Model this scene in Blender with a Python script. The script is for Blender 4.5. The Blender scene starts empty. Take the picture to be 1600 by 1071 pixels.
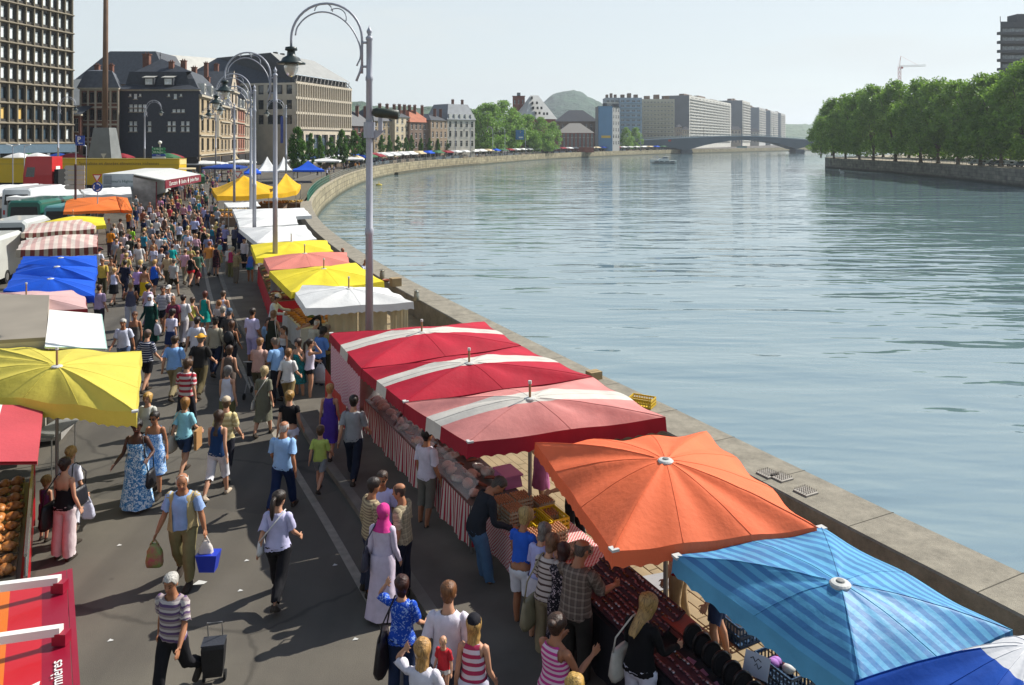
import bpy, bmesh, math, random
import numpy as np
from mathutils import Vector, Matrix, noise
from mathutils.bvhtree import BVHTree
R = math.radians
random.seed(7); rng = np.random.default_rng(7)
sc = bpy.context.scene
col = sc.collection
# ---------------------------------------------------------------- camera
CH = 7.1; FPX = 1250.0; HY = 220.0          # eye height above the street, focal length and horizon row (1600 px wide picture)
cam = bpy.data.cameras.new('camera'); camo = bpy.data.objects.new('camera', cam); col.objects.link(camo)
camo.location = (0, 0, CH); camo.rotation_euler = (R(90), 0, 0)
cam.sensor_width = 36; cam.lens = 36 * FPX / 1600; cam.shift_y = (HY - 535.5) / 1600
cam.clip_start = .2; cam.clip_end = 20000
sc.camera = camo
# ---------------------------------------------------------------- sky, sun, exposure
SUN_AZ = math.atan2(.86, .51); SUN_EL = R(43)   # clockwise from +Y (straight ahead)
w = bpy.data.worlds.new('World'); sc.world = w; w.use_nodes = True
nt = w.node_tree; bg = nt.nodes['Background']
sky = nt.nodes.new('ShaderNodeTexSky'); sky.sky_type = 'NISHITA'; sky.sun_disc = False
sky.sun_elevation = SUN_EL; sky.sun_rotation = SUN_AZ
sky.altitude = 60; sky.air_density = 1.0; sky.dust_density = .6; sky.ozone_density = 1.2
bg.inputs[1].default_value = .1
# summer haze: the sky pales to white all round towards the horizon, with thin drifting veils of cloud
_tc = nt.nodes.new('ShaderNodeTexCoord'); _sx = nt.nodes.new('ShaderNodeSeparateXYZ'); nt.links.new(_tc.outputs['Generated'], _sx.inputs[0])
_mr = nt.nodes.new('ShaderNodeMapRange'); _mr.interpolation_type = 'SMOOTHERSTEP'; nt.links.new(_sx.outputs[2], _mr.inputs[0])
_mr.inputs[1].default_value = .06; _mr.inputs[2].default_value = .78; _mr.inputs[3].default_value = .86; _mr.inputs[4].default_value = .06
_mp = nt.nodes.new('ShaderNodeMapping'); _mp.inputs['Scale'].default_value = (1.6, 1.6, 9); nt.links.new(_tc.outputs['Generated'], _mp.inputs[0])
_nz = nt.nodes.new('ShaderNodeTexNoise'); _nz.inputs['Scale'].default_value = 2.2; _nz.inputs['Detail'].default_value = 6; nt.links.new(_mp.outputs[0], _nz.inputs[0])
_cm = nt.nodes.new('ShaderNodeMapRange'); nt.links.new(_nz.outputs[0], _cm.inputs[0]); _cm.inputs[1].default_value = .5; _cm.inputs[2].default_value = .8; _cm.inputs[3].default_value = 0; _cm.inputs[4].default_value = .28
_ad = nt.nodes.new('ShaderNodeMath'); _ad.operation = 'ADD'; _ad.use_clamp = True; nt.links.new(_mr.outputs[0], _ad.inputs[0]); nt.links.new(_cm.outputs[0], _ad.inputs[1])
_mx = nt.nodes.new('ShaderNodeMix'); _mx.data_type = 'RGBA'; nt.links.new(_ad.outputs[0], _mx.inputs[0]); nt.links.new(sky.outputs[0], _mx.inputs[6]); _mx.inputs[7].default_value = (5.25, 5.7, 5.8, 1)
nt.links.new(_mx.outputs[2], bg.inputs[0])
sl = bpy.data.lights.new('sun', 'SUN'); sl.energy = 5.0; sl.angle = R(.55); sl.color = (1, .955, .88)
so = bpy.data.objects.new('sun', sl); col.objects.link(so)
sd = Vector((math.sin(SUN_AZ) * math.cos(SUN_EL), math.cos(SUN_AZ) * math.cos(SUN_EL), math.sin(SUN_EL)))
so.rotation_euler = sd.to_track_quat('Z', 'Y').to_euler(); so.location = sd * 200
sc.view_settings.view_transform = 'Standard'; sc.view_settings.look = 'None'
sc.view_settings.gamma = 1; sc.view_settings.exposure = 0.55
sc.view_settings.use_curve_mapping = False
sc.cycles.max_bounces = 5; sc.cycles.diffuse_bounces = 2; sc.cycles.glossy_bounces = 3; sc.cycles.transmission_bounces = 3; sc.cycles.volume_bounces = 0; sc.cycles.transparent_max_bounces = 6; sc.cycles.caustics_reflective = False; sc.cycles.caustics_refractive = False
HAZE = .00015
# ---------------------------------------------------------------- helpers
def G(px, py, h=0.0):                       # picture point known to lie at height h -> place in the world
 Y = (CH - h) * FPX / (py - HY)
 return Vector(((px - 800) * Y / FPX, Y, h))
def AT(px, Y, h=0.0): return Vector(((px - 800) * Y / FPX, Y, h))
def ZH(py, Y): return CH + (HY - py) * Y / FPX
class MB:
 def __init__(s): s.v = []; s.f = []; s.m = []
 def add(s, vs, fs, m=0):
  b = len(s.v); s.v += [tuple(v) for v in vs]; s.f += [tuple(b + i for i in f) for f in fs]; s.m += [m] * len(fs); return s
 def quad(s, a, b, c, d, m=0): return s.add((a, b, c, d), ((0, 1, 2, 3),), m)
 def box(s, c, d, m=0, rz=0, mat=None, taper=1.0):
  hx, hy, hz = d[0] / 2, d[1] / 2, d[2] / 2; vs = []
  for k in (-1, 1):
   t = taper if k > 0 else 1
   for x, y in ((-1, -1), (1, -1), (1, 1), (-1, 1)): vs.append(Vector((x * hx * t, y * hy * t, k * hz)))
  if mat is not None: vs = [mat @ v for v in vs]
  if rz:
   rm = Matrix.Rotation(rz, 3, 'Z'); vs = [rm @ v for v in vs]
  vs = [v + Vector(c) for v in vs]
  return s.add(vs, ((3, 2, 1, 0), (4, 5, 6, 7), (0, 1, 5, 4), (1, 2, 6, 5), (2, 3, 7, 6), (3, 0, 4, 7)), m)
 def rings(s, rs, m=0, cap=True, closed=True):
  n = len(rs[0]); b = len(s.v)
  for r in rs: s.v += [tuple(p) for p in r]
  fs = []
  for i in range(len(rs) - 1):
   for j in range(n if closed else n - 1):
    k = (j + 1) % n; fs.append((b + i * n + j, b + i * n + k, b + (i + 1) * n + k, b + (i + 1) * n + j))
  if cap and closed:
   fs.append(tuple(b + j for j in reversed(range(n)))); fs.append(tuple(b + (len(rs) - 1) * n + j for j in range(n)))
  s.f += fs; s.m += [m] * len(fs); return s
 def tube(s, pts, r, n=8, m=0, cap=True, sx=1.0):
  pts = [Vector(p) for p in pts]; rr = r if isinstance(r, (list, tuple)) else [r] * len(pts)
  rs = []; up = None
  for i, p in enumerate(pts):
   t = (pts[min(i + 1, len(pts) - 1)] - pts[max(i - 1, 0)])
   if t.length < 1e-9: t = Vector((0, 0, 1))
   t.normalize()
   if up is None: up = Vector((1, 0, 0)) if abs(t.x) < .9 else Vector((0, 1, 0))
   a = (up - t * up.dot(t)); a.normalize(); b_ = t.cross(a); up = a
   rs.append([p + (a * math.cos(2 * math.pi * j / n) * sx + b_ * math.sin(2 * math.pi * j / n)) * rr[i] for j in range(n)])
  return s.rings(rs, m, cap)
 def lathe(s, c, prof, n=16, m=0, cap=True):
  c = Vector(c)
  return s.rings([[c + Vector((r * math.cos(2 * math.pi * j / n), r * math.sin(2 * math.pi * j / n), z)) for j in range(n)] for r, z in prof], m, cap)
 def ball(s, c, r, n=10, k=6, m=0):
  c = Vector(c); r = Vector(r) if not isinstance(r, (int, float)) else Vector((r, r, r)); rs = []
  for i in range(k + 1):
   a = -math.pi / 2 + math.pi * (i + (.04 if i == 0 else -.04 if i == k else 0)) / k
   rs.append([c + Vector((r.x * math.cos(a) * math.cos(2 * math.pi * j / n), r.y * math.cos(a) * math.sin(2 * math.pi * j / n), r.z * math.sin(a))) for j in range(n)])
  return s.rings(rs, m)
 def mesh(s, name, mats, smooth=False, off=None):
  me = bpy.data.meshes.new(name)
  vs = s.v if off is None else [(x - off[0], y - off[1], z - off[2]) for x, y, z in s.v]
  me.from_pydata(vs, [], s.f)
  if not isinstance(mats, (list, tuple)): mats = [mats]
  for m_ in mats: me.materials.append(m_)
  if len(mats) > 1: me.polygons.foreach_set('material_index', s.m)
  if smooth: me.polygons.foreach_set('use_smooth', [True] * len(me.polygons))
  me.update(); return me
 def build(s, name, mats, parent=None, smooth=False, local=False):
  off = None
  if parent is not None and not local: off = wloc(parent)
  me = s.mesh(name, mats, smooth, off); return link(name, me, parent)
def wloc(o):
 v = Vector(o.location); p = o.parent
 while p is not None: v += Vector(p.location); p = p.parent
 return v
def link(name, me, parent=None, loc=None, rz=0, kind=None):
 o = bpy.data.objects.new(name, me); col.objects.link(o)
 if parent is not None: o.parent = parent
 if loc is not None: o.location = loc
 if rz: o.rotation_euler[2] = rz
 if kind: o['kind'] = kind
 return o
def tag(o, label=None, cat=None, group=None, kind=None):
 if label: o['label'] = label
 if cat: o['category'] = cat
 if group: o['group'] = group
 if kind: o['kind'] = kind
 return o
def thing(name, label, cat, loc=(0, 0, 0), rz=0, group=None):
 o = bpy.data.objects.new(name, None); col.objects.link(o); o.empty_display_size = .3
 o.location = loc; o.rotation_euler = (0, 0, rz); return tag(o, label, cat, group)
def struct(name, me_or_mb, mats=None, smooth=False, parent=None):
 o = me_or_mb.build(name, mats, parent, smooth)
 if parent is None: o['kind'] = 'structure'
 return o
def copy_tree(o, parent=None):
 c = o.copy(); col.objects.link(c); c.parent = parent
 for ch in list(o.children): copy_tree(ch, c)
 return c
# ---------------------------------------------------------------- materials
MATS = {}
def new_mat(name):
 m = bpy.data.materials.new(name); m.use_nodes = True
 return m, m.node_tree, m.node_tree.nodes['Principled BSDF']
def nd(t, typ, **kw):
 n = t.nodes.new(typ)
 for k, v in kw.items(): setattr(n, k, v)
 return n
def c4(c): return (c[0], c[1], c[2], 1)
def hexc(h):                                 # picture colour (sRGB hex) -> linear
 r = [int(h[i:i + 2], 16) / 255 for i in (0, 2, 4)]
 return tuple(((x + .055) / 1.055) ** 2.4 if x > .04045 else x / 12.92 for x in r)
def pm(name, c, rough=.7, var=.18, scale=3.0, bump=.15, bscale=30, metal=0.0, trans=0.0, coords='Object', c2=None, spec=.4, detail=5, bdist=.02, coat=0, nrough=.5):
 if name in MATS: return MATS[name]
 if isinstance(c, str): c = hexc(c)
 m, t, p = new_mat(name); L = t.links.new
 tc = nd(t, 'ShaderNodeTexCoord'); co = tc.outputs[coords]
 nz = nd(t, 'ShaderNodeTexNoise'); nz.inputs['Scale'].default_value = scale; nz.inputs['Detail'].default_value = detail; nz.inputs['Roughness'].default_value = nrough; L(co, nz.inputs['Vector'])
 mx = nd(t, 'ShaderNodeMix', data_type='RGBA')
 a = tuple(max(0, x * (1 - var)) for x in c); b = tuple(min(1, x * (1 + var)) for x in c) if c2 is None else c2
 if c2 is not None: a = c
 mx.inputs[6].default_value = c4(a); mx.inputs[7].default_value = c4(b)
 mr = nd(t, 'ShaderNodeMapRange'); mr.inputs[1].default_value = .3; mr.inputs[2].default_value = .7; L(nz.outputs[0], mr.inputs[0])
 L(mr.outputs[0], mx.inputs[0]); L(mx.outputs[2], p.inputs['Base Color'])
 p.inputs['Roughness'].default_value = rough; p.inputs['Metallic'].default_value = metal; p.inputs['Specular IOR Level'].default_value = spec
 if coat: p.inputs['Coat Weight'].default_value = coat
 if bump:
  n2 = nd(t, 'ShaderNodeTexNoise'); n2.inputs['Scale'].default_value = bscale; n2.inputs['Detail'].default_value = 4; L(co, n2.inputs['Vector'])
  bp = nd(t, 'ShaderNodeBump'); bp.inputs['Strength'].default_value = bump; bp.inputs['Distance'].default_value = bdist
  L(n2.outputs[0], bp.inputs['Height']); L(bp.outputs[0], p.inputs['Normal'])
 if trans:
  tr = nd(t, 'ShaderNodeBsdfTranslucent'); L(mx.outputs[2], tr.inputs[0])
  ms = nd(t, 'ShaderNodeMixShader'); ms.inputs[0].default_value = trans
  out = t.nodes['Material Output']; L(p.outputs[0], ms.inputs[1]); L(tr.outputs[0], ms.inputs[2]); L(ms.outputs[0], out.inputs[0])
 MATS[name] = m; return m
def steps(t, src, stops, interp='CONSTANT'):
 cr = nd(t, 'ShaderNodeValToRGB'); cr.color_ramp.interpolation = interp; e = cr.color_ramp.elements
 while len(e) < len(stops): e.new(.5)
 for i, (pos, c) in enumerate(stops): e[i].position = pos; e[i].color = c4(c)
 t.links.new(src, cr.inputs[0]); return cr.outputs[0]
def text_mesh(body, size, mat, extrude=.003, align='CENTER', bold=0):
 cu = bpy.data.curves.new('text', 'FONT'); cu.body = body; cu.size = size; cu.align_x = align; cu.align_y = 'CENTER'; cu.extrude = extrude; cu.offset = bold
 cu.resolution_u = 2
 o = bpy.data.objects.new('text_tmp', cu); me = bpy.data.meshes.new_from_object(o)
 bpy.data.objects.remove(o); bpy.data.curves.remove(cu); me.materials.clear(); me.materials.append(mat); return me
def put_text(name, body, size, mat, loc, rot, parent, bold=0):
 me = text_mesh(body, size, mat, bold=bold); o = link(name, me, parent)
 o.location = Vector(loc) - (wloc(parent) if parent else Vector()); o.rotation_euler = rot; return o
# ================================================================ the setting
WL = -3.0                                    # water level
RB = 0.8                                     # right bank level
QP = [(29, -30), (18, -9), (7.35, 11.48), (6.37, 13.35), (3.81, 18.45), (2.24, 21.5), (-1.93, 30.15), (-4.97, 36.6), (-9.9, 48.4), (-14.5, 61), (-19, 76),
      (-23.5, 95), (-28, 120), (-33, 160), (-35.5, 200), (-34.5, 235), (-28, 280), (-14, 330), (20, 430), (60, 510), (110, 590), (190, 690), (330, 850), (600, 1100), (1500, 1900), (6000, 6500)]
def catmull(P, n=6):
 out = []
 for i in range(len(P) - 1):
  p0 = Vector(P[max(i - 1, 0)]); p1 = Vector(P[i]); p2 = Vector(P[i + 1]); p3 = Vector(P[min(i + 2, len(P) - 1)])
  d1 = (p2 - p0); d2 = (p3 - p1); L = (p2 - p1).length
  d1 = d1.normalized() * L; d2 = d2.normalized() * L
  for k in range(n):
   t = k / n; t2 = t * t; t3 = t2 * t
   out.append(p1 * (2 * t3 - 3 * t2 + 1) + d1 * (t3 - 2 * t2 + t) + p2 * (-2 * t3 + 3 * t2) + d2 * (t3 - t2))
 out.append(Vector(P[-1])); return out
QC = catmull(QP)
def offs(d, C=None):
 C = C or QC; o = []
 for i, p in enumerate(C):
  t = (C[min(i + 1, len(C) - 1)] - C[max(i - 1, 0)]).normalized(); nrm = Vector((-t.y, t.x))   # to the left of travel = land side
  o.append(p + nrm * d)
 return o
def qx(Y, d=0):                              # X of the quay line (offset d to the land side) at depth Y
 C = offs(d)
 for a, b in zip(C, C[1:]):
  if a.y <= Y <= b.y: return a.x + (b.x - a.x) * (Y - a.y) / max(b.y - a.y, 1e-6)
 return C[-1].x
def qdir(Y):
 for a, b in zip(QC, QC[1:]):
  if a.y <= Y <= b.y: return (b - a).normalized()
 return Vector((0, 1))
def strip(c1, z1, c2, z2, m=0, mb=None, i0=0, i1=None):
 mb = mb or MB(); i1 = i1 or len(c1)
 vs = []
 for a, b in zip(c1[i0:i1], c2[i0:i1]): vs += [(a.x, a.y, z1), (b.x, b.y, z2)]
 return mb.add(vs, [(2 * i, 2 * i + 1, 2 * i + 3, 2 * i + 2) for i in range(len(c1[i0:i1]) - 1)], m)
def asphalt_mat():
 m, t, p = new_mat('asphalt'); L = t.links.new; tc = nd(t, 'ShaderNodeTexCoord'); co = tc.outputs['Object']
 big = nd(t, 'ShaderNodeTexNoise'); big.inputs['Scale'].default_value = .35; big.inputs['Detail'].default_value = 7; big.inputs['Roughness'].default_value = .62; L(co, big.inputs[0])
 b = steps(t, big.outputs[0], [(.28, hexc('4c4841')), (.5, hexc('55514a')), (.75, hexc('615d54'))], 'LINEAR')
 mp = nd(t, 'ShaderNodeMapping'); mp.inputs['Rotation'].default_value = (0, 0, R(27)); mp.inputs['Scale'].default_value = (.9, .07, 1); L(co, mp.inputs[0])
 st = nd(t, 'ShaderNodeTexNoise'); st.inputs['Scale'].default_value = 1.2; st.inputs['Detail'].default_value = 6; L(mp.outputs[0], st.inputs[0])
 s2 = steps(t, st.outputs[0], [(.35, (.8, .8, .8)), (.62, (1.08, 1.07, 1.05))], 'LINEAR')
 mx = nd(t, 'ShaderNodeMix', data_type='RGBA', blend_type='MULTIPLY'); mx.inputs[0].default_value = 1; L(b, mx.inputs[6]); L(s2, mx.inputs[7])
 sp = nd(t, 'ShaderNodeTexNoise'); sp.inputs['Scale'].default_value = 90; sp.inputs['Detail'].default_value = 2; L(co, sp.inputs[0])
 s3 = steps(t, sp.outputs[0], [(.3, (.72, .72, .72)), (.5, (1, 1, 1)), (.72, (1.25, 1.24, 1.2))], 'LINEAR')
 m2 = nd(t, 'ShaderNodeMix', data_type='RGBA', blend_type='MULTIPLY'); m2.inputs[0].default_value = .9; L(mx.outputs[2], m2.inputs[6]); L(s3, m2.inputs[7])
 # blotches of spilt water and old gum with shapes of their own
 vo = nd(t, 'ShaderNodeTexVoronoi'); vo.inputs['Scale'].default_value = 1.1; L(co, vo.inputs[0])
 s4 = steps(t, vo.outputs['Distance'], [(.0, (.62, .62, .62)), (.035, (.7, .7, .7)), (.06, (1, 1, 1))], 'LINEAR')
 m3 = nd(t, 'ShaderNodeMix', data_type='RGBA', blend_type='MULTIPLY'); m3.inputs[0].default_value = .8; L(m2.outputs[2], m3.inputs[6]); L(s4, m3.inputs[7])
 # tar repair patches and fine cracks
 wv = nd(t, 'ShaderNodeTexNoise'); wv.inputs['Scale'].default_value = 1.5; L(co, wv.inputs[0]); vm = nd(t, 'ShaderNodeVectorMath', operation='MULTIPLY_ADD'); L(wv.outputs[1], vm.inputs[0]); vm.inputs[1].default_value = (.5, .5, 0); L(co, vm.inputs[2])
 v2 = nd(t, 'ShaderNodeTexVoronoi', feature='DISTANCE_TO_EDGE'); v2.inputs['Scale'].default_value = .21; L(vm.outputs[0], v2.inputs[0]); s5 = steps(t, v2.outputs[0], [(0, (.66, .66, .66)), (.004, (.72, .72, .72)), (.009, (1, 1, 1))], 'LINEAR')
 m4 = nd(t, 'ShaderNodeMix', data_type='RGBA', blend_type='MULTIPLY'); m4.inputs[0].default_value = 1; L(m3.outputs[2], m4.inputs[6]); L(s5, m4.inputs[7])
 v3 = nd(t, 'ShaderNodeTexVoronoi'); v3.inputs['Scale'].default_value = .16; L(vm.outputs[0], v3.inputs[0]); sp3 = nd(t, 'ShaderNodeSeparateColor'); L(v3.outputs['Color'], sp3.inputs[0]); s6 = steps(t, sp3.outputs[0], [(0, (.84, .85, .87)), (.3, (.97, .97, .97)), (.7, (1.06, 1.05, 1.03))]); m5 = nd(t, 'ShaderNodeMix', data_type='RGBA', blend_type='MULTIPLY'); m5.inputs[0].default_value = .8; L(m4.outputs[2], m5.inputs[6]); L(s6, m5.inputs[7]); m3 = m5
 L(m3.outputs[2], p.inputs['Base Color']); p.inputs['Roughness'].default_value = .82; p.inputs['Specular IOR Level'].default_value = .3
 bp = nd(t, 'ShaderNodeBump'); bp.inputs['Strength'].default_value = .35; bp.inputs['Distance'].default_value = .01; L(sp.outputs[0], bp.inputs['Height']); L(bp.outputs[0], p.inputs['Normal'])
 return m
ASPH = asphalt_mat()
M_WALK = pm('sidewalk_asphalt', '59544b', .85, .22, 1.4, .3, 80, bdist=.008)
M_CONC = pm('parapet_concrete', '837d6f', .95, .42, 2.2, .9, 70, bdist=.012, detail=12, nrough=.8)
M_KERB = pm('kerb_stone', '6f6a60', .85, .2, 2.5, .3, 40)
M_PAINT = pm('road_paint', '857f73', .75, .22, 6, .2, 60)
M_JOINT = pm('paver_bed', '5c5442', .95, .2, 6, .3, 60)
M_PAVE = pm('beige_paver', '8d7d5f', .85, .2, 1.7, .3, 70, bdist=.006)
def stone_wall_mat(name, c1, c2, cm, scale, low='3c4030'):
 m, t, p = new_mat(name); L = t.links.new; tc = nd(t, 'ShaderNodeTexCoord')
 uv = nd(t, 'ShaderNodeUVMap'); uv.uv_map = 'uv'
 br = nd(t, 'ShaderNodeTexBrick'); br.inputs['Scale'].default_value = scale; br.inputs['Color1'].default_value = c4(hexc(c1)); br.inputs['Color2'].default_value = c4(hexc(c2)); br.inputs['Mortar'].default_value = c4(hexc(cm))
 br.inputs['Mortar Size'].default_value = .025; br.inputs['Brick Width'].default_value = 1.1; br.inputs['Row Height'].default_value = .55; br.offset = .42; L(uv.outputs[0], br.inputs['Vector'])
 nz = nd(t, 'ShaderNodeTexNoise'); nz.inputs['Scale'].default_value = .6; nz.inputs['Detail'].default_value = 8; L(tc.outputs['Object'], nz.inputs[0])
 st = steps(t, nz.outputs[0], [(.3, (.55, .54, .48)), (.5, (.95, .94, .9)), (.7, (1.25, 1.22, 1.12))], 'LINEAR')
 mx = nd(t, 'ShaderNodeMix', data_type='RGBA', blend_type='MULTIPLY'); mx.inputs[0].default_value = 1; L(br.outputs[0], mx.inputs[6]); L(st, mx.inputs[7])
 # algae band above the water line
 sx = nd(t, 'ShaderNodeSeparateXYZ'); L(tc.outputs['Object'], sx.inputs[0])
 ad = nd(t, 'ShaderNodeMath', operation='MULTIPLY_ADD'); L(nz.outputs[0], ad.inputs[0]); ad.inputs[1].default_value = -1.2; L(sx.outputs[2], ad.inputs[2])
 mr = nd(t, 'ShaderNodeMapRange'); mr.inputs[1].default_value = WL - .4; mr.inputs[2].default_value = WL + .3; mr.inputs[3].default_value = 1; mr.inputs[4].default_value = 0; L(ad.outputs[0], mr.inputs[0])
 m2 = nd(t, 'ShaderNodeMix', data_type='RGBA'); L(mr.outputs[0], m2.inputs[0]); L(mx.outputs[2], m2.inputs[6]); m2.inputs[7].default_value = c4(hexc(low))
 L(m2.outputs[2], p.inputs['Base Color']); p.inputs['Roughness'].default_value = .9
 bp = nd(t, 'ShaderNodeBump'); bp.inputs['Strength'].default_value = .6; bp.inputs['Distance'].default_value = .05; L(br.outputs['Fac'], bp.inputs['Height']); bp.invert = True; L(bp.outputs[0], p.inputs['Normal'])
 return m
def wall_uv(o, C, z0, z1):                   # u = metres along, v = height, for a two-row strip mesh
 me = o.data; uv = me.uv_layers.new(name='uv'); s = [0]
 for a, b in zip(C, C[1:]): s.append(s[-1] + (b - a).length)
 for poly in me.polygons:
  for li in poly.loop_indices:
   vi = me.loops[li].vertex_index; uv.data[li].uv = (s[(vi // 2) % len(s)], me.vertices[vi].co.z)
M_QUAY = stone_wall_mat('quay_stone', '968d74', '7d745c', '5c5646', .62)
M_RQUAY = stone_wall_mat('right_quay_stone', '7b7a70', '62625c', '4c4b45', .62, '26281f')
# --- water: one sheet to the horizon
def water_mat():
 m, t, p = new_mat('river_water'); L = t.links.new; tc = nd(t, 'ShaderNodeTexCoord'); co = tc.outputs['Object']
 p.inputs['Base Color'].default_value = (.125, .195, .215, 1); p.inputs['Roughness'].default_value = .035; p.inputs['IOR'].default_value = 2.5; p.inputs['Specular IOR Level'].default_value = .5
 def wav(rz, sx, sy, sc_, det, rough=.55, dist=.6):
  mp = nd(t, 'ShaderNodeMapping'); mp.inputs['Rotation'].default_value = (0, 0, R(rz)); mp.inputs['Scale'].default_value = (sx, sy, 1); L(co, mp.inputs[0])
  n = nd(t, 'ShaderNodeTexNoise'); n.inputs['Scale'].default_value = sc_; n.inputs['Detail'].default_value = det; n.inputs['Roughness'].default_value = rough; n.inputs['Distortion'].default_value = dist; L(mp.outputs[0], n.inputs[0]); return n.outputs[0]
 a = wav(16, .3, 1.0, .5, 1.5, .4, .5); b = wav(6, .4, 1.0, 1.6, 1, .4, .3); c = wav(5, .3, 1, .13, 2)
 calm = wav(20, .35, 1, .03, 3)
 def mad(x, k, y=None):
  n = nd(t, 'ShaderNodeMath', operation='MULTIPLY_ADD'); L(x, n.inputs[0]); n.inputs[1].default_value = k
  if y is None: n.inputs[2].default_value = 0
  else: L(y, n.inputs[2])
  return n.outputs[0]
 h = mad(a, 1.0, mad(b, .17, mad(c, 1.9)))
 sm = nd(t, 'ShaderNodeMapRange'); sm.inputs[1].default_value = .38; sm.inputs[2].default_value = .62; sm.inputs[3].default_value = .45; sm.inputs[4].default_value = 1.0; L(calm, sm.inputs[0])
 bp = nd(t, 'ShaderNodeBump'); bp.inputs['Distance'].default_value = .27; sy = nd(t, 'ShaderNodeSeparateXYZ'); L(co, sy.inputs[0]); fy = nd(t, 'ShaderNodeMapRange'); L(sy.outputs[1], fy.inputs[0]); fy.inputs[1].default_value = 25; fy.inputs[2].default_value = 260; fy.inputs[3].default_value = 1; fy.inputs[4].default_value = .7; fm_ = nd(t, 'ShaderNodeMath', operation='MULTIPLY'); L(sm.outputs[0], fm_.inputs[0]); L(fy.outputs[0], fm_.inputs[1]); L(fm_.outputs[0], bp.inputs['Strength']); L(h, bp.inputs['Height']); L(bp.outputs[0], p.inputs['Normal'])
 return m
mb = MB(); S = 12000
mb.quad((-S, -400, WL), (S, -400, WL), (S, 9000, WL), (-S, 9000, WL)); struct('river_water', mb, water_mat())
# --- left bank: one street-level sheet to the horizon, bounded by the quay
inner = offs(7.5)
g = MB(); far = [(-9000, 6500), (-9000, -30)]
vs = [(p.x, p.y, 0.0) for p in inner]; n = len(vs)
lefts = [(-max(400, 400 + p.y * 2.2), p.y, 0.0) for p in inner]
g.add(vs + lefts, [(i, i + 1, n + i + 1, n + i) for i in range(n - 1)])
struct('street', g, ASPH)
# kerb, sidewalk, quay parapet
N = len(QC)
c_k0, c_k1, c_w, c_in = offs(7.5), offs(7.32), offs(4.6), offs(1.1)
k = strip(c_k1, .115, c_k0, .115); strip(c_k0, .115, c_k0, 0, 0, k); struct('kerb', k, M_KERB)
struct('sidewalk', strip(c_w, .11, c_k1, .11), M_WALK)
pave = struct('pavement', strip(c_in, .085, c_w, .085), M_JOINT)
# parapet near (wide, solid) up to the bend, then a low wall with a railing
ib = next(i for i, p in enumerate(QC) if p.y > 82)
PH = .9
pw = MB(); o1 = offs(1.1); o0 = QC; ch = .03
oa, ob_ = offs(ch), offs(1.1 - ch)
strip(oa, PH, ob_, PH, 0, pw, 0, ib + 1); strip(o0, PH - ch, oa, PH, 0, pw, 0, ib + 1); strip(ob_, PH, o1, PH - ch, 0, pw, 0, ib + 1); strip(o1, PH - ch, o1, 0, 0, pw, 0, ib + 1)
a, b = QC[ib], o1[ib]; pw.quad((a.x, a.y, 0), (b.x, b.y, 0), (b.x, b.y, PH - ch), (a.x, a.y, PH - ch))
par = pw.build('quay_parapet', M_CONC); tag(par, 'broad weathered concrete parapet along the river edge of the market', 'wall')
jb = MB(); jb.box((0, 0, 0), (1.08, .018, .012)); jm = jb.mesh('joint', pm('joint_dark', '4a463c', .95, .1))
sj = 0.0
for a_, b_2 in zip(QC[8:ib], QC[9:ib + 1]):
 sj += (b_2 - a_).length
 if sj > 1.9: sj = 0; t_ = (b_2 - a_).normalized(); c_ = b_2 + Vector((-t_.y, t_.x)) * .55; link('joint', jm, par, (c_.x, c_.y, PH - .004), math.atan2(t_.x, -t_.y))
cp = MB(); strip(o0, .3, offs(.7), .3, 0, cp, ib, N); strip(offs(.7), .3, offs(.7), .0, 0, cp, ib, N)
cop = cp.build('quay_coping', pm('coping_stone', '99907b', .9, .25, .8, .3, 20)); tag(cop, 'pale stone coping along the far curving quay', 'coping')
qw = MB(); strip(o0, WL - 2, o0, PH - ch, 0, qw, 0, ib + 1)
q1 = qw.build('quay_wall', M_QUAY); wall_uv(q1, QC[:ib + 1], 0, 1)
qw = MB(); strip(o0, WL - 2, o0, .3, 0, qw, ib, N); q2 = qw.build('quay_wall', M_QUAY); wall_uv(q2, QC[ib:], 0, 1)
tag(q1, 'river face of the quay wall below the near parapet', 'quay wall'); tag(q2, 'pale stone quay wall curving round the far bend of the river', 'quay wall')
# timber fender ledge at the foot of the far wall
i0 = next(i for i, p in enumerate(QC) if p.y > 232); i1 = next(i for i, p in enumerate(QC) if p.y > 345)
fl = MB(); f0 = offs(-1.1); strip(f0, WL + .75, o0, WL + .75, 0, fl, i0, i1); strip(f0, WL - .5, f0, WL + .75, 0, fl, i0, i1)
a, b = f0[i0], o0[i0]; fl.quad((a.x, a.y, WL - .5), (b.x, b.y, WL - .5), (b.x, b.y, WL + .75), (a.x, a.y, WL + .75))
tag(fl.build('fender_ledge', pm('wet_timber', '4a4838', .9, .3, .5, .3, 5)), 'dark mossy fender ledge at the foot of the far quay wall', 'ledge')
# road markings: edge line and short bars
pl = strip(offs(8.02), .004, offs(8.17), .004); struct('road_edge_line', pl, M_PAINT)
for px, py, l, wd, rz in ((277, 370, 2.6, .5, 8), (383, 447, .2, 1.1, 0), (400, 444, .16, 1.0, 0)):
 q = G(px, py); mk = MB(); mk.box((0, 0, .006), (wd, l, .004)); o = mk.build('road_mark', M_PAINT); o.location = (q.x, q.y, 0); o.rotation_euler[2] = R(rz); o['kind'] = 'structure'
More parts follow.
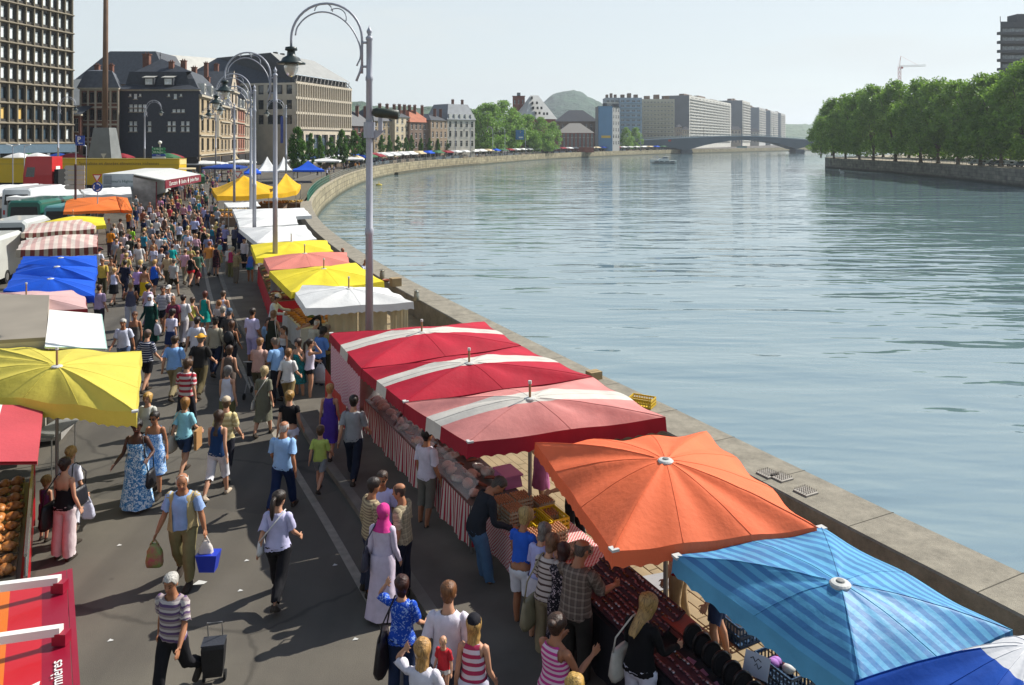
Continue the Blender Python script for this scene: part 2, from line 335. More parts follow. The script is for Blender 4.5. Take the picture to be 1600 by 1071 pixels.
# pavers one by one where the photograph shows them, joined beyond
pc = 0; d0 = Vector((-.466, .885)); nrm = Vector((-.885, -.466)); org = Vector((7.35, 11.48))
pv = MB(); pv.box((0, 0, 0), (.388, .188, .04)); v = pv.v
pvm = MB(); b_ = .008
top = [(x - math.copysign(b_, x), y - math.copysign(b_, y), .02) for x, y in ((-.194, -.094), (.194, -.094), (.194, .094), (-.194, .094))]
mid = [(x, y, .02 - b_) for x, y in ((-.194, -.094), (.194, -.094), (.194, .094), (-.194, .094))]; bot = [(x, y, -.02) for x, y, _ in mid]
pvm.rings([bot, mid, top]); pm_ = pvm.mesh('paver', M_PAVE)
cand = []; rest = MB()
for i in range(-6, 26):
 for j in range(0, 19):
  s_ = -4.6 + i * .396 + (.198 if j % 2 else 0); dd = 1.2 + j * .196
  c = org + d0 * s_ + nrm * dd
  if dd > 4.5: continue
  px = 800 + 1250 * c.x / c.y if c.y > 1 else 9999; py = HY + 1250 * CH / c.y if c.y > 1 else 9999
  cand.append((0 if (1000 < px < 1260 and 840 < py < 1080) else 1 if (860 < px < 1110 and 700 < py < 1000) else 2, c))
cand.sort(key=lambda t: t[0])
ang = math.atan2(d0.y, d0.x)
for k_, (pr, c) in enumerate(cand):
 z = .103 + random.uniform(-.003, .003)
 if k_ < 290:
  o = link('paver', pm_, pave, (c.x, c.y, z), ang + random.uniform(-.006, .006))
 else:
  rest.box((c.x, c.y, z), (.388, .188, .04), rz=ang)
for i in range(26, 90):
 for j in range(0, 19):
  s_ = -4.6 + i * .396 + (.198 if j % 2 else 0); dd = 1.2 + j * .196
  if dd > 4.5: continue
  Yt = 11.48 + .885 * s_; t_ = qdir(Yt); base = Vector((qx(Yt), Yt)); c = base + Vector((-t_.y, t_.x)) * dd
  rest.box((c.x, c.y, .103), (.388, .188, .04), rz=math.atan2(t_.y, t_.x))
ro = rest.build('paving', M_PAVE, pave); ro['kind'] = 'stuff'
# --- right bank: ground and wall
RP = [(80, -60), (88, 20), (98, 100), (110.5, 173), (117, 228), (116.5, 285), (117.5, 300), (121, 306), (140, 322), (230, 440), (330, 640), (520, 850), (950, 1200), (2500, 2400), (8000, 6500)]
RC = catmull(RP, 4)
rg = MB(); n = len(RC)
rg.add([(p.x, p.y, RB) for p in RC] + [(max(1500, p.x * 4), p.y + (0 if p.y < 6000 else 0), RB) for p in RC], [(n + i, n + i + 1, i + 1, i) for i in range(n - 1)])
struct('right_bank_ground', rg, pm('bank_gravel', '8f8674', .95, .25, .15, .2, 3))
rw = strip(RC, WL - 2, RC, RB + .02); ro = rw.build('right_quay_wall', M_RQUAY); wall_uv(ro, RC, 0, 1)
tag(ro, 'dark masonry embankment wall under the plane trees on the right bank', 'quay wall')
# --- hills
def hill(name, pts, Y, depth, base, c, c2, lab):
 prof = catmull([(x, z) for x, z in pts], 26); h = MB(); rows = []
 for k in range(30):
  t = k / 29; fz = math.sin(t * math.pi / 2) ** .8
  rows.append([(p.x + noise.noise(Vector((p.x * .01, k, 3))) * 12, Y + depth * t, max(base, base + (p.y - base) * fz + (noise.noise(Vector((p.x * .012, k * .35, 1))) * 9 + noise.noise(Vector((p.x * .045, k * 2.1, 5))) * 7) * fz)) for p in prof])
 h.rings(rows, 0, False, False); o = h.build(name, pm(name, c, .95, .35, .02, 1.0, .09, c2=c2, bdist=9), smooth=True); o['kind'] = 'structure'; return o
HYD = 2300
hill('hill', [((px - 800) * HYD / FPX, ZH(py, HYD)) for px, py in ((700, 200), (780, 190), (838, 166), (850, 158), (866, 147), (884, 141), (902, 140), (918, 145), (935, 157), (952, 168), (985, 186), (1040, 198), (1120, 204))], HYD - 350, 500, -5, hexc('1c3626'), hexc('2f5038'), 0)
HY2 = 1500
hill('distant_ridge', [((px - 800) * HY2 / FPX, ZH(py, HY2)) for px, py in ((200, 175), (420, 168), (540, 161), (580, 164), (640, 168), (700, 171), (740, 172), (800, 180), (860, 200), (900, 214))], HY2 - 200, 300, -5, hexc('26402a'), hexc('3c5a36'), 0)
HY3 = 2800
hill('river_ridge', [((px - 800) * HY3 / FPX, ZH(py, HY3)) for px, py in ((1040, 214), (1120, 204), (1190, 198), (1235, 194), (1290, 196), (1400, 190), (1600, 192), (1750, 200))], HY3 - 300, 400, -5, hexc('34502f'), hexc('4e6a40'), 0)
# ================================================================ buildings
def glass(name, c, rough=.08, spec=.8):
 if name in MATS: return MATS[name]
 m, t, p = new_mat(name); L = t.links.new; tc = nd(t, 'ShaderNodeTexCoord'); oi = nd(t, 'ShaderNodeObjectInfo')
 nz = nd(t, 'ShaderNodeTexNoise'); nz.inputs['Scale'].default_value = 1.3; L(tc.outputs['Object'], nz.inputs[0])
 c = hexc(c) if isinstance(c, str) else c
 s = steps(t, nz.outputs[0], [(.3, tuple(x * .7 for x in c)), (.7, tuple(min(1, x * 1.3) for x in c))], 'LINEAR')
 hv = nd(t, 'ShaderNodeMix', data_type='RGBA', blend_type='MULTIPLY'); hv.inputs[0].default_value = 1; L(s, hv.inputs[6])
 r2 = steps(t, oi.outputs['Random'], [(0, (.75, .75, .75)), (1, (1.1, 1.1, 1.1))], 'LINEAR'); L(r2, hv.inputs[7])
 L(hv.outputs[2], p.inputs['Base Color']); p.inputs['Roughness'].default_value = rough; p.inputs['Specular IOR Level'].default_value = spec
 MATS[name] = m; return m
GL = glass('window_glass', '1c2226'); GLT = glass('curtained_glass', 'dfe9e4', .12, .6); GLB = glass('blue_glass', '3a4a55')  # GLT panes carry the bright reflected sky, over white blinds, in their colour
def fr(p0, p1):
 p0 = Vector((p0[0], p0[1])); p1 = Vector((p1[0], p1[1])); d = (p1 - p0); L = d.length; d /= L
 return p0, d, Vector((d.y, -d.x)), L
def facade(mb, p0, p1, z0, z1, ops=(), depth=.22, m=0, mr=None):
 p0, d, n, L = fr(p0, p1); us = sorted({0, L} | {u for o in ops for u in o[:2]}); vs = sorted({z0, z1} | {v for o in ops for v in o[2:4]})
 P = lambda u, v, k=0: (p0.x + d.x * u - n.x * k, p0.y + d.y * u - n.y * k, v)
 for i in range(len(us) - 1):
  uc = (us[i] + us[i + 1]) / 2; run = None
  for j in range(len(vs) - 1):
   vc = (vs[j] + vs[j + 1]) / 2
   hole = any(o[0] < uc < o[1] and o[2] < vc < o[3] for o in ops)
   if not hole:
    if run is None: run = vs[j]
   if (hole or j == len(vs) - 2) and run is not None:
    e = vs[j] if hole else vs[j + 1]; mb.quad(P(us[i], run), P(us[i + 1], run), P(us[i + 1], e), P(us[i], e), m); run = None
 r = m if mr is None else mr
 for (u0, u1, v0, v1) in [o[:4] for o in ops]:
  mb.quad(P(u0, v0), P(u0, v0, depth), P(u0, v1, depth), P(u0, v1), r); mb.quad(P(u1, v0, depth), P(u1, v0), P(u1, v1), P(u1, v1, depth), r)
  mb.quad(P(u0, v0), P(u1, v0), P(u1, v0, depth), P(u0, v0, depth), r); mb.quad(P(u0, v1, depth), P(u1, v1, depth), P(u1, v1), P(u0, v1), r)
 return mb
WINC = {}
def win_mesh(w_, h_, fm, gm, nx=2, ny=2, ft=.07):
 key = (round(w_, 2), round(h_, 2), fm.name, gm.name, nx, ny)
 if key in WINC: return WINC[key]
 b = MB(); b.box((0, 0, 0), (w_, .02, h_), 1)
 for s in (-1, 1): b.box((s * (w_ / 2 - ft / 2), -.03, 0), (ft, .06, h_)); b.box((0, -.03, s * (h_ / 2 - ft / 2)), (w_ - 2 * ft, .055, ft))
 for i in range(1, nx): b.box((-w_ / 2 + w_ * i / nx, -.025, 0), (ft * .7, .05, h_ - 2 * ft))
 for i in range(1, ny): b.box((0, -.022, -h_ / 2 + h_ * (i if ny > 2 else 1.25) / ny), (w_ - 2 * ft, .04, ft * .7))
 WINC[key] = b.mesh('window', [fm, gm]); return WINC[key]
def windows(root, p0, p1, ops, fm, gm, depth=.22, nx=2, ny=2, sill=None):
 p0, d, n, L = fr(p0, p1); rz = math.atan2(d.y, d.x); base = wloc(root)
 for o in ops:
  u0, u1, v0, v1 = o[:4]; g_ = o[4] if len(o) > 4 else gm
  c = p0 + d * (u0 + u1) / 2 - n * (depth - .04); me = win_mesh(u1 - u0, v1 - v0, fm, g_, nx, ny)
  wo = link('window', me, root, Vector((c.x, c.y, (v0 + v1) / 2)) - base, rz)
  if sill is not None:
   sk = ('sill', round(u1 - u0, 2), sill.name)
   if sk not in WINC:
    b = MB(); b.box((0, 0, 0), (u1 - u0 + .24, .3, .14)); WINC[sk] = b.mesh('sill', sill)
   s = link('sill', WINC[sk], wo, (0, -depth + .02, -(v1 - v0) / 2 - .07))
def wins_joined(root, p0, p1, ops, fm, gm, depth=.2, name='window_rows'):
 p0, d, n, L = fr(p0, p1); b = MB(); P = lambda u, v, k: (p0.x + d.x * u - n.x * k, p0.y + d.y * u - n.y * k, v)
 for o in ops:
  u0, u1, v0, v1 = o[:4]; b.quad(P(u0, v0, depth - .02), P(u1, v0, depth - .02), P(u1, v1, depth - .02), P(u0, v1, depth - .02), 1)
  t = min(.1, (u1 - u0) * .1); c = (u0 + u1) / 2
  b.quad(P(c - t / 2, v0, depth - .06), P(c + t / 2, v0, depth - .06), P(c + t / 2, v1, depth - .06), P(c - t / 2, v1, depth - .06), 0)
  vm = v0 + (v1 - v0) * .68; b.quad(P(u0, vm, depth - .05), P(u1, vm, depth - .05), P(u1, vm + t, depth - .05), P(u0, vm + t, depth - .05), 0)
  b.quad(P(u0 - .1, v0 - .16, -.12), P(u1 + .1, v0 - .16, -.12), P(u1 + .1, v0, -.12), P(u0 - .1, v0, -.12), 0); b.quad(P(u0 - .1, v0, -.12), P(u1 + .1, v0, -.12), P(u1 + .1, v0, .02), P(u0 - .1, v0, .02), 0)
 o = b.build(name, [fm, gm], root); o['kind'] = 'stuff'; return o
def grid_ops(L, cols, z0, fl, rows, wf=.5, hf=.6, m0=0.0, sill=.22):
 ops = []; bw = (L - 2 * m0) / cols
 for r in range(rows):
  for c in range(cols):
   u = m0 + bw * (c + .5); ops.append((u - bw * wf / 2, u + bw * wf / 2, z0 + fl * r + fl * sill, z0 + fl * r + fl * (sill + hf)))
 return ops
def frustum(mb, a, za, b, zb, m=0, cap=True):
 vs = [(x, y, za) for x, y in a] + [(x, y, zb) for x, y in b]
 fs = [(i, (i + 1) % 4, 4 + (i + 1) % 4, 4 + i) for i in range(4)] + ([(4, 5, 6, 7)] if cap else [])
 return mb.add(vs, fs, m)
SK = 0.0
def rect(p0, p1, depth, g=0.0, gb=None):     # footprint behind the facade line, grown by g
 p0, d, n, L = fr(p0, p1); gb = g if gb is None else gb
 k = -n * (depth + gb) + d * SK * (depth + gb)
 return [tuple(p0 - d * g + n * g), tuple(p0 + d * (L + g) + n * g), tuple(p0 + d * (L + g) + k), tuple(p0 - d * g + k)]
def lerp2(a, b, t): return tuple(a[i] + (b[i] - a[i]) * t for i in range(2))
def inset(r, d):
 c = (sum(p[0] for p in r) / 4, sum(p[1] for p in r) / 4); out = []
 e0 = Vector(r[1]) - Vector(r[0]); e1 = Vector(r[3]) - Vector(r[0]); u = e0.normalized(); v = e1.normalized()
 dx = min(d, e0.length / 2 - .01); dy = min(d, e1.length / 2 - .01)
 o = [Vector(r[0]) + u * dx + v * dy, Vector(r[1]) - u * dx + v * dy, Vector(r[2]) - u * dx - v * dy, Vector(r[3]) + u * dx - v * dy]
 return [tuple(p) for p in o]
def hip(mb, r, z0, z1, run, m=0): return frustum(mb, r, z0, inset(r, run), z1, m)
def chimney(root, x, y, z0, z1, s=.9, mat=None):
 b = MB(); b.box((x, y, (z0 + z1) / 2), (s, s * .8, z1 - z0)); b.box((x, y, z1 + .08), (s * 1.25, s * 1.05, .16))
 for k in (-.22, .22): b.lathe((x + k * s, y, z1 + .16), ((.13, 0), (.1, .35)), 6)
 return b.build('chimney', mat or M_BRICK, root)
M_BRICK = pm('old_brick', '6f4a3c', .9, .25, 1.2, .4, 12, bdist=.03); M_SLATE = pm('slate_roof', '34383e', .6, .25, 1.5, .5, 9, bdist=.04)
M_SLATE2 = pm('slate_cladding', '3a3e47', .65, .16, 2.0, .5, 6, bdist=.03); M_PALE = pm('pale_roof', 'a8a79f', .55, .12, .5, .2, 4)
M_STONE = pm('tan_stone', '9a8a70', .9, .2, .7, .3, 6); M_STONED = pm('brown_brick_front', '6d5b4c', .9, .2, .9, .3, 8)
M_WFR = pm('white_window_frame', 'c4c2ba', .6, .08, 4, .05); M_DKFR = pm('dark_window_frame', '35322d', .6, .1, 4, .05)
M_BAND = pm('stone_band', 'a59c8a', .85, .15, 2, .2, 12); M_SHOP = pm('shop_front_dark', '2c2a2a', .5, .3, .5, .2, 3)
# --- tall office tower on the left, face parallel to the quay
def tower():
 dx = .18; X0 = -109.8; Yn, Yf = 112, 150.5; A = (X0 + dx * Yn, Yn); B = (X0 + dx * Yf, Yf)
 t = thing('office_tower', 'tall brown concrete office tower with a grid of pale windows', 'building', (A[0], A[1], 0))
 p0, d, n, L = fr(A, B); bay = 1.88; cols = int(L / bay); fl = 3.42; zb = 6.6; rows = 12; top = zb + rows * fl + 1
 conc = pm('tower_concrete', '7a7262', .85, .15, .6, .3, 8); dark = pm('tower_spandrel', '35322e', .6, .15, .8, .1)
 ops = []
 for r in range(rows):
  for c in range(cols):
   u = L - bay * (c + .5) - .25
   if u < .9: continue
   if r < 2: gm = GLB if (c * 7 + r * 3) % 6 else GLT
   elif r == 2 and c > 4: gm = GLB
   else: gm = GLT
   if r < 2 and (c, r) in ((6, 1), (8, 1)): gm = pm('yellow_blind', 'd6b36a', .5, .1)  # two panes in one plain yellow
   ops.append((u - .55, u + .55, zb + r * fl + .75, zb + r * fl + 2.75, gm))
 b = facade(MB(), A, B, zb, top, ops, .3); Bk = (B[0] - n.x * 16, B[1] - n.y * 16); facade(b, B, Bk, 0, top); b.quad((A[0], A[1], top), (B[0], B[1], top), (Bk[0], Bk[1], top), (A[0] - n.x * 16, A[1] - n.y * 16, top))
 b.build('wall', dark, t); windows(t, A, B, ops, M_DKFR, GLT, .3, 1, 1)
 pil = MB(); pil.box((0, -.16, (top - zb) / 2), (.2, .4, top - zb)); pme = pil.mesh('pilaster', conc); rz = math.atan2(d.y, d.x)
 led = MB(); led.add([(0, 0, 0), (L, 0, 0), (L, -.55, -.22), (0, -.55, -.22), (0, 0, -.5), (L, 0, -.5), (L, -.55, -.34), (0, -.55, -.34)], [(3, 2, 1, 0), (4, 5, 6, 7), (0, 4, 7, 3), (1, 2, 6, 5), (2, 3, 7, 6)]); lme = led.mesh('ledge', conc)
 for c in range(cols + 1):
  u = L - bay * c - .25; q = p0 + d * u; link('pilaster', pme, t, Vector((q.x, q.y, zb)) - wloc(t), rz)
 for r in range(rows + 1): link('ledge', lme, t, Vector((A[0], A[1], zb + r * fl + .3)) - wloc(t), rz)
 # recessed ground storey with columns
 A2 = (A[0] - n.x * 3, A[1] - n.y * 3); B2 = (B[0] - n.x * 3, B[1] - n.y * 3)
 gb = MB(); facade(gb, A2, B2, 0, zb); gb.quad((A[0], A[1], zb), (A2[0], A2[1], zb), (B2[0], B2[1], zb), (B[0], B[1], zb)); gb.build('ground_storey', pm('tower_base', '4a5358', .4, .3, .4, .1), t)
 bd = MB(); q = p0 + d * (L / 2) + n * .3; bd.box((q.x, q.y, 5.7), (L, .7, 1.5), rz=rz); bd.build('fascia', pm('fascia_blue', '566a78', .5, .1), t)
 for k in range(6):
  q = p0 + d * (L - 1 - k * 5.6) + n * .2; cb = MB(); cb.box((q.x, q.y, 2.5), (.7, .7, 5), rz=rz); cb.build('column', pm('base_column', '7d8488', .6, .1), t)
tower()
# --- hip-roofed blocks whose roofs rise behind the old houses
def roofblock(name, lab, px0, px1, Y, depth, zc, zr, run, wall, roof, yaw=0):
 A = AT(px0, Y); B = AT(px1, Y); B.y += yaw
 t = thing(name, lab, 'building', (A.x, A.y, 0)); r = rect(A, B, depth); b = MB(); frustum(b, r, 0, r, zc, 0, False); b.build('wall', wall, t)
 rb = MB(); hip(rb, rect(A, B, depth, .5), zc, zr, run); rb.build('roof', roof, t); return t
roofblock('palace_block', 'long navy slate roof rising behind the brick houses', 112, 265, 235, 55, ZH(132, 235), ZH(76, 235), 8, M_STONED, M_SLATE)
o = thing('palace_wing', 'sunlit white roof beside the navy slate roof behind the dark slate house', 'building', tuple(AT(186, 236)))
A = AT(188, 236); B = AT(192, 300); b = MB(); r = [(A.x, A.y), (A.x + 34, A.y + 30), (A.x + 20, A.y + 60), (A.x - 20, A.y + 45)]
frustum(b, r, 0, r, 24, 0, False); b.build('wall', M_STONED, o)
b = MB(); z0, z1 = 24, ZH(76, 236); b.add([(A.x + 2, A.y, z0), (A.x + 36, A.y + 28, z0), (A.x + 27, A.y + 48, ZH(95, 280)), (A.x - 3.5, A.y + 7, z1)], [(0, 1, 2, 3)]); b.add([(A.x + 2, A.y, z0), (A.x - 3.5, A.y + 7, z1), (A.x - 20, A.y + 45, z0)], [(0, 1, 2)])
b.build('roof', M_PALE, o)  # sunlit side of the hip roof, its brightness put into a pale colour
# --- brick house, banded house, slate house: fronts towards the camera (in shade)
def front_house(name, lab, px0, px1, Y, pyc, depth, wall, rows, cols, fm, base_h=4.2, wf=.42, hf=.62, extra=None, gm=GL):
 A = AT(px0, Y); B = AT(px1, Y); zc = ZH(pyc, Y); t = thing(name, lab, 'house', (A.x, A.y, 0)); L = (B - A).length
 ops = extra(L, zc) if extra else grid_ops(L, cols, base_h, (zc - base_h) / rows, rows, wf, hf)
 b = facade(MB(), A, B, 0, zc, ops); r = rect(A, B, depth); b.quad((r[1][0], r[1][1], 0), (r[2][0], r[2][1], 0), (r[2][0], r[2][1], zc), (r[1][0], r[1][1], zc)); b.quad((r[3][0], r[3][1], 0), (r[0][0], r[0][1], 0), (r[0][0], r[0][1], zc), (r[3][0], r[3][1], zc))
 b.build('wall', wall, t); windows(t, A, B, ops, fm, gm, sill=M_BAND)
 c = MB(); q = (A + B) / 2; c.box((q.x, q.y - .15, zc + .15), (L + .6, .7, .3)); c.build('cornice', M_BAND, t)
 s = MB(); s.box((q.x, q.y - .06, 1.7), (L * .96, .1, 3.2)); s.box((q.x, q.y - .25, 3.6), (L * .98, .5, .5)); s.build('shop_front', M_SHOP, t)
 return t, A, B, zc, L, r
SK = -.42
t, A, B, zc, L, r = front_house('brick_house', 'low brown brick house with tall white framed windows beside the tower', 80, 126, 152, 181, 9, M_BRICK, 2, 3, M_WFR, 4.0, .5, .66)
b = MB(); g = rect(A, B, 9, .4); b.add([(g[0][0], g[0][1], zc + .3), (g[1][0], g[1][1], zc + .3), (g[1][0], g[1][1] + 6, ZH(160, 156)), (g[0][0] + 4, g[0][1] + 6, zc + 1.2)], [(0, 1, 2, 3)]); b.build('roof', M_SLATE, t)
t, A, B, zc, L, r = front_house('banded_house', 'four storey house with white stone bands and a mansard roof', 126, 184.5, 156, 140, 10, M_BRICK, 4, 5, M_DKFR, 3.6, .62, .62)
for k in range(5):
 s = MB(); z = 3.6 + (zc - 3.6) * k / 4; s.box(((A.x + B.x) / 2, A.y - .06, z - .1 + .0), (L + .1, .2, .34)); s.build('stone_band', M_BAND, t)
for k in range(6):
 s = MB(); s.box((A.x + L * k / 5, A.y - .04, (zc + 3.9) / 2), (.34, .14, zc - 4.4)); s.build('pilaster', M_BAND, t)
b = MB(); g = rect(A, B, 10, .5); g2 = inset(g, 1.6); frustum(b, g, zc + .3, g2, ZH(111, 157)); hip(b, g2, ZH(111, 157), ZH(108, 158), 3); b.build('roof', pm('grey_slate', '565a60', .55, .2, 1.5, .4, 9), t)
chimney(t, A.x + 1.2, A.y + 4, zc + 2, ZH(103, 160)); chimney(t, A.x + 3.5, A.y + 5, zc + 2, ZH(102, 160), .8)
# white gabled roofs between the tower and the houses
o = thing('white_roofed_house', 'small house with sunlit pale roofs squeezed beside the tower', 'house', tuple(AT(92, 190)))
b = MB(); A = AT(90, 190); B = AT(130, 190); r_ = rect(A, B, 10); frustum(b, r_, 0, r_, ZH(165, 190), 0, False); b.build('wall', M_STONED, o)
b = MB(); zr = ZH(122, 195); z0 = ZH(165, 190); b.add([(A.x, A.y, z0), (B.x, A.y, z0), (B.x, A.y + 5, zr), (A.x, A.y + 5, zr - .5)], [(0, 1, 2, 3)]); b.build('roof', M_PALE, o)
def slate_ops(L, zc):
 Y = 160; ops = []; S = L / 125.0     # metres per photograph pixel
 def w_(px0, px1, py0, py1): ops.append(((px0 - 185) * S, (px1 - 185) * S, ZH(py1, Y), ZH(py0, Y)))
 for x in (202, 209, 216, 223): w_(x, x + 5.4, 163.5, 168.5); w_(x, x + 5.4, 170, 175)
 for x in (269, 276, 283): w_(x, x + 5.2, 171, 176)
 for x in (202, 209, 231): w_(x, x + 5, 190, 196.5); w_(x, x + 5, 199, 206)
 for x in (261.5, 269, 282.5, 290.5): w_(x, x + 5, 190, 196.5); w_(x, x + 5, 199, 206)
 for x in (201.5, 209, 217, 261.5, 271, 280.5): w_(x, x + 3.5 if x not in (209, 271) else x + 5, 147, 155 if x in (209, 271) else 151)
 return ops
t, A, B, zc, L, r = front_house('slate_house', 'large house clad in dark blue slate with small white windows and two dormers', 185, 310.5, 160, 142.5, 14, M_SLATE2, 4, 5, pm('bright_frame', 'd8d8d2', .6, .06), extra=slate_ops, gm=GLT)
Y = 160; b = MB(); g = rect(A, B, 14, .7); m1 = inset(g, 2.3); m2 = inset(g, 3.0)
frustum(b, g, zc + .3, m1, ZH(133, 162)); frustum(b, m1, ZH(133, 162), m2, ZH(113, 163)); m3 = rect(A, B, 14, -2.2); frustum(b, m3, ZH(113, 163), inset(m3, 6.0), ZH(93, 168)); ro = b.build('roof', M_SLATE, t)
for px in (233.5, 263.5):
 q = AT(px, 160.6); d_ = MB(); zw0, zw1 = ZH(134, 160.6), ZH(122, 160.6); d_.box((q.x, q.y + 1.0, (zw0 + zw1) / 2), (1.9, 2.4, zw1 - zw0)); dm = d_.build('dormer', M_SLATE, t)
 f = MB(); f.add([(q.x - 1.3, q.y - .5, zw1 + .1), (q.x + 1.3, q.y - .5, zw1 + .1), (q.x + 1.2, q.y + 2.2, zw1 + .75), (q.x - 1.2, q.y + 2.2, zw1 + .75), (q.x - 1.3, q.y - .5, zw1 - .05), (q.x + 1.3, q.y - .5, zw1 - .05)], [(0, 1, 2, 3), (4, 5, 1, 0)]); f.build('dormer_roof', M_PALE, dm)
 f = link('dormer_window', win_mesh(1.45, 1.2, M_WFR, GLT, 3, 2), dm, Vector((q.x, q.y - .24, (zw0 + zw1) / 2)) - wloc(dm))
chimney(t, AT(229.5, 166).x, 166, ZH(110, 166), ZH(86, 166), 1.3); chimney(t, AT(287, 168).x, 168, ZH(112, 168), ZH(96, 168), 1.0)
f = MB(); pk = AT(250.5, 168); f.lathe((pk.x, pk.y, ZH(93, 168)), ((.12, 0), (.05, .6), (.16, .8), (.03, 1.5)), 6); f.build('finial', M_SLATE, t)
SK = 0.0
# --- terrace receding along the street towards the office block (sunlit fronts)
def terrace():
 d = Vector((-.18, 1)).normalized(); P0 = Vector((AT(312, 162).x, 162.0)); s = 0
 specs = [  # length, cornice z, floors, cols, wall, windows glass frame, roof style, label
  (23, 16.3, 3, 4, '97866a', 'mansard', 'tan stone terrace house with curved mansard roof next to the slate house'),
  (14, 15.2, 3, 3, '8f7f66', 'mansard', 'narrow tan terrace house with three tall windows per floor'),
  (11, 19.5, 4, 2, 'a99b88', 'gable', 'tall cream terrace house with a bay gable'),
  (12, 15.6, 3, 3, '8a5b4a', 'mansard', 'red brick terrace house with white window trims'),
  (12, 18.5, 4, 3, '9b8f7d', 'mansard', 'pale stone terrace house with a high dark roof'),
  (11, 17.0, 4, 3, '5d6b50', 'gable', 'green painted terrace house further down the street'),
  (14, 20.5, 4, 3, 'a06a55', 'gable', 'orange brick terrace house with pointed stepped gables'),
  (14, 17.5, 4, 4, '8c6a58', 'mansard', 'brown brick terrace house closest to the office block')]
 for i, (ln, zc, fl, cols, colr, rs, lab) in enumerate(specs):
  A = P0 + d * s; B = P0 + d * (s + ln); s += ln + .02; n = Vector((d.y, -d.x))
  t = thing('terrace_house', lab, 'house', (A.x, A.y, 0), group='terrace houses along the quay street')
  ops = grid_ops(ln, cols, 4.2, (zc - 4.2) / fl, fl, .44, .62)
  wm = pm('terrace_wall_%d' % i, colr, .9, .16, .8, .3, 7); b = facade(MB(), A, B, 0, zc, ops, .3); rr = rect(A, B, 12 if i else 4)
  facade(b, rr[3], rr[0], 0, zc); facade(b, rr[1], rr[2], 0, zc); b.build('wall', wm, t); windows(t, A, B, ops, M_WFR if i % 2 else M_DKFR, GL, .3, sill=M_BAND)
  rz = math.atan2(d.y, d.x); c = (A + B) / 2 + n * .15
  for k in range(fl + 1):
   z = 4.2 + (zc - 4.2) * k / fl; q = MB(); q.box((c.x, c.y, z - .05), (ln + (.5 if k == fl else 0), .7 if k == fl else .36, .42 if k == fl else .24), rz=rz); q.build('cornice' if k == fl else 'stone_band', M_BAND, t)
  q = MB(); q.box((c.x, c.y, 1.9), (ln * .9, .16, 3.4), rz=rz); q.build('shop_front', M_SHOP, t)
  b = MB(); g = rect(A, B, 12 if i else 6, .3)
  if rs == 'mansard':
   m1 = inset(g, 1.7); frustum(b, g, zc + .2, m1, zc + 3.4); hip(b, m1, zc + 3.4, zc + 5.4, 3.4); b.build('roof', M_SLATE, t)
   for k in range(max(1, cols - 1)):
    q = A + d * ln * (k + .5) / max(1, cols - 1) - n * .6; w_ = MB(); w_.box((q.x, q.y, zc + 1.5), (1.5, 1.9, 2.2), rz=rz); dm = w_.build('dormer', M_WFR, t)
    link('dormer_window', win_mesh(1.1, 1.5, M_WFR, GL, 2, 2), dm, Vector((q.x + n.x * .98, q.y + n.y * .98, zc + 1.55)) - wloc(t), rz)
  else:
   pk = (A + B) / 2; zt = zc + 5.2; b.add([(A.x, A.y, zc), (B.x, B.y, zc), (pk.x, pk.y, zt), (rr[3][0], rr[3][1], zc), (rr[2][0], rr[2][1], zc), (pk.x - n.x * 12, pk.y - n.y * 12, zt)], [(0, 2, 5, 3), (2, 1, 4, 5)]); b.build('roof', M_SLATE, t)
   b = MB(); b.add([(A.x + n.x * .02, A.y + n.y * .02, zc), (B.x + n.x * .02, B.y + n.y * .02, zc), (pk.x + n.x * .02, pk.y + n.y * .02, zt + .3)], [(0, 1, 2)]); b.build('gable', wm, t)
   link('gable_window', win_mesh(1.2, 1.8, M_WFR, GL, 2, 2), t, Vector((pk.x + n.x * .1, pk.y + n.y * .1, zc + 1.6)) - wloc(t), rz)
  q = A + d * ln * .85 - n * 5; chimney(t, q.x, q.y, zc + 3, zc + 7.2, 1.0); q = A + d * ln * .12 - n * 6; chimney(t, q.x, q.y, zc + 3, zc + 6.8, .9)
terrace()
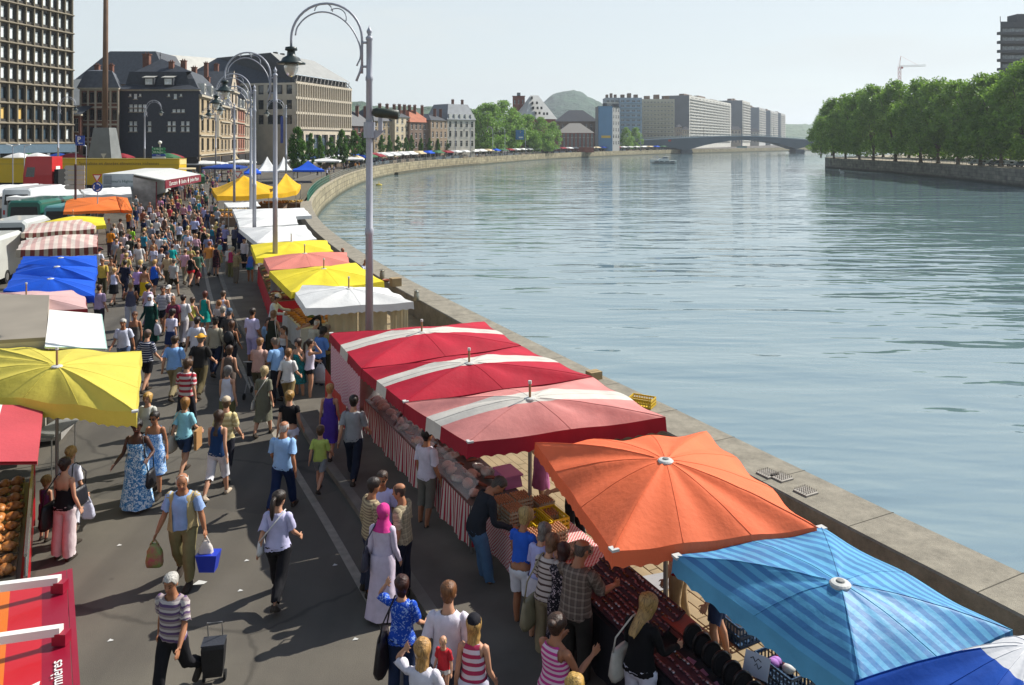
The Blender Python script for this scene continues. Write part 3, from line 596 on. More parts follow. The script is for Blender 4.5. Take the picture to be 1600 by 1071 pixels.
# --- office block with the sloping roof
def office():
 C = AT(461.5, 240); d = Vector((.27, 1)).normalized(); L = 36.5; n = Vector((d.y, -d.x)); A = Vector((C.x, C.y)); B = A + d * L; W = 46; A2 = A - n * W
 t = thing('office_block', 'pale concrete office block with window rows and a steep slate roof', 'building', (A.x, A.y, 0))
 zc = ZH(129, 240); z1 = ZH(200, 240); rows = 3; fl = (zc - z1) / rows; cols = 24; pale = pm('office_concrete', 'b5aa97', .85, .1, .6, .2, 8)
 ops = grid_ops(L, cols, z1, fl, rows, .56, .62, .5, .24); gops = grid_ops(L, 7, .2, z1 - .6, 1, .8, .8, .4, .05)
 b = facade(MB(), A, B, z1, zc, ops, .5); facade(b, A, B, 0, z1, gops, .8); ops2 = grid_ops(W, 14, z1, fl, rows, .6, .62, .5, .24)
 facade(b, A2, A, 0, zc, ops2, .4); b.build('wall', pale, t); windows(t, A, B, ops, M_DKFR, GLB, .5, 1, 2); windows(t, A2, A, ops2[10:14] + ops2[24:28] + ops2[38:42], M_DKFR, GL, .4, 1, 1)
 wins_joined(t, A2, A, ops2[:10] + ops2[14:24] + ops2[28:38], M_DKFR, GL, .4)
 windows(t, A, B, gops, M_DKFR, GLB, .8, 2, 1)
 rz = math.atan2(d.y, d.x); fin = MB(); fin.box((0, -.25, (zc - z1) / 2), (.24, .5, zc - z1)); fme = fin.mesh('fin', pale)
 for k in range(cols + 1): q = A + d * (.5 + (L - 1) * k / cols); link('fin', fme, t, Vector((q.x, q.y, z1)) - wloc(t), rz)
 for r_ in range(rows + 1):
  z = z1 + fl * r_; q = A + d * L / 2 + n * .2; b = MB(); b.box((q.x, q.y, z), (L + .4, .4, .7), rz=rz); b.build('ledge', pale, t)
 # lattice under the eaves, then the roof
 lt = MB(); nz = 15
 for k in range(nz):
  for s in (0, 1):
   u0 = L * (k + s) / nz; u1 = L * (k + 1 - s) / nz; a = A + d * u0 + n * .3; e = A + d * u1 - n * .6
   lt.tube([(a.x, a.y, zc + .4), (e.x, e.y, zc + 2.4)], .14, 4)
 lt.build('eaves_lattice', M_DKFR, t)
 b = MB(); bx_ = MB(); q = A + d * L / 2 - n * W / 2; facade(bx_, A - n * 1.4, B - n * 1.4 - d * .2, zc, zc + 2.5); bx_.build('eaves_wall', M_DKFR, t)
 zt = ZH(84, 246); e0 = A - n * .3 + d * .0; e1 = B - n * .3 - d * 0; r0 = A - n * 9 + d * 1.0; r1 = B - n * 9 - d * 9; r2 = A2 + d * 9
 zr = zc + 2.6
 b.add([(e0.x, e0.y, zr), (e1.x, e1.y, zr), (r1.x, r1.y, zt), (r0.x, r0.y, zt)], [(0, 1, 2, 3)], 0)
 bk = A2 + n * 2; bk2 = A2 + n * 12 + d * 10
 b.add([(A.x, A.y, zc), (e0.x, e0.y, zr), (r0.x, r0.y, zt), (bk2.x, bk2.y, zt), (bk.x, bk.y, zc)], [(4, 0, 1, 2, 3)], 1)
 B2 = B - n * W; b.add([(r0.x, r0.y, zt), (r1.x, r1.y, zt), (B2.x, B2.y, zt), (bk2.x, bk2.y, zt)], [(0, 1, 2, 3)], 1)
 b.build('roof', [pm('roof_sunlit_slate', '8d8d88', .5, .12, .6, .2, 5), M_SLATE], t)  # river-side slope: sunlight put into a lighter slate colour
 for k in range(3): q = r0 + d * (6 + k * 4) - n * 2; v_ = MB(); v_.box((q.x, q.y, zt + .4), (1.2, 1.2, .9)); v_.build('roof_vent', M_DKFR, t)
 ga = A2 - d * .0; g2 = roofblock('office_wing', 'long navy slate roof behind the terrace houses', 292, 350, 262, 30, ZH(125, 262), ZH(102, 262), 9, M_STONED, M_SLATE)
office()
# --- house row beyond, at the bend
def farrow():
 specs = [(547, 584, 285, 197, 174, '6b4a40', 'slate', 3, 4, 'dark brick house with a blue slate mansard right of the office block'),
             (584, 617, 292, 189, 170, '9c8b72', 'slate', 4, 5, 'tan quay house with many chimneys behind the near lamp post'),
             (617, 640, 300, 183, 171, 'b7aa90', 'slate', 4, 3, 'cream quay house lit by the sun'),
             (640, 673, 308, 191, 172, '7d6a5c', 'red', 3, 5, 'brown brick quay house under an orange tiled roof'),
             (673, 699, 316, 188, 178, '8c7a66', 'slate', 3, 4, 'tan brick quay house with a low slate roof'),
             (699, 742, 326, 187, 163, 'b3ada0', 'mans', 3, 5, 'large pale house with white dormers in a grey mansard roof')]
 for px0, px1, Y, pyc, pyr, cw, rf, rows, cols, lab in specs:
  A = AT(px0, Y); B = AT(px1, Y + 10); A = Vector((A.x, A.y)); B = Vector((B.x, B.y)); zc = ZH(pyc, Y); zr = ZH(pyr, Y + 5); t = thing('quay_house', lab, 'house', (A.x, A.y, 0), group='house row at the river bend'); L = (B - A).length
  ops = grid_ops(L, cols, 3.8, (zc - 3.8) / rows, rows, .4, .6); wm = pm('quay_wall_' + cw, cw, .9, .15, .6, .2, 5)
  b = facade(MB(), A, B, 0, zc, ops); r = rect(A, B, 14); facade(b, r[1], r[2], 0, zc); facade(b, r[3], r[0], 0, zc); b.build('wall', wm, t); wins_joined(t, A, B, ops, M_WFR, GL)
  g = rect(A, B, 14, .4); b = MB()
  if rf == 'mans':
   m1 = inset(g, 2.5); frustum(b, g, zc, m1, zr); b.build('roof', pm('mansard_grey', '70757a', .5, .15, .6, .2, 5), t)
   p0, d, n, L_ = fr(A, B)
   for k in range(5):
    q = p0 + d * L * (k + .5) / 5 - n * .4; w_ = MB(); w_.box((q.x, q.y, zc + 1.3), (1.6, 1.4, 2), rz=math.atan2(d.y, d.x)); w_.build('dormer', M_WFR, t)
  else: hip(b, g, zc, zr, 5); b.build('roof', M_SLATE if rf == 'slate' else pm('orange_tiles', '9a5a3f', .8, .2, .8, .3, 6), t)
  for k in range(3 if rows > 3 else 2): q = A.lerp(B, .15 + .35 * k); chimney(t, q.x, q.y + 6, zc + 1, zr + 1.8, 1.1)
farrow()
# --- beyond the grove: museum with white roof, brick tower, hall, blue gable, dark mass
def simple(name, lab, px0, px1, Y, pyc, pyr, depth, wall, roof, rows, cols, run=6, base=3.5, wf=.45, hf=.55, yaw=0, fm=None, gm=None, side=True, cat='building'):
 A = AT(px0, Y); B = AT(px1, Y + yaw); zc = ZH(pyc, Y); t = thing(name, lab, cat, (A.x, A.y, 0)); L = Vector((B.x - A.x, B.y - A.y)).length
 ops = grid_ops(L, cols, base, (zc - base) / rows, rows, wf, hf) if rows else []
 b = facade(MB(), A, B, 0, zc, ops); r = rect(A, B, depth); facade(b, r[1], r[2], 0, zc); facade(b, r[3], r[0], 0, zc); b.build('wall', wall, t)
 if rows: wins_joined(t, A, B, ops, fm or M_WFR, gm or GL)
 b = MB(); g = rect(A, B, depth, .4)
 if pyr is None: b.quad(*[(x, y, zc) for x, y in g]); b.box(((r[0][0] + r[1][0]) / 2, (r[0][1] + r[2][1]) / 2, zc + 1), (L * .3, 4, 2)); b.build('flat_roof', roof, t)
 else: hip(b, g, zc, ZH(pyr, Y + depth / 2), run); b.build('roof', roof, t)
 return t, A, B, zc, L, r
M_RED = pm('museum_brick', '7e4a3c', .9, .15, .5, .2, 5)
simple('brick_tower', 'square brick tower with a glazed top above the trees', 801, 820, 470, 150, None, 8, M_RED, GLB, 5, 3, wf=.35, hf=.4)
t = thing('museum_house', 'brick house with a tall white steep roof dotted with dormers', 'building', tuple(AT(818, 455)))
A, B = AT(822, 455), AT(868, 462); b = MB(); r = rect(A, B, 18); zc = ZH(186, 455); frustum(b, r, 0, r, zc, 0, False); b.build('wall', M_RED, t)
b = MB(); g = rect(A, B, 18, .8); zt = ZH(149, 463); a1 = AT(829, 464); a2 = AT(841, 466); b.add([(g[0][0], g[0][1], zc), (g[1][0], g[1][1], zc), (a2.x, a2.y, zt), (a1.x, a1.y, zt), (g[3][0], g[3][1], zc), (g[2][0], g[2][1], zc)], [(0, 1, 2, 3), (4, 0, 3), (1, 5, 2)]); b.build('roof', pm('white_slate', 'b9b8b2', .4, .08, .5, .1), t)
for px, py in ((832, 161), (839, 161), (833, 169), (840, 169), (846, 169), (837, 177), (843, 177), (850, 178), (855, 178), (831, 153)):
 f = (186 - py) / 37.0; q = AT(px, 455 + 8 * f); d_ = MB(); d_.box((q.x, q.y + .2, ZH(py, q.y)), (1.1, 1.8, 1.4)); d_.build('dormer', M_DKFR, t)
simple('market_hall', 'low hall with a grey hipped roof and white pillared front', 872, 928, 480, 208, 193, 20, M_RED, pm('hall_roof', '837f78', .7, .1), 1, 9, 8, 1.0, .7, .75)
simple('dark_rooftops', 'dark slate roofed block between the hill and the market hall', 868, 935, 540, 190, 173, 30, M_STONED, M_SLATE, 2, 9, 10)
t, A, B, zc, L, r = simple('blue_gable_house', 'tall narrow building with a blank blue gable wall', 936, 957, 520, 166, None, 10, pm('blue_gable', '5c82a0', .8, .08, .2, .1), M_SLATE, 0, 0)
b = MB(); b.box((A.x + 4.5, A.y - .1, ZH(214, 520)), (6, .12, 1.6)); b.build('painted_sign', pm('sign_yellow', 'c9a63c', .7, .1), t)
simple('grey_quay_house', 'narrow grey front beside the blue gable', 957, 968, 521, 167, None, 12, pm('grey_front', '8a8a86', .9, .1), M_SLATE, 6, 3, yaw=12)
def flats(name, lab, px0, px1, Y, pyt, depth, cw, rows, cols, yaw=0, cs=None, wf=.6, hf=.5, roofbits=True, bal=None):
 A = AT(px0, Y); B = AT(px1, Y + yaw); zc = ZH(pyt, Y); t = thing(name, lab, 'building', (A.x, A.y, 0), group='apartment blocks along the river'); p0, d, n, L = fr(A, B)
 ops = grid_ops(L, cols, 6, (zc - 7) / rows, rows, wf, hf, L * .02); b = facade(MB(), A, B, 0, zc, ops, .5); b.build('wall', pm('flats_' + cw, cw, .85, .1, .2, .1), t); wins_joined(t, A, B, ops, M_WFR, GLB, .5)
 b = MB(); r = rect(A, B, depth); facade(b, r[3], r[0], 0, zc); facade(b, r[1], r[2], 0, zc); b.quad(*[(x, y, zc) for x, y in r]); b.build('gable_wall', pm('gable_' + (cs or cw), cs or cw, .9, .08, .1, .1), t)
 rz = math.atan2(d.y, d.x)
 for k in range(rows):
  z = 6 + (zc - 7) / rows * k + .3; q = p0 + d * L / 2 + n * .5; s = MB(); s.box((q.x, q.y, z), (L * .97, 1.1, .25), rz=rz); s.box((q.x + n.x * .5, q.y + n.y * .5, z + .5), (L * .97, .08, .9), rz=rz); s.build('balcony', pm('balcony_' + (bal or 'b9b8b0'), bal or 'b9b8b0', .7, .1), t)
 if roofbits:
  for k in range(3): q = p0 + d * L * (.2 + .3 * k) - n * depth * .5; s = MB(); s.box((q.x, q.y, zc + 1.4 + .5 * (k % 2)), (L * .16, 5, 2.8 + k % 2), rz=rz); s.build('roof_hut', M_STONED, t)
 return t
flats('apartment_block', 'blue grey apartment block with balconies nearest the blue gable', 946, 968, 610, 153, 18, '9aa3a8', 9, 3)
flats('apartment_block', 'bluish apartment block with long balconies and antennas on the roof', 968, 1003, 606, 153, 18, '8fa0ad', 9, 4, bal='7f97a8')
flats('apartment_block', 'beige apartment block with a blank right strip above the bridge', 1003.5, 1054, 625, 155, 18, 'b3ab98', 10, 9, wf=.45, hf=.42, bal='a89f8c')
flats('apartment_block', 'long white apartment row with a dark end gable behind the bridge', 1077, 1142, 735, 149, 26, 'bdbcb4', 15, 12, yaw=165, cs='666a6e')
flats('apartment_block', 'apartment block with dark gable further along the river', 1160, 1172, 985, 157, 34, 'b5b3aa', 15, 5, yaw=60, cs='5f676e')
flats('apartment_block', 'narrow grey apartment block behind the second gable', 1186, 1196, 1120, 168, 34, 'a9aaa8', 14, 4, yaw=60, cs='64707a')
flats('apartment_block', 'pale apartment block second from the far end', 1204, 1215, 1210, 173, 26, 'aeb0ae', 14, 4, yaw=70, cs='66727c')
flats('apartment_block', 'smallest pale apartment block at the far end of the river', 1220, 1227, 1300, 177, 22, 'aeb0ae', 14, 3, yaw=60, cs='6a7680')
for px0, px1, Y, pyt, cw, lab in ((1057, 1066, 722, 199, '9a8c7c', 'low brick house below the dark end gable'), (1066, 1077, 726, 203, 'b0a694', 'low cream house below the long white row'), (1142, 1158, 930, 203, 'a89c8c', 'low houses between the tall apartment blocks'), (1172, 1186, 1080, 206, 'a09a90', 'low grey houses before the far apartment blocks')):
 simple('low_house', lab, px0, px1, Y, pyt, pyt - 5, 10, pm('low_' + cw, cw, .9, .1), M_SLATE, 3, 3, 3, cat='house')
# --- right bank tower
t = thing('right_bank_tower', 'dark apartment tower with balcony bands above the right bank trees', 'building', tuple(AT(1563, 285)))
SK = .62; A, B = AT(1563, 285), AT(1625, 285); zc = ZH(34, 285); L = B.x - A.x; fl = 3.2; rows = 14; b = MB(); r = rect(A, B, 16); ops = []
for k in range(rows): ops.append((.8, L - .8, zc - 2.2 - fl * k - 1.5, zc - 2.2 - fl * k))
facade(b, A, B, RB, zc, ops, 1.0); facade(b, r[3], r[0], RB, zc); b.quad(*[(x, y, zc) for x, y in r]); b.build('wall', pm('tower_dark', '40444a', .8, .1), t)
windows(t, A, B, ops, M_DKFR, glass('tower_glass', '6a767c'), 1.0, 5, 1)
for k in range(rows):
 s = MB(); s.box(((A.x + B.x) / 2 - .6, A.y - .6, zc - 2.2 - fl * k - 2.1), (L + 1.2, 1.4, 1.0)); s.build('balcony', pm('balcony_dark', '4a4e54', .8, .1), t)
SK = 0.0; s = MB(); s.box((A.x + 11, A.y + 6, zc + 1.5), (6, 6, 3.4)); s.build('roof_hut', pm('tower_dark', '40444a'), t)
s = MB(); s.tube([(A.x + .6, A.y + 1, zc), (A.x + .6, A.y + 1, zc + 2)], .12, 5); s.build('antenna', M_DKFR, t)
# ================================================================ bridge, boats, crane
def bridge():
 prof = [(978, 219.5, 226), (1000, 218.4, 227), (1030, 217, 229), (1056, 215.6, 232), (1070, 215, 235.5), (1084, 214.4, 232), (1100, 213.6, 227.5), (1120, 212.8, 223.5), (1140, 212.3, 220.5), (1160, 212.1, 219), (1180, 212.4, 219.4), (1200, 213.2, 221.5), (1220, 214.6, 225.5), (1234, 215.8, 229.5), (1245, 216.6, 233.5), (1258, 217.6, 230), (1290, 220, 226), (1400, 224, 229)]
 YY = lambda px: 600 + (px - 985) * .127
 A = AT(978, YY(978)); t = thing('road_bridge', 'flat arched concrete road bridge crossing the river in the distance', 'bridge', (A.x, A.y, 0)); b = MB(); rows = []
 for px, yt, yb in prof:
  p = AT(px, YY(px)); zt, zb = ZH(yt, p.y), ZH(yb, p.y); rows.append([(p.x, p.y, zb), (p.x, p.y - .05, zt), (p.x - 2, p.y + 18, zt), (p.x - 2, p.y + 18, zb)])
 b.rings(rows); b.build('deck', pm('bridge_concrete', '4a565e', .85, .12, .1, .1), t)
 f = MB()
 for k in range(len(prof) - 1):
  p = AT(prof[k][0], YY(prof[k][0])); q = AT(prof[k + 1][0], YY(prof[k + 1][0])); z0, z1 = ZH(prof[k][1], p.y), ZH(prof[k + 1][1], q.y)
  f.add([(p.x, p.y - .6, z0 - .7), (q.x, q.y - .6, z1 - .7), (q.x, q.y - .6, z1 + .02), (p.x, p.y - .6, z0 + .02), (p.x, p.y, z0 + .02), (q.x, q.y, z1 + .02)], [(0, 1, 2, 3), (3, 2, 5, 4)])
 f.build('parapet_beam', pm('bridge_edge', '8a949a', .8, .1), t)
 rl = MB()
 for k in range(len(prof) - 1):
  p = AT(prof[k][0], YY(prof[k][0])); q = AT(prof[k + 1][0], YY(prof[k + 1][0])); z0, z1 = ZH(prof[k][1], p.y), ZH(prof[k + 1][1], q.y); n_ = max(2, int((q.x - p.x) / 2.2))
  rl.tube([(p.x, p.y - .4, z0 + 1.1), (q.x, q.y - .4, z1 + 1.1)], .09, 4); rl.tube([(p.x, p.y - .4, z0 + .55), (q.x, q.y - .4, z1 + .55)], .05, 4)
  for j in range(n_): u = j / n_; rl.box((p.x + (q.x - p.x) * u, p.y + (q.y - p.y) * u - .4, z0 + (z1 - z0) * u + .55), (.12, .12, 1.1))
 rl.build('railing', pm('bridge_rail', '5f7f86', .6, .1), t)
 for px, wd in ((1070, 16), (1245, 13), (1030, 11)):
  p = AT(px, YY(px) + 8); w_ = wd * p.y / FPX; s = MB(); zt = ZH(233.5 if px != 1030 else 229, p.y); s.box((p.x, p.y, (zt + WL - 1) / 2), (w_, 15, zt - WL + 1)); s.box((p.x, p.y, WL + 1.2), (w_ * 1.15, 16.5, 1.0)); s.build('pier', pm('pier_concrete', '5c6468', .9, .15, .2, .2), t)
 for px in (1040, 1100, 1160, 1210):
  p = AT(px, YY(px)); s = MB(); z = ZH(214, p.y); s.tube([(p.x, p.y + 2, z), (p.x, p.y + 2, z + 7)], .1, 5); s.box((p.x + .8, p.y + 2, z + 7), (1.6, .3, .15)); s.build('bridge_lamp', M_DKFR, t)
 p = AT(1046, YY(1046)); s = MB(); s.box((p.x, p.y - .8, ZH(220, p.y)), (2.2, .1, 1.3)); s.build('navigation_sign', pm('nav_red', 'b04a44', .6, .05), t)
bridge()
def hull(b, L, W, H, m=0, z0=-.3, bow=1):
 rs = []
 for i in range(11):
  u = i / 10; x = -L / 2 + L * u; wf = (1 - max(0, (u - .5) / .5) ** 2.2) * (.86 + .14 * min(1, u * 4)); sh = H * (1 + .35 * u * u); hw = max(.04, W / 2 * wf)
  rs.append([(x, -hw, sh), (x - .1 * (1 - u), -hw * .86, H * .35), (x - (.5 * u), -hw * .45, z0), (x - (.5 * u), hw * .45, z0), (x - .1 * (1 - u), hw * .86, H * .35), (x, hw, sh)])
 b.rings(rs, m); return b
def cruiser():
 p = AT(1036, 356); t = thing('cabin_cruiser', 'white cabin cruiser with a dark stripe moving along the river', 'boat', (p.x, p.y, WL)); t.rotation_euler[2] = R(178)
 wh = pm('boat_white', 'c9cbc6', .35, .06, 1, .02); dk = pm('boat_stripe', '2c3440', .35, .1); b = MB(); hull(b, 11.6, 3.5, 1.25); b.build('hull', wh, t, local=True, smooth=False)
 s = MB()
 for k in (-1, 1):
  for j in range(4): s.box((-3.9 + j * 2.3, k * (1.66 - .04 * j), .82), (1.9, .06, .34))
 s.build('hull_window', dk, t, local=True)
 s = MB(); s.box((0, 0, .2), (9.6, 3.45, .16)); s.build('stripe', dk, t, local=True)
 c = MB(); c.rings([[(-2.6, -1.3, 1.3), (2.6, -1.2, 1.45), (2.6, 1.2, 1.45), (-2.6, 1.3, 1.3)], [(-2.3, -1.2, 2.1), (1.5, -1.05, 2.15), (1.5, 1.05, 2.15), (-2.3, 1.2, 2.1)]]); c.build('cabin', wh, t, local=True)
 c = MB(); c.rings([[(-2.0, -1.1, 2.15), (.6, -1.0, 2.2), (.6, 1.0, 2.2), (-2.0, 1.1, 2.15)], [(-1.7, -1, 2.8), (-.3, -.9, 2.8), (-.3, .9, 2.8), (-1.7, 1, 2.8)]]); c.build('windshield', GLB, t, local=True)
 c = MB(); c.box((-1.4, 0, 2.86), (2.4, 2.2, .1)); c.build('roof', wh, t, local=True)
 c = MB(); c.tube([(-1.2, 0, 2.9), (-1.4, 0, 4.0)], .04, 5); c.build('mast', wh, t, local=True)
 c = MB()
 for j in range(7): c.tube([(5.2 - j * .8, -.35 - .18 * j, 1.5), (5.2 - j * .8, -.35 - .18 * j, 2.1)], .025, 4)
 c.tube([(5.3, -.3, 2.1), (.2, -1.55, 2.0)], .03, 4); c.build('bow_rail', wh, t, local=True)
cruiser()
p = AT(1162, 780); t = thing('barge', 'dark green moored barge beyond the bridge', 'boat', (p.x, p.y, WL)); b = MB(); hull(b, 22, 6, 2.4); b.build('hull', pm('barge_green', '34504c', .5, .1), t, local=True)
b = MB(); b.box((-2, 0, 3.6), (9, 4.4, 2.2)); b.build('cabin', pm('barge_cabin', '6b8a88', .5, .1), t, local=True); b = MB(); b.box((-2, 0, 4.8), (9.6, 4.8, .2)); b.build('cabin_roof', M_DKFR, t, local=True)
# swan-like bird and a floating buoy
for nm, lab, px, py, c in (('swan', 'white water bird swimming below the right embankment', 1316, 270, 'c9c9c2'), ('buoy', 'small yellow float drifting near the far quay wall', 592, 290, 'c0a83c')):
 p = G(px, py, WL); t = thing(nm, lab, 'bird' if nm == 'swan' else 'buoy', (p.x, p.y, WL)); b = MB(); b.ball((0, 0, .1), (.75, .4, .3), 10, 6); b.build('body', pm(nm, c, .7, .1), t, True, True)
 b = MB()
 if nm == 'swan': b.tube([(-.6, 0, .2), (-.8, 0, .6), (-.75, 0, 1.0), (-.95, 0, 1.05)], [.12, .08, .07, .06], 6); b.build('neck', pm(nm, c), t, True, True)
 else: b.tube([(0, 0, .3), (0, 0, .9)], .06, 6); b.build('pole', pm(nm, c), t, local=True)
def crane():
 p = AT(1405.5, 900); t = thing('tower_crane', 'red and white tower crane above the right bank trees', 'crane', (p.x, p.y, RB)); z0 = RB; zt = ZH(104, 900); zp = ZH(88, 900); rd = pm('crane_red', 'a34a42', .5, .1); gy = pm('crane_white', 'b5b5b0', .5, .1)
 def lattice(a, e, s, n_, bb, r=.13):
  a = Vector(a); e = Vector(e); d = (e - a); up = Vector((0, 0, 1)) if abs(d.normalized().z) < .9 else Vector((1, 0, 0)); u = d.cross(up).normalized() * s / 2; v = d.cross(u).normalized() * s / 2; cs = [u + v, u - v, -u - v, -u + v]
  for k in range(4): bb.tube([a + cs[k], e + cs[k]], r, 4)
  for i in range(n_):
   for k in range(4): bb.tube([a + d * i / n_ + cs[k], a + d * (i + 1) / n_ + cs[(k + 1) % 4]], r * .7, 3, 0, False)
 b = MB(); lattice((p.x, p.y, z0), (p.x, p.y, zt), 2.4, 18, b, .2); b.build('mast', rd, t)
 b = MB(); L = 41 * 900 / FPX; lattice((p.x, p.y, zt), (p.x + L, p.y, zt + 1), 1.7, 16, b, .16); b.build('jib', gy, t)
 b = MB(); b.tube([(p.x, p.y, zt), (p.x + 1.5, p.y, zp)], .25, 4); b.tube([(p.x + 1.5, p.y, zp), (p.x + L * .7, p.y, zt + 1.5)], .1, 4); b.tube([(p.x + 1.5, p.y, zp), (p.x - 1.5, p.y, zt + 1)], .1, 4); b.build('top_tower', rd, t)
 b = MB(); b.box((p.x + 2, p.y - 1.5, zt - 1.6), (1.8, 1.8, 2.2)); b.build('cab', rd, t)
crane()
# ================================================================ trees
def leaf_mat(name, c1, c2):
 m, t, p = new_mat(name); L = t.links.new; tc = nd(t, 'ShaderNodeTexCoord'); nz = nd(t, 'ShaderNodeTexNoise'); nz.inputs['Scale'].default_value = .5; nz.inputs['Detail'].default_value = 8; L(tc.outputs['Object'], nz.inputs[0])
 s = steps(t, nz.outputs[0], [(.32, hexc(c1)), (.68, hexc(c2))], 'LINEAR'); L(s, p.inputs['Base Color']); p.inputs['Roughness'].default_value = .55
 tr = nd(t, 'ShaderNodeBsdfTranslucent'); L(s, tr.inputs[0]); ms = nd(t, 'ShaderNodeMixShader'); ms.inputs[0].default_value = .48; L(p.outputs[0], ms.inputs[1]); L(tr.outputs[0], ms.inputs[2]); L(ms.outputs[0], t.nodes['Material Output'].inputs[0]); return m
LM1 = leaf_mat('plane_leaves', '456a1a', '86a83c'); LM2 = leaf_mat('grove_leaves', '557a2a', '8cae4c'); LM3 = leaf_mat('clipped_leaves', '2f5018', '557c2a'); BARK = pm('bark', '5a4e3e', .95, .25, 2, .6, 12)
def leaf_mesh(name, centers, radii, per, size, mat, seed):
 g_ = np.random.default_rng(seed); P = []
 for c, r in zip(centers, radii):
  k = max(6, int(per * r ** 2)); d = g_.normal(size=(k, 3)); d /= np.linalg.norm(d, axis=1)[:, None]; rad = r * g_.uniform(.35, 1.05, k) ** .6; P.append(np.array(c) + d * rad[:, None] * np.array([1, 1, .8]))
 P = np.concatenate(P); n = len(P); a = g_.normal(size=(n, 3)); a /= np.linalg.norm(a, axis=1)[:, None]; h = g_.normal(size=(n, 3)); h -= a * (h * a).sum(1)[:, None]; h /= np.linalg.norm(h, axis=1)[:, None]
 s = size * g_.uniform(.6, 1.35, (n, 1)); V = np.stack([P - a * s, P + h * s * .62, P + a * s * 1.1, P - h * s * .62], 1).reshape(-1, 3)
 me = bpy.data.meshes.new(name); me.vertices.add(4 * n); me.vertices.foreach_set('co', V.astype('f').ravel()); me.loops.add(4 * n); me.loops.foreach_set('vertex_index', np.arange(4 * n, dtype='i')); me.polygons.add(n); me.polygons.foreach_set('loop_start', np.arange(0, 4 * n, 4, dtype='i')); me.polygons.foreach_set('loop_total', np.full(n, 4, 'i')); me.materials.append(mat); me.update(); me.validate(); return me
def big_tree_meshes(name, H, W, seed, mat, base=.22, per=9, size=.42, ncl=60):
 r_ = random.Random(seed); tb = MB(); th = H * base; limbs = []
 tb.tube([(0, 0, 0), (.05, 0, .4), (.1, .05, th * .6), (.12, .1, th)], [H * .028, H * .021, H * .018, H * .016], 9)
 for k in range(7):
  a = k * 2 * math.pi / 7 + r_.uniform(-.3, .3); rr = W * .5 * r_.uniform(.35, .8); zz = H * r_.uniform(.55, .85); mid = (math.cos(a) * rr * .4, math.sin(a) * rr * .4, th + (zz - th) * .45)
  tb.tube([(.12, .1, th * .92), mid, (math.cos(a) * rr, math.sin(a) * rr, zz)], [H * .011, H * .007, H * .002], 6)
 cs, rs = [], []
 for k in range(ncl):
  u = r_.random(); z = base * .95 + (1 - base) * u; env = math.sin(min(1, (z - base * .8) / (1 - base * .8)) ** .62 * math.pi) ** .55 if z < .985 else .1
  a = r_.uniform(0, 2 * math.pi); rr = W * .5 * env * (r_.random() ** .45); cs.append((math.cos(a) * rr, math.sin(a) * rr, H * z * .95)); rs.append(W * .5 * r_.uniform(.15, .3))
 return tb.mesh(name + '_trunk', BARK, True), leaf_mesh(name + '_crown', cs, rs, per, size, mat, seed)
def tree(kind, lab, group, pos, meshes, s=1.0, sx=1.0, rz=0):
 t = thing(kind, lab, 'tree', pos, rz, group); a = link('trunk', meshes[0], t); b = link('crown', meshes[1], t); t.scale = (s * sx, s * sx, s); return t
PL = [big_tree_meshes('plane', 25, 18, 10 + k, LM1, .13, 20, .36, 125) for k in range(4)]
# right bank plane trees: a front row along the wall, a second row behind
ordn = ['first', 'second', 'third', 'fourth', 'fifth', 'sixth', 'seventh', 'eighth', 'ninth', 'tenth', 'eleventh', 'twelfth', 'thirteenth']
front = [(1272, 292, 181), (1292, 283, 152), (1310, 272, 147), (1331, 262, 139), (1352, 252, 131), (1386, 243, 124), (1425, 230, 122), (1452, 221, 121), (1482, 211, 124), (1516, 202, 114), (1548, 193, 112), (1588, 184, 92), (1632, 176, 88)]
for k, (px, Y, pt) in enumerate(front):
 p = AT(px, Y, RB); H = (ZH(pt, Y) - RB); s = H / 25
 tree('plane_tree', '%s plane tree from the left in the row above the right embankment' % ordn[k], 'plane trees on the right embankment', (p.x + 2.5, p.y, RB), PL[k % 4], s, .98 if k > 4 else .85, k * 1.3)
for k in range(9):
 px = 1300 + k * 40; Y = 310 - k * 13; p = AT(px, Y + 22, RB)
 tree('plane_tree', '%s plane tree from the left in the rear row of the right bank' % ordn[k], 'rear plane trees on the right bank', (p.x, p.y, RB), PL[(k + 2) % 4], .9, 1.05, k * 2.1)
GR = [big_tree_meshes('grove', 24, 17, 30 + k, LM2, .1, 17, .42, 100) for k in range(3)]
for k, (px, Y, pt, sx) in enumerate(((722, 372, 184, 1.0), (742, 395, 170, 1.1), (763, 385, 160, 1.1), (784, 405, 157, 1.15), (804, 415, 172, 1.0), (824, 420, 178, 1.0), (846, 428, 183, 1.0), (863, 436, 190, .85))):
 p = AT(px, Y); H = ZH(pt, Y); tree('plane_tree', '%s tree from the left in the green grove beyond the house row' % ordn[k], 'grove beyond the house row', (p.x, p.y, 0), GR[k % 3], H / 24, sx, k)
for k, (px, Y) in enumerate(((979, 560), (993, 572))):
 p = AT(px, Y); tree('park_tree', ('left' if k == 0 else 'right') + ' one of two light green trees beside the bridge ramp', 'trees by the bridge ramp', (p.x, p.y, 0), GR[k], ZH(199, Y) / 24, .9, k)
def clipped(H, W, seed, nl, size):
 r_ = random.Random(seed); tb = MB(); tb.tube([(0, 0, 0), (0, 0, H * .3)], [H * .02, H * .014], 7); cs, rs = [], []
 for k in range(70):
  z = r_.uniform(.22, 1.0); u = (z - .2) / .8; env = (math.sin(u ** .75 * math.pi) ** .6) * .5 * W; a = r_.uniform(0, 6.3); rr = env * r_.random() ** .4 * .86; cs.append((math.cos(a) * rr, math.sin(a) * rr, z * H * .95)); rs.append(W * r_.uniform(.09, .15))
 return tb.mesh('clipped_trunk', BARK), leaf_mesh('clipped_crown', cs, rs, nl*3, size, mat=LM3, seed=seed)
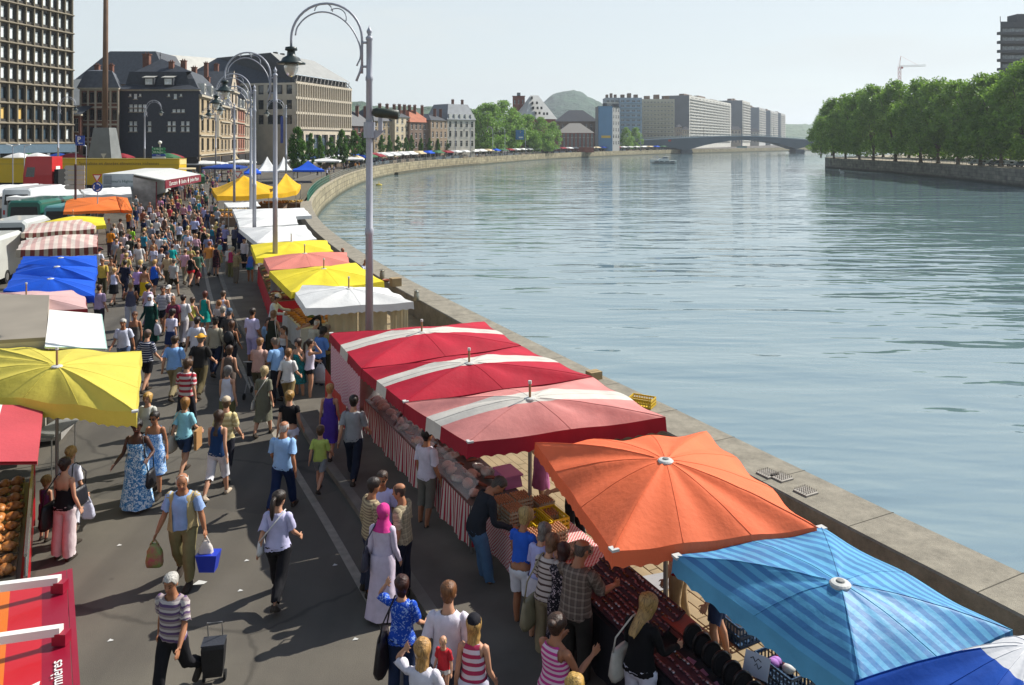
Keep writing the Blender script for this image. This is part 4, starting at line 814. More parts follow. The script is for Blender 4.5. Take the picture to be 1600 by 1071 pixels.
CL = [clipped(7.5, 5, 50, 60, .17), clipped(7.5, 4, 51, 60, .17)]
cl = [(465, 150, 199, 33), (485, 172, 208, 20), (500, 185, 213, 16), (517, 192, 214, 20), (534, 196, 203, 23), (554, 204, 204, 27), (569, 214, 207, 20), (596, 268, 211, 14), (608, 276, 212, 12), (622, 284, 213, 13), (634, 291, 215, 11), (643, 297, 211, 11), (658, 306, 216, 10), (671, 313, 216, 11), (684, 320, 217, 10), (698, 326, 218, 10), (712, 334, 218, 10)]
for k, (px, Y, pt, wd) in enumerate(cl):
 p = AT(px, Y); H = ZH(pt, Y); W = wd * Y / FPX; ms = CL[k % 2]; s = H / 7.5
 lab = 'largest clipped dark green tree in front of the office block' if k == 0 else ('%s small clipped tree after the near lamp post along the quay street' % ordn[k - 7] if k >= 7 else '%s clipped dark green tree from the left before the office block' % ordn[k])
 tree('street_tree', lab, 'clipped street trees', (p.x, p.y, 0), ms, s, min(1.6, W / (5 if k % 2 == 0 else 4) / s), k)
# shrubs behind the right embankment
SH = leaf_mesh('shrub_crown', [(random.uniform(-1.6, 1.6), random.uniform(-.8, .8), random.uniform(.3, 1.3)) for _ in range(16)], [random.uniform(.5, .8) for _ in range(16)], 40, .14, LM3, 9)
for k, (px, Y, s) in enumerate(((1440, 262, 1), (1460, 258, .9), (1495, 240, 1.2), (1520, 236, 1.1), (1400, 275, 1.0), (1360, 285, 1.1), (1545, 236, 1.6), (1575, 232, 1.6), (1600, 228, 1.6))):
 p = AT(px, Y, RB); o = link('shrub', SH, None, p, k); o.scale = (s * 1.6, s * 1.6, s * 1.5); tag(o, '%s dark shrub from the left under the right bank trees' % ordn[k], 'shrub', 'shrubs under the right bank trees')
# ================================================================ street lamps, signs, mast
M_LAMP = pm('lamp_grey', '9c9ea6', .45, .06, 2, .05, metal=.2); M_LDARK = pm('lantern_dark', '23302f', .4, .1); M_SIGNB = pm('sign_back', 'a9a79d', .5, .08)
GLOBE = None
def globe_mat():
 m, t, p = new_mat('lamp_globe'); p.inputs['Base Color'].default_value = (.62, .58, .5, 1); p.inputs['Roughness'].default_value = .25; p.inputs['Transmission Weight'].default_value = .35; return m
GLOBE = globe_mat()
def lamp_meshes():
 R_ = {}
 b = MB(); b.lathe((0, 0, 0), ((.30, 0), (.30, .12), (.26, .16), (.25, .7), (.28, .74), (.28, .82), (.19, .9), (.17, 1.25), (.2, 1.3), (.2, 1.4), (.13, 1.5)), 16); R_['base'] = b.mesh('base', pm('lamp_base', '6c6a66', .7, .15), True)
 b = MB(); b.lathe((0, 0, 0), ((.105, 1.45), (.098, 4.5), (.112, 4.52), (.112, 4.68), (.094, 4.7), (.082, 8.55), (.1, 8.57), (.1, 8.66), (.08, 8.7), (.076, 9.62), (.095, 9.64), (.095, 9.7), (.05, 9.74)), 14); R_['pole'] = b.mesh('pole', M_LAMP, True)
 b = MB(); b.lathe((0, 0, 0), ((.05, 9.72), (.045, 9.78), (.075, 9.84), (.07, 9.88), (.02, 9.96), (.005, 10.02)), 10); R_['finial'] = b.mesh('finial', M_LAMP, True)
 b = MB(); cx, cz, r = -1.12, 9.66, .93
 b.tube([(-.19, 0, 8.75), (-.19, 0, 9.66)] + [(cx + r * math.cos(a), 0, cz + r * math.sin(a)) for a in [math.pi * k / 18 for k in range(1, 19)]] + [(cx - r, 0, 9.42)], .034, 7)
 b.tube([(-.34, 0, 8.55), (-.24, 0, 8.8), (-.19, 0, 9.0)], .032, 6); b.tube([(0, 0, 9.56), (-.2, 0, 9.56)], .035, 6); b.tube([(0, 0, 8.93), (-.2, 0, 8.93)], .035, 6)
 b.tube([(q.x, 0, q.y) for q in catmull([(-.33, 8.95), (-.23, 9.2), (-.27, 9.55), (-.5, 9.98), (-.85, 10.27), (-1.25, 10.37), (-1.62, 10.25), (-1.88, 9.98), (-1.94, 9.75)], 4)], .022, 6)
 for c_, rr, a0, a1 in (((-1.2, 10.36), .24, .05, 3.0), ((-.86, 10.2), .26, -.45, 2.2)): b.tube([(c_[0] + rr * math.cos(a0 + (a1 - a0) * k / 9), 0, c_[1] + rr * math.sin(a0 + (a1 - a0) * k / 9)) for k in range(10)], .016, 5)
 R_['arm'] = b.mesh('arm', M_LAMP, True)
 c = (cx - r, 0, 0); b = MB(); b.lathe(c, ((.05, 9.46), (.15, 9.44), (.16, 9.36), (.1, 9.34), (.11, 9.22), (.22, 9.16), (.26, 9.08), (.37, 9.03), (.37, 9.0), (.16, 9.01)), 18); R_['lantern_cap'] = b.mesh('lantern_cap', M_LDARK, True)
 b = MB(); b.lathe(c, ((.17, 9.02), (.19, 8.93), (.17, 8.82), (.1, 8.7), (.02, 8.66)), 14); R_['lantern_glass'] = b.mesh('lantern_glass', GLOBE, True)
 return R_
LP = lamp_meshes()
def lamp(pos, lab, s=1.0, flip=False, yaw=0):
 t = thing('street_lamp', lab, 'street lamp', pos, R(180 + yaw) if flip else R(yaw), 'arched street lamps'); t.scale = (s, s, s)
 a = link('base', LP['base'], t); p = link('pole', LP['pole'], t); link('finial', LP['finial'], p); r = link('arm', LP['arm'], t); l = link('lantern', LP['lantern_cap'], t); link('lantern_glass', LP['lantern_glass'], l); return t
L1 = lamp((AT(577, 21).x, 21, .11), 'nearest tall grey lamp post with arched arm beside the red canopies')
lamp((AT(430, 32.6).x, 32.6, .1), 'second lamp post along the quay rising from the white canopies'); lamp((AT(397.5, 43).x, 43, .1), 'third lamp post along the quay in front of the yellow tent'); lamp((AT(392, 53).x, 53, .1), 'fourth lamp post along the quay just behind the third')
lamp((AT(447, 100).x, 100, 0), 'lamp post left of the largest clipped tree', 1.16); lamp((AT(226, 126).x, 126, 0), 'lamp post in front of the dark slate house', 1.27, True); lamp((AT(91, 122).x, 122, 0), 'lamp post in front of the brown brick house', 1.3, True); lamp((AT(337, 150).x, 150, 0), 'slim lamp post before the tan terrace house', 1.25)
lamp((AT(366, 66).x, 66, 0), 'lamp post whose arch nests inside the nearer ones', 1.02)
for k, px in enumerate((735, 770, 789, 821, 712, 1001)):
 Y = (330, 350, 365, 395, 322, 540)[k]; lamp((AT(px, Y).x, Y, 0), ['lamp post before the left edge of the grove', 'lamp post before the middle of the grove', 'lamp post right of the grove centre', 'lamp post beside the blue road sign', 'lamp post at the end of the house row', 'far lamp post left of the bridge'][k], 1.25)
# camera housing clamped to the nearest post
t = thing('surveillance_camera', 'dark tubular camera housing clamped to the nearest lamp post', 'camera', (L1.location.x, 21, 7.6)); b = MB(); zc_ = ZH(179, 21)
b.tube([(L1.location.x + .12, 20.98, zc_ + .06), (L1.location.x + .2, 20.95, zc_ + .05), (L1.location.x + .78, 20.9, zc_ - .02), (L1.location.x + .79, 20.9, zc_ - .02)], [.09, .13, .13, .11], 14); b.build('housing', pm('camera_green', '2f362c', .45, .1), t, True)
b = MB(); b.tube([(L1.location.x + .75, 20.9, zc_ - .02), (L1.location.x + .8, 20.895, zc_ - .022)], .08, 12); b.build('lens', GL, t)
b = MB(); b.box((L1.location.x + .3, 20.96, zc_ - .26), (.1, .1, .36)); b.tube([(L1.location.x, 21, zc_ - .62), (L1.location.x, 21, zc_ - .2)], .15, 12); b.add([(L1.location.x + .12, 21.03, zc_ - .42), (L1.location.x + .42, 21.03, zc_ - .42), (L1.location.x + .12, 21.03, zc_ - .68), (L1.location.x + .12, 20.97, zc_ - .42), (L1.location.x + .42, 20.97, zc_ - .42), (L1.location.x + .12, 20.97, zc_ - .68)], [(0, 1, 2), (5, 4, 3), (0, 3, 4, 1), (1, 4, 5, 2)]); b.build('bracket', M_LAMP, t)
# obelisk base with timber mast
p = AT(165, 132); t = thing('monument', 'grey tapered stone plinth carrying a tall brown mast', 'monument', (p.x, p.y, 0)); b = MB()
b.rings([[(p.x - 2.6, p.y - 2.2, 0), (p.x + 2.4, p.y - 2.2, 0), (p.x + 2.4, p.y + 2.2, 0), (p.x - 2.6, p.y + 2.2, 0)], [(p.x - 1.35, p.y - 1.2, ZH(200, 132)), (p.x + 1.15, p.y - 1.2, ZH(200, 132)), (p.x + 1.15, p.y + 1.2, ZH(200, 132)), (p.x - 1.35, p.y + 1.2, ZH(200, 132))]]); b.build('plinth', pm('grey_granite', '6d706e', .7, .15, .6, .2, 6), t)
b = MB(); b.tube([(p.x - .1, p.y, ZH(201, 132)), (p.x, p.y, 24), (p.x + .1, p.y, 40)], [.46, .4, .34], 10); b.build('mast', pm('mast_wood', '6a5240', .8, .2, .5, .3, 5), t, True)
def sign_pole(t, p, z0, z1, r=.04, mat=None):
 b = MB(); b.tube([(p.x, p.y, z0), (p.x, p.y, z1)], r, 8); return b.build('pole', mat or M_LAMP, t)
BLUE = pm('sign_blue', '1c3f8f', .4, .05, 1, 0); WHT = pm('sign_white', 'd6d6d0', .5, .05, 1, 0); GRN = pm('sign_green', '1f7a4c', .4, .05, 1, 0); REDS = pm('sign_red', 'b02c2c', .4, .05, 1, 0); FACE = (R(90), 0, 0)
p = AT(118.5, 108); t = thing('parking_sign', 'blue parking sign with a white P and arrow on a pole', 'sign', (p.x, p.y, 0)); sign_pole(t, p, 0, ZH(211, 108), .06)
z = ZH(220, 108); b = MB(); b.box((p.x + .62, p.y - .1, z), (1.2, .06, 1.3)); pn = b.build('panel', BLUE, t); put_text('letter', 'P', 1.0, WHT, (p.x + .5, p.y - .14, z + .14), FACE, pn, .02)
b = MB(); b.box((p.x + .72, p.y - .137, z - .36), (.5, .01, .1)); b.add([(p.x + .35, p.y - .14, z - .36), (p.x + .58, p.y - .14, z - .52), (p.x + .58, p.y - .14, z - .2)], [(0, 1, 2)]); b.build('arrow', WHT, pn)
p = AT(238, 114); t = thing('direction_sign', 'stack of green and blue direction arrows before the slate house', 'sign', (p.x, p.y, 0)); sign_pole(t, p, 0, ZH(229, 114), .05)
for py, mt, txt in ((233, GRN, '21 Bavière'), (238, GRN, 'E42 Aachen'), (243, BLUE, 'Gare'), (247, WHT, '')):
 z = ZH(py, 114); b = MB(); pts = [(0, -.2), (1.75, -.2), (2.0, 0), (1.75, .2), (0, .2)]; b.rings([[(p.x + x, p.y - .06, z + y) for x, y in pts], [(p.x + x, p.y - .12, z + y) for x, y in pts]]); pn = b.build('arrow_panel', mt, t)
 if txt: put_text('lettering', txt, .3, WHT, (p.x + .9, p.y - .125, z), FACE, pn)
b = MB(); b.ball((AT(250, 118).x, 118, ZH(223, 118)), .28, 10, 6); b.tube([(AT(250, 118).x, 118, 0), (AT(250, 118).x, 118, ZH(225, 118))], .05, 6); tag(b.build('globe_lamp', WHT), 'small white globe lamp above the green direction signs', 'street lamp')
p = AT(118, 62); t = thing('fingerpost', 'white direction boards seen from behind on a brown post', 'sign', (p.x, p.y, 0)); sign_pole(t, p, 0, ZH(257, 62), .09, pm('post_brown', '4a3434', .6, .1))
for k in range(5):
 z = ZH(262.5 + 7.6 * k, 62)
 for s, x0, x1 in ((-1, .06, .75), (1, .06, .7)):
  b = MB(); pts = [(s * x0, -.17), (s * x1, -.17), (s * (x1 + (.13 if s < 0 else .03)), 0), (s * x1, .17), (s * x0, .17)]; b.rings([[(p.x + x, p.y - .02, z + y) for x, y in pts], [(p.x + x, p.y + .03, z + y) for x, y in pts]]); b.build('board', M_SIGNB, t)
p = AT(152.5, 56); t = thing('roundabout_sign', 'round blue roundabout sign under a red rimmed yield triangle', 'sign', (p.x, p.y, 0)); sign_pole(t, p, 0, ZH(274, 56), .035)
z = ZH(292.5, 56); b = MB(); b.tube([(p.x, p.y - .04, z), (p.x, p.y - .07, z)], .36, 24); pn = b.build('disc', BLUE, t)
for k in range(3):
 a0 = k * 2.094 + .3; b = MB(); pts = [(math.cos(a0 + u * .23), math.sin(a0 + u * .23)) for u in range(6)]
 b.rings([[(p.x + x * rr, p.y - .078, z + y * rr) for x, y in pts] for rr in (.2, .27)], 0, False, False); e = a0 + 1.15 + .3; b.add([(p.x + .16 * math.cos(a0 + 1.15), p.y - .079, z + .16 * math.sin(a0 + 1.15)), (p.x + .31 * math.cos(a0 + 1.15), p.y - .079, z + .31 * math.sin(a0 + 1.15)), (p.x + .235 * math.cos(e), p.y - .079, z + .235 * math.sin(e))], [(0, 1, 2)]); b.build('arrow', WHT, pn)
def tri(t, p, z, s, face=True):
 b = MB(); pts = [(-s, s * .85), (0, -s * .85), (s, s * .85)]; b.rings([[(p.x + x, p.y - .06, z + y) for x, y in pts], [(p.x + x, p.y - .08, z + y) for x, y in pts]]); o = b.build('triangle', REDS if face else M_SIGNB, t)
 if face:
  b = MB(); b.add([(p.x + x * .68, p.y - .085, z + y * .68 + s * .06) for x, y in pts], [(0, 1, 2)]); b.build('field', WHT, o)
tri(t, p, ZH(279, 56), .34)
p = AT(372, 90); t = thing('yield_sign', 'pale yield triangle beside the yellow tent', 'sign', (p.x, p.y, 0)); sign_pole(t, p, 0, ZH(268, 90), .04); tri(t, p, ZH(274, 90), .5)
p = AT(162, 118); t = thing('yield_sign', 'small grey triangle seen from behind above the yellow lorry', 'sign', (p.x, p.y, 0)); sign_pole(t, p, 0, ZH(241, 118), .04); tri(t, p, ZH(244, 118), .42, False)
p = AT(806, 400); t = thing('gantry_sign', 'blue motorway sign panel on a post in front of the grove', 'sign', (p.x, p.y, 0)); sign_pole(t, p, 0, ZH(202, 400), .14); b = MB(); b.box((p.x + 2, p.y - .3, ZH(211, 400)), (4.2, .2, 4.8)); pn = b.build('panel', pm('motorway_blue', '2c6a9a', .4, .08), t); b = MB(); b.box((p.x + 2.5, p.y - .42, ZH(215, 400)), (2.0, .04, .7)); b.build('inset', WHT, pn)
for px, Y, lab in ((20, 105, 'twin white street light at the left edge'), (38, 108, 'single white street light before the tower'), (135, 112, 'white street light behind the parking sign')):
 p = AT(px, Y); t = thing('small_street_light', lab, 'street lamp', (p.x, p.y, 0)); sign_pole(t, p, 0, ZH(228, Y), .05);
 for s in ((-1, 1) if px == 20 else (1,) if px == 38 else (-1,)): b = MB(); b.rings([[(p.x + s * x, p.y + y, ZH(229, Y) + x * .25 + z) for y, z in ((-.12, 0), (.12, 0), (.1, .12), (-.1, .12))] for x in (.1, .5, .85)]); b.build('lamp_head', WHT, t)
# banner flags on the terrace
for px, Y, lab in ((331, 176, 'white vertical banner on the tan terrace house'), (434, 238, 'narrow blue banner beside the office block')):
 p = AT(px, Y); b = MB(); h = 5 if px == 331 else 8; b.box((p.x + 1.2, p.y, ZH(197 if px == 331 else 203, Y)), (.8, .06, h)); tag(b.build('banner', WHT if px == 331 else BLUE), lab, 'banner')
# ================================================================ market canopies
def cloth(name, c, rough=.75, trans=.22): return pm('canopy_' + name, c, rough, .11, 1.1, .35, 14, detail=10, trans=trans, bdist=.02, spec=.25)
def cloth_bands(name, stops, axis=1, period=None, trans=.2, rough=.72, fine=None):
 m, t, p = new_mat('canopy_' + name); L = t.links.new; at = nd(t, 'ShaderNodeAttribute'); at.attribute_name = 'cuv'; sx = nd(t, 'ShaderNodeSeparateXYZ'); L(at.outputs['Vector'], sx.inputs[0]); v = sx.outputs[axis]
 if period:
  dv = nd(t, 'ShaderNodeMath', operation='DIVIDE'); L(v, dv.inputs[0]); dv.inputs[1].default_value = period; fr_ = nd(t, 'ShaderNodeMath', operation='FRACT'); L(dv.outputs[0], fr_.inputs[0]); v = fr_.outputs[0]
 c = steps(t, v, stops); nz = nd(t, 'ShaderNodeTexNoise'); nz.inputs['Scale'].default_value = 2; nz.inputs['Detail'].default_value = 6; tc = nd(t, 'ShaderNodeTexCoord'); L(tc.outputs['Object'], nz.inputs[0])
 s = steps(t, nz.outputs[0], [(.3, (.8, .8, .81)), (.7, (1.08, 1.08, 1.07))], 'LINEAR'); mx = nd(t, 'ShaderNodeMix', data_type='RGBA', blend_type='MULTIPLY'); mx.inputs[0].default_value = 1; L(c, mx.inputs[6]); L(s, mx.inputs[7]); L(mx.outputs[2], p.inputs['Base Color']); p.inputs['Roughness'].default_value = rough; p.inputs['Specular IOR Level'].default_value = .25
 n2 = nd(t, 'ShaderNodeTexNoise'); n2.inputs['Scale'].default_value = 13; L(tc.outputs['Object'], n2.inputs[0]); bp = nd(t, 'ShaderNodeBump'); bp.inputs['Strength'].default_value = .25; bp.inputs['Distance'].default_value = .02; L(n2.outputs[0], bp.inputs['Height']); L(bp.outputs[0], p.inputs['Normal'])
 tr = nd(t, 'ShaderNodeBsdfTranslucent'); L(mx.outputs[2], tr.inputs[0]); ms = nd(t, 'ShaderNodeMixShader'); ms.inputs[0].default_value = trans; L(p.outputs[0], ms.inputs[1]); L(tr.outputs[0], ms.inputs[2]); L(ms.outputs[0], t.nodes['Material Output'].inputs[0]); MATS['canopy_' + name] = m; return m
C_OR = cloth('orange', 'ec744a'); C_YE = cloth('yellow', 'cfc052'); C_YE2 = cloth('bright_yellow', 'dfcc34'); C_WH = cloth('white', 'd3d3d0', trans=.12); C_SAL = cloth('salmon', 'd07f72'); C_BL = cloth('blue', '1454c8'); C_TENT = cloth('tent_yellow', 'd8a81c'); C_PINK = cloth('pale_pink', 'c9a5a2'); C_OR2 = cloth('deep_orange', 'd9702c'); C_CRM = cloth('cream', 'cdbb95'); C_NAVY = cloth('navy', '20418e'); C_GRN = cloth('green', '3d6a48'); C_DRED = cloth('dark_red', '8c2a34')
w_ = hexc('cfcac0'); rd = hexc('b51f36'); pk = hexc('d48a84'); dr = hexc('9c1f30')
C_RED = cloth_bands('red_white', [(0, rd), (.34, w_), (.56, rd)]); C_PIN = cloth_bands('pink_white', [(0, pk), (.36, w_), (.60, pk)])
C_REDV = cloth_bands('red_valance', [(0, dr), (.36, w_), (.60, dr)]); C_STR = cloth_bands('blue_stripe', [(0, hexc('5fa8cf')), (.5, hexc('4680b4'))], 0, .15, rough=.5); C_BW = cloth_bands('blue_white', [(0, hexc('1a4fae')), (.36, hexc('d5d6d8')), (.66, hexc('1a4fae'))], 0)
C_CHK = cloth_bands('pink_check', [(0, hexc('d2c4b8')), (.5, hexc('c4a199'))], 0, .36)
C_CHKV = cloth_bands('brown_check', [(0, hexc('b3a792')), (.5, hexc('7d4038'))], 0, .36); M_POLE = pm('steel_pole', '8c8a86', .4, .1, 3, .05, metal=.6); M_CAP = pm('white_cap', 'b5b5b0', .5, .06, 4, .05)
M_BRASS = pm('pole_wood', '8a6a48', .6, .15, 5, .1)
def canopy(lab, corners, z, mat, hub=None, rise=.45, valance=.22, vmat=None, ribs=3, sag=.03, pole=True, tip=.0, disc=False, caps=None, name='market_umbrella', legs=None, scal=.035, wr=.008, group='market canopies', pull=.03, p=1.15, per=36, seed=0, cat='market stall', z4=None):
 cs = [(G(x, y, z if z4 is None else z4[i]) if not isinstance(x, Vector) else x) for i, (x, y) in enumerate(corners)] if not isinstance(corners[0], Vector) else corners   # far-left, far-right, near-right, near-left
 c0 = (cs[0] + cs[1] + cs[2] + cs[3]) / 4
 if hub is not None: hb = G(hub[0], hub[1], z + rise)
 else: hb = c0.copy()
 hb = Vector((hb.x, hb.y, z + rise)); t = thing(name, lab, cat, (c0.x, c0.y, 0), 0, group)
 fs_all = []; V = []; UV = []; nr = 9 if c0.y > 45 else 14; off = Vector((c0.x, c0.y, 0))
 def per_pt(s):
  k = int(s) % 4; f = s - int(s); a, b = cs[k], cs[(k + 1) % 4]; q = a.lerp(b, f); sw = math.sin(math.pi * f * ribs) ** 2 if ribs else 0; return q, sw, (k, f)
 uvc = [(0, 0), (1, 0), (1, 1), (0, 1)]; m_ = per if c0.y > 45 or per != 36 else 96; sL = [4 * j / m_ for j in range(m_)]
 lenU = ((cs[1] - cs[0]).length + (cs[2] - cs[3]).length) / 2; lenV = ((cs[3] - cs[0]).length + (cs[2] - cs[1]).length) / 2
 hu, hv = .5, .5
 metric = mat in (C_STR, C_CHK)
 rows = []
 for i in range(nr + 1):
  tt = min(1.0, (i + .02) / nr); row = []
  for s in sL:
   q, sw, (k, f) = per_pt(s); q = q + (c0 - q).normalized() * pull * sw * tt
   v = hb.lerp(q, tt); hz = (z if z4 is None else q.z) + (hb.z - (z if z4 is None else q.z)) * (((1 - tt) ** p) if p > 1.2 else (1 - tt ** 1.45)) - sag * sw * tt * (1 - .35 * tt) * 1.6
   hz += (.009 * noise.noise(Vector((s * 9 + seed, tt * 1.3, 7))) + .005 * noise.noise(Vector((s * 26, tt * 3, 2)))) * math.sin(math.pi * min(tt, .97)) * (1 if c0.y < 45 else 0)
   hz += wr * noise.noise(Vector((v.x * 3.1 + seed, v.y * 3.1, tt * 5))) * (1 if tt < .98 else .4)
   V.append((v.x - off.x, v.y - off.y, hz)); u0, v0 = uvc[k]; u1, v1 = uvc[(k + 1) % 4]; uu = hu + (u0 + (u1 - u0) * f - hu) * tt; vv = hv + (v0 + (v1 - v0) * f - hv) * tt
   UV.append((uu * (lenU if metric else 1), vv * (lenV if metric else 1), 0))
 F = [(i * m_ + j, (i + 1) * m_ + j, (i + 1) * m_ + (j + 1) % m_, i * m_ + (j + 1) % m_) for i in range(nr) for j in range(m_)] + [tuple(range(m_))]
 def mk(nm, V_, F_, UV_, mt, smooth=True):
  me = bpy.data.meshes.new(nm); me.from_pydata(V_, [], F_); a = me.attributes.new('cuv', 'FLOAT_VECTOR', 'POINT'); a.data.foreach_set('vector', np.array(UV_, 'f').ravel()); me.materials.append(mt)
  if smooth: me.polygons.foreach_set('use_smooth', [True] * len(me.polygons))
  return link(nm, me, t)
 can = mk('canopy', V, F, UV, mat)
 if ribs and c0.y < 32 and m_ == 96:
  for k in range(4):
   for j in range(ribs):
    idx = int(round((k + j / ribs) / 4 * m_)); sb_ = MB(); sb_.tube([Vector(V[i * m_ + idx]) + Vector((0, 0, .001)) for i in range(1, nr + 1)], .0045, 5); so_ = sb_.mesh('seam', mat, True); so_.attributes.new('cuv', 'FLOAT_VECTOR', 'POINT').data.foreach_set('vector', np.array([UV[i * m_ + idx] for i in range(1, nr + 1) for _ in range(5)], 'f').ravel()); link('seam', so_, t)
 if valance:
  e0 = nr * m_; VV, UU = [], []; nb = 5
  for sub in range(3):
   for j in range(m_ * nb):
    a = e0 + j // nb; b = e0 + (j // nb + 1) % m_; f = (j % nb) / nb; q = Vector(V[a]).lerp(Vector(V[b]), f); o_ = (Vector((q.x, q.y, 0)).normalized()) * (.012 * sub)
    k_ = 4 * (j / (m_ * nb)); L_ = [lenU, lenV, lenU, lenV][int(k_) % 4]; ph = (k_ - int(k_)) * L_ / .22
    dz = valance * sub / 2 - (scal * abs(math.sin(math.pi * ph)) if sub == 2 else 0)
    VV.append((q.x + o_.x, q.y + o_.y, q.z - dz + (.002 if sub == 0 else 0))); ua = Vector(UV[a]).lerp(Vector(UV[b]) if b != e0 or True else Vector(UV[a]), f); UU.append(tuple(ua))
  n2 = m_ * nb; mk('valance', VV, [(i * n2 + j, (i + 1) * n2 + j, (i + 1) * n2 + (j + 1) % n2, i * n2 + (j + 1) % n2) for i in range(2) for j in range(n2)], UU, vmat or mat, False)
 if pole:
  b = MB(); b.tube([(hb.x, hb.y, .1), (hb.x, hb.y, hb.z - .02)], .032, 8); po = b.build('pole', M_POLE, t)
  if tip:
   b = MB(); b.tube([(hb.x, hb.y, hb.z - .04), (hb.x, hb.y, hb.z + tip)], .021, 8); b.build('pole_tip', M_BRASS, t); b = MB(); b.tube([(hb.x, hb.y, hb.z + tip), (hb.x, hb.y, hb.z + tip + .05)], .03, 8); b.lathe((hb.x, hb.y, hb.z - .015), ((.1, 0), (.09, .02), (.03, .03)), 12); b.build('hub', M_CAP, t)
 if disc:
  b = MB(); b.lathe((hb.x, hb.y, hb.z), ((.1, -.03), (.105, .0), (.09, .015), (.06, .022)), 18); b.build('hub_cap', M_CAP, t); b = MB(); b.lathe((hb.x, hb.y, hb.z + .022), ((.045, 0), (.035, .015), (.01, .018)), 12); b.build('hub_plug', pm('hub_plug', '7c7c78', .5, .1), t)
 # ribs under the cloth
 if ribs and pole:
  for k in range(4):
   for j in range(ribs):
    q = per_pt(k + j / ribs)[0]; b = MB(); b.tube([(hb.x, hb.y, hb.z - .06), (hb.x + (q.x - hb.x) * .5, hb.y + (q.y - hb.y) * .5, z + (hb.z - z) * .42 - .06), (q.x + (c0.x - q.x) * .03, q.y + (c0.y - q.y) * .03, q.z - .07)], .011, 5); b.build('rib', M_POLE, t)
 for k in (caps or ()):
  q = cs[k]; d_ = (c0 - q).normalized(); b = MB(); b.box((q.x + d_.x * .05, q.y + d_.y * .05, z + .005), (.1, .1, .03), rz=.4); b.build('corner_cap', M_CAP, t)
 for k in (legs or ()):
  q = cs[k]; d_ = (c0 - q).normalized() * .12; b = MB(); b.box((q.x + d_.x, q.y + d_.y, (z) / 2), (.05, .05, z)); b.build('leg', M_POLE, t)
 return t, cs, hb
# right row, nearest first
canopy('blue canopy with a broad white band at the bottom right corner', [(1335, 1066), (1652, 978), (1900, 1130), (1560, 1300)], 2.45, C_BW, rise=.5, legs=(0,))
canopy('blue striped canopy with a metal hub, second nearest on the river side', [(1052, 869), (1283, 823), (1582, 985), (1348, 1088)], 2.2, C_STR, (1313, 912), .42, disc=True, ribs=2, caps=(0, 1), pull=.02, sag=.025, wr=.01)
canopy('large orange umbrella between the blue striped and red canopies', [(836, 692), (1104, 674), (1276, 824), (957, 862)], 2.3, C_OR, (1040, 720), .55, disc=True, ribs=3, sag=.045, caps=(3,), pull=.05, valance=.2)
canopy('faded pink canopy with a white band and scalloped dark red valance', [(632, 630), (927, 590), (1040, 652), (731, 692)], 2.35, C_PIN, (828, 622), .42, vmat=C_REDV, tip=.24, caps=(3,), ribs=2, valance=.26)
canopy('bright red canopy with a white band, middle of the three joined red ones', [(566, 577), (815, 541), (926, 589), (631, 629)], 2.35, C_RED, (733, 567), .40, vmat=C_REDV, tip=.24, caps=(3,), ribs=2)
canopy('bright red canopy with a white band, farthest of the three joined red ones', [(515, 521), (757, 503), (814, 540), (565, 576)], 2.35, C_RED, (659, 519), .36, vmat=C_REDV, tip=.24, caps=(0,), ribs=2)
canopy('plain white canopy with a scalloped edge behind the near lamp post', [(453, 446), (606, 451), (646, 472), (478, 482)], 2.45, C_WH, (545, 451), .30, tip=.3, ribs=2)
canopy('yellow canopy just beyond the plain white one', [(421, 424), (556, 411), (600, 440), (455, 457)], 2.45, C_YE2, (506, 420), .30, tip=.3, ribs=2)
canopy('salmon canopy between the two yellow ones', [(412, 404), (542, 395), (547, 412), (421, 422)], 2.45, C_SAL, (476, 396), .26, tip=.3, ribs=2)
canopy('yellow canopy beyond the salmon one', [(392, 383), (511, 376), (521, 393), (400, 404)], 2.45, C_YE2, (455, 378), .26, tip=.3, ribs=2)
canopy('nearest of the white canopies before the yellow tents', [(373, 357), (477, 352), (495, 374), (402, 380)], 2.45, C_WH, (430, 357), .3, ribs=2)
canopy('middle white canopy before the yellow tents', [(370, 342), (462, 337), (466, 350), (374, 356)], 2.45, C_WH, (418, 342), .26, ribs=2)
canopy('farthest white canopy before the yellow tents', [(363, 327), (475, 325), (487, 337), (369, 341)], 2.45, C_WH, (420, 329), .26, ribs=2)
canopy('small white awning sheet under the front edge of the yellow tent', [(350, 317), (402, 315), (407, 322), (356, 324)], 2.2, C_WH, rise=.1, ribs=1, pole=False, valance=.06, legs=(0, 3))
TY = lambda Y0, Y1, xl0, xr0, xl1, xr1: [Vector((xl1, Y1, 2.2)), Vector((xr1, Y1, 2.2)), Vector((xr0, Y0, 2.2)), Vector((xl0, Y0, 2.2))]
q1 = AT(339, 70); q2 = AT(462, 78)
canopy('big yellow pop up tent with a draped peak beside the crowd', [AT(331, 81, 2.25), AT(430, 84, 2.25), AT(421, 73, 2.25), AT(339, 70, 2.25)], 2.25, C_TENT, rise=1.5, ribs=1, legs=(0, 1, 2, 3), pole=False, name='pop_up_tent', p=1.25, sag=.12, valance=.42, scal=.01, wr=.04)
canopy('second yellow pop up tent on the river side', [AT(430, 84.2, 2.25), AT(470, 88, 2.25), AT(463, 77, 2.25), AT(421, 73.2, 2.25)], 2.25, C_TENT, rise=1.55, ribs=1, legs=(1, 2), pole=False, name='pop_up_tent', p=1.25, sag=.1, valance=.42, scal=.01, wr=.04)
canopy('small royal blue pop up tent near the green railing', [AT(459, 140, 2.2), AT(503, 140, 2.2), AT(507, 133, 2.2), AT(457, 133, 2.2)], 2.2, C_BL, rise=1.5, ribs=1, legs=(0, 1, 2, 3), pole=False, name='pop_up_tent', p=1.5, valance=.3)
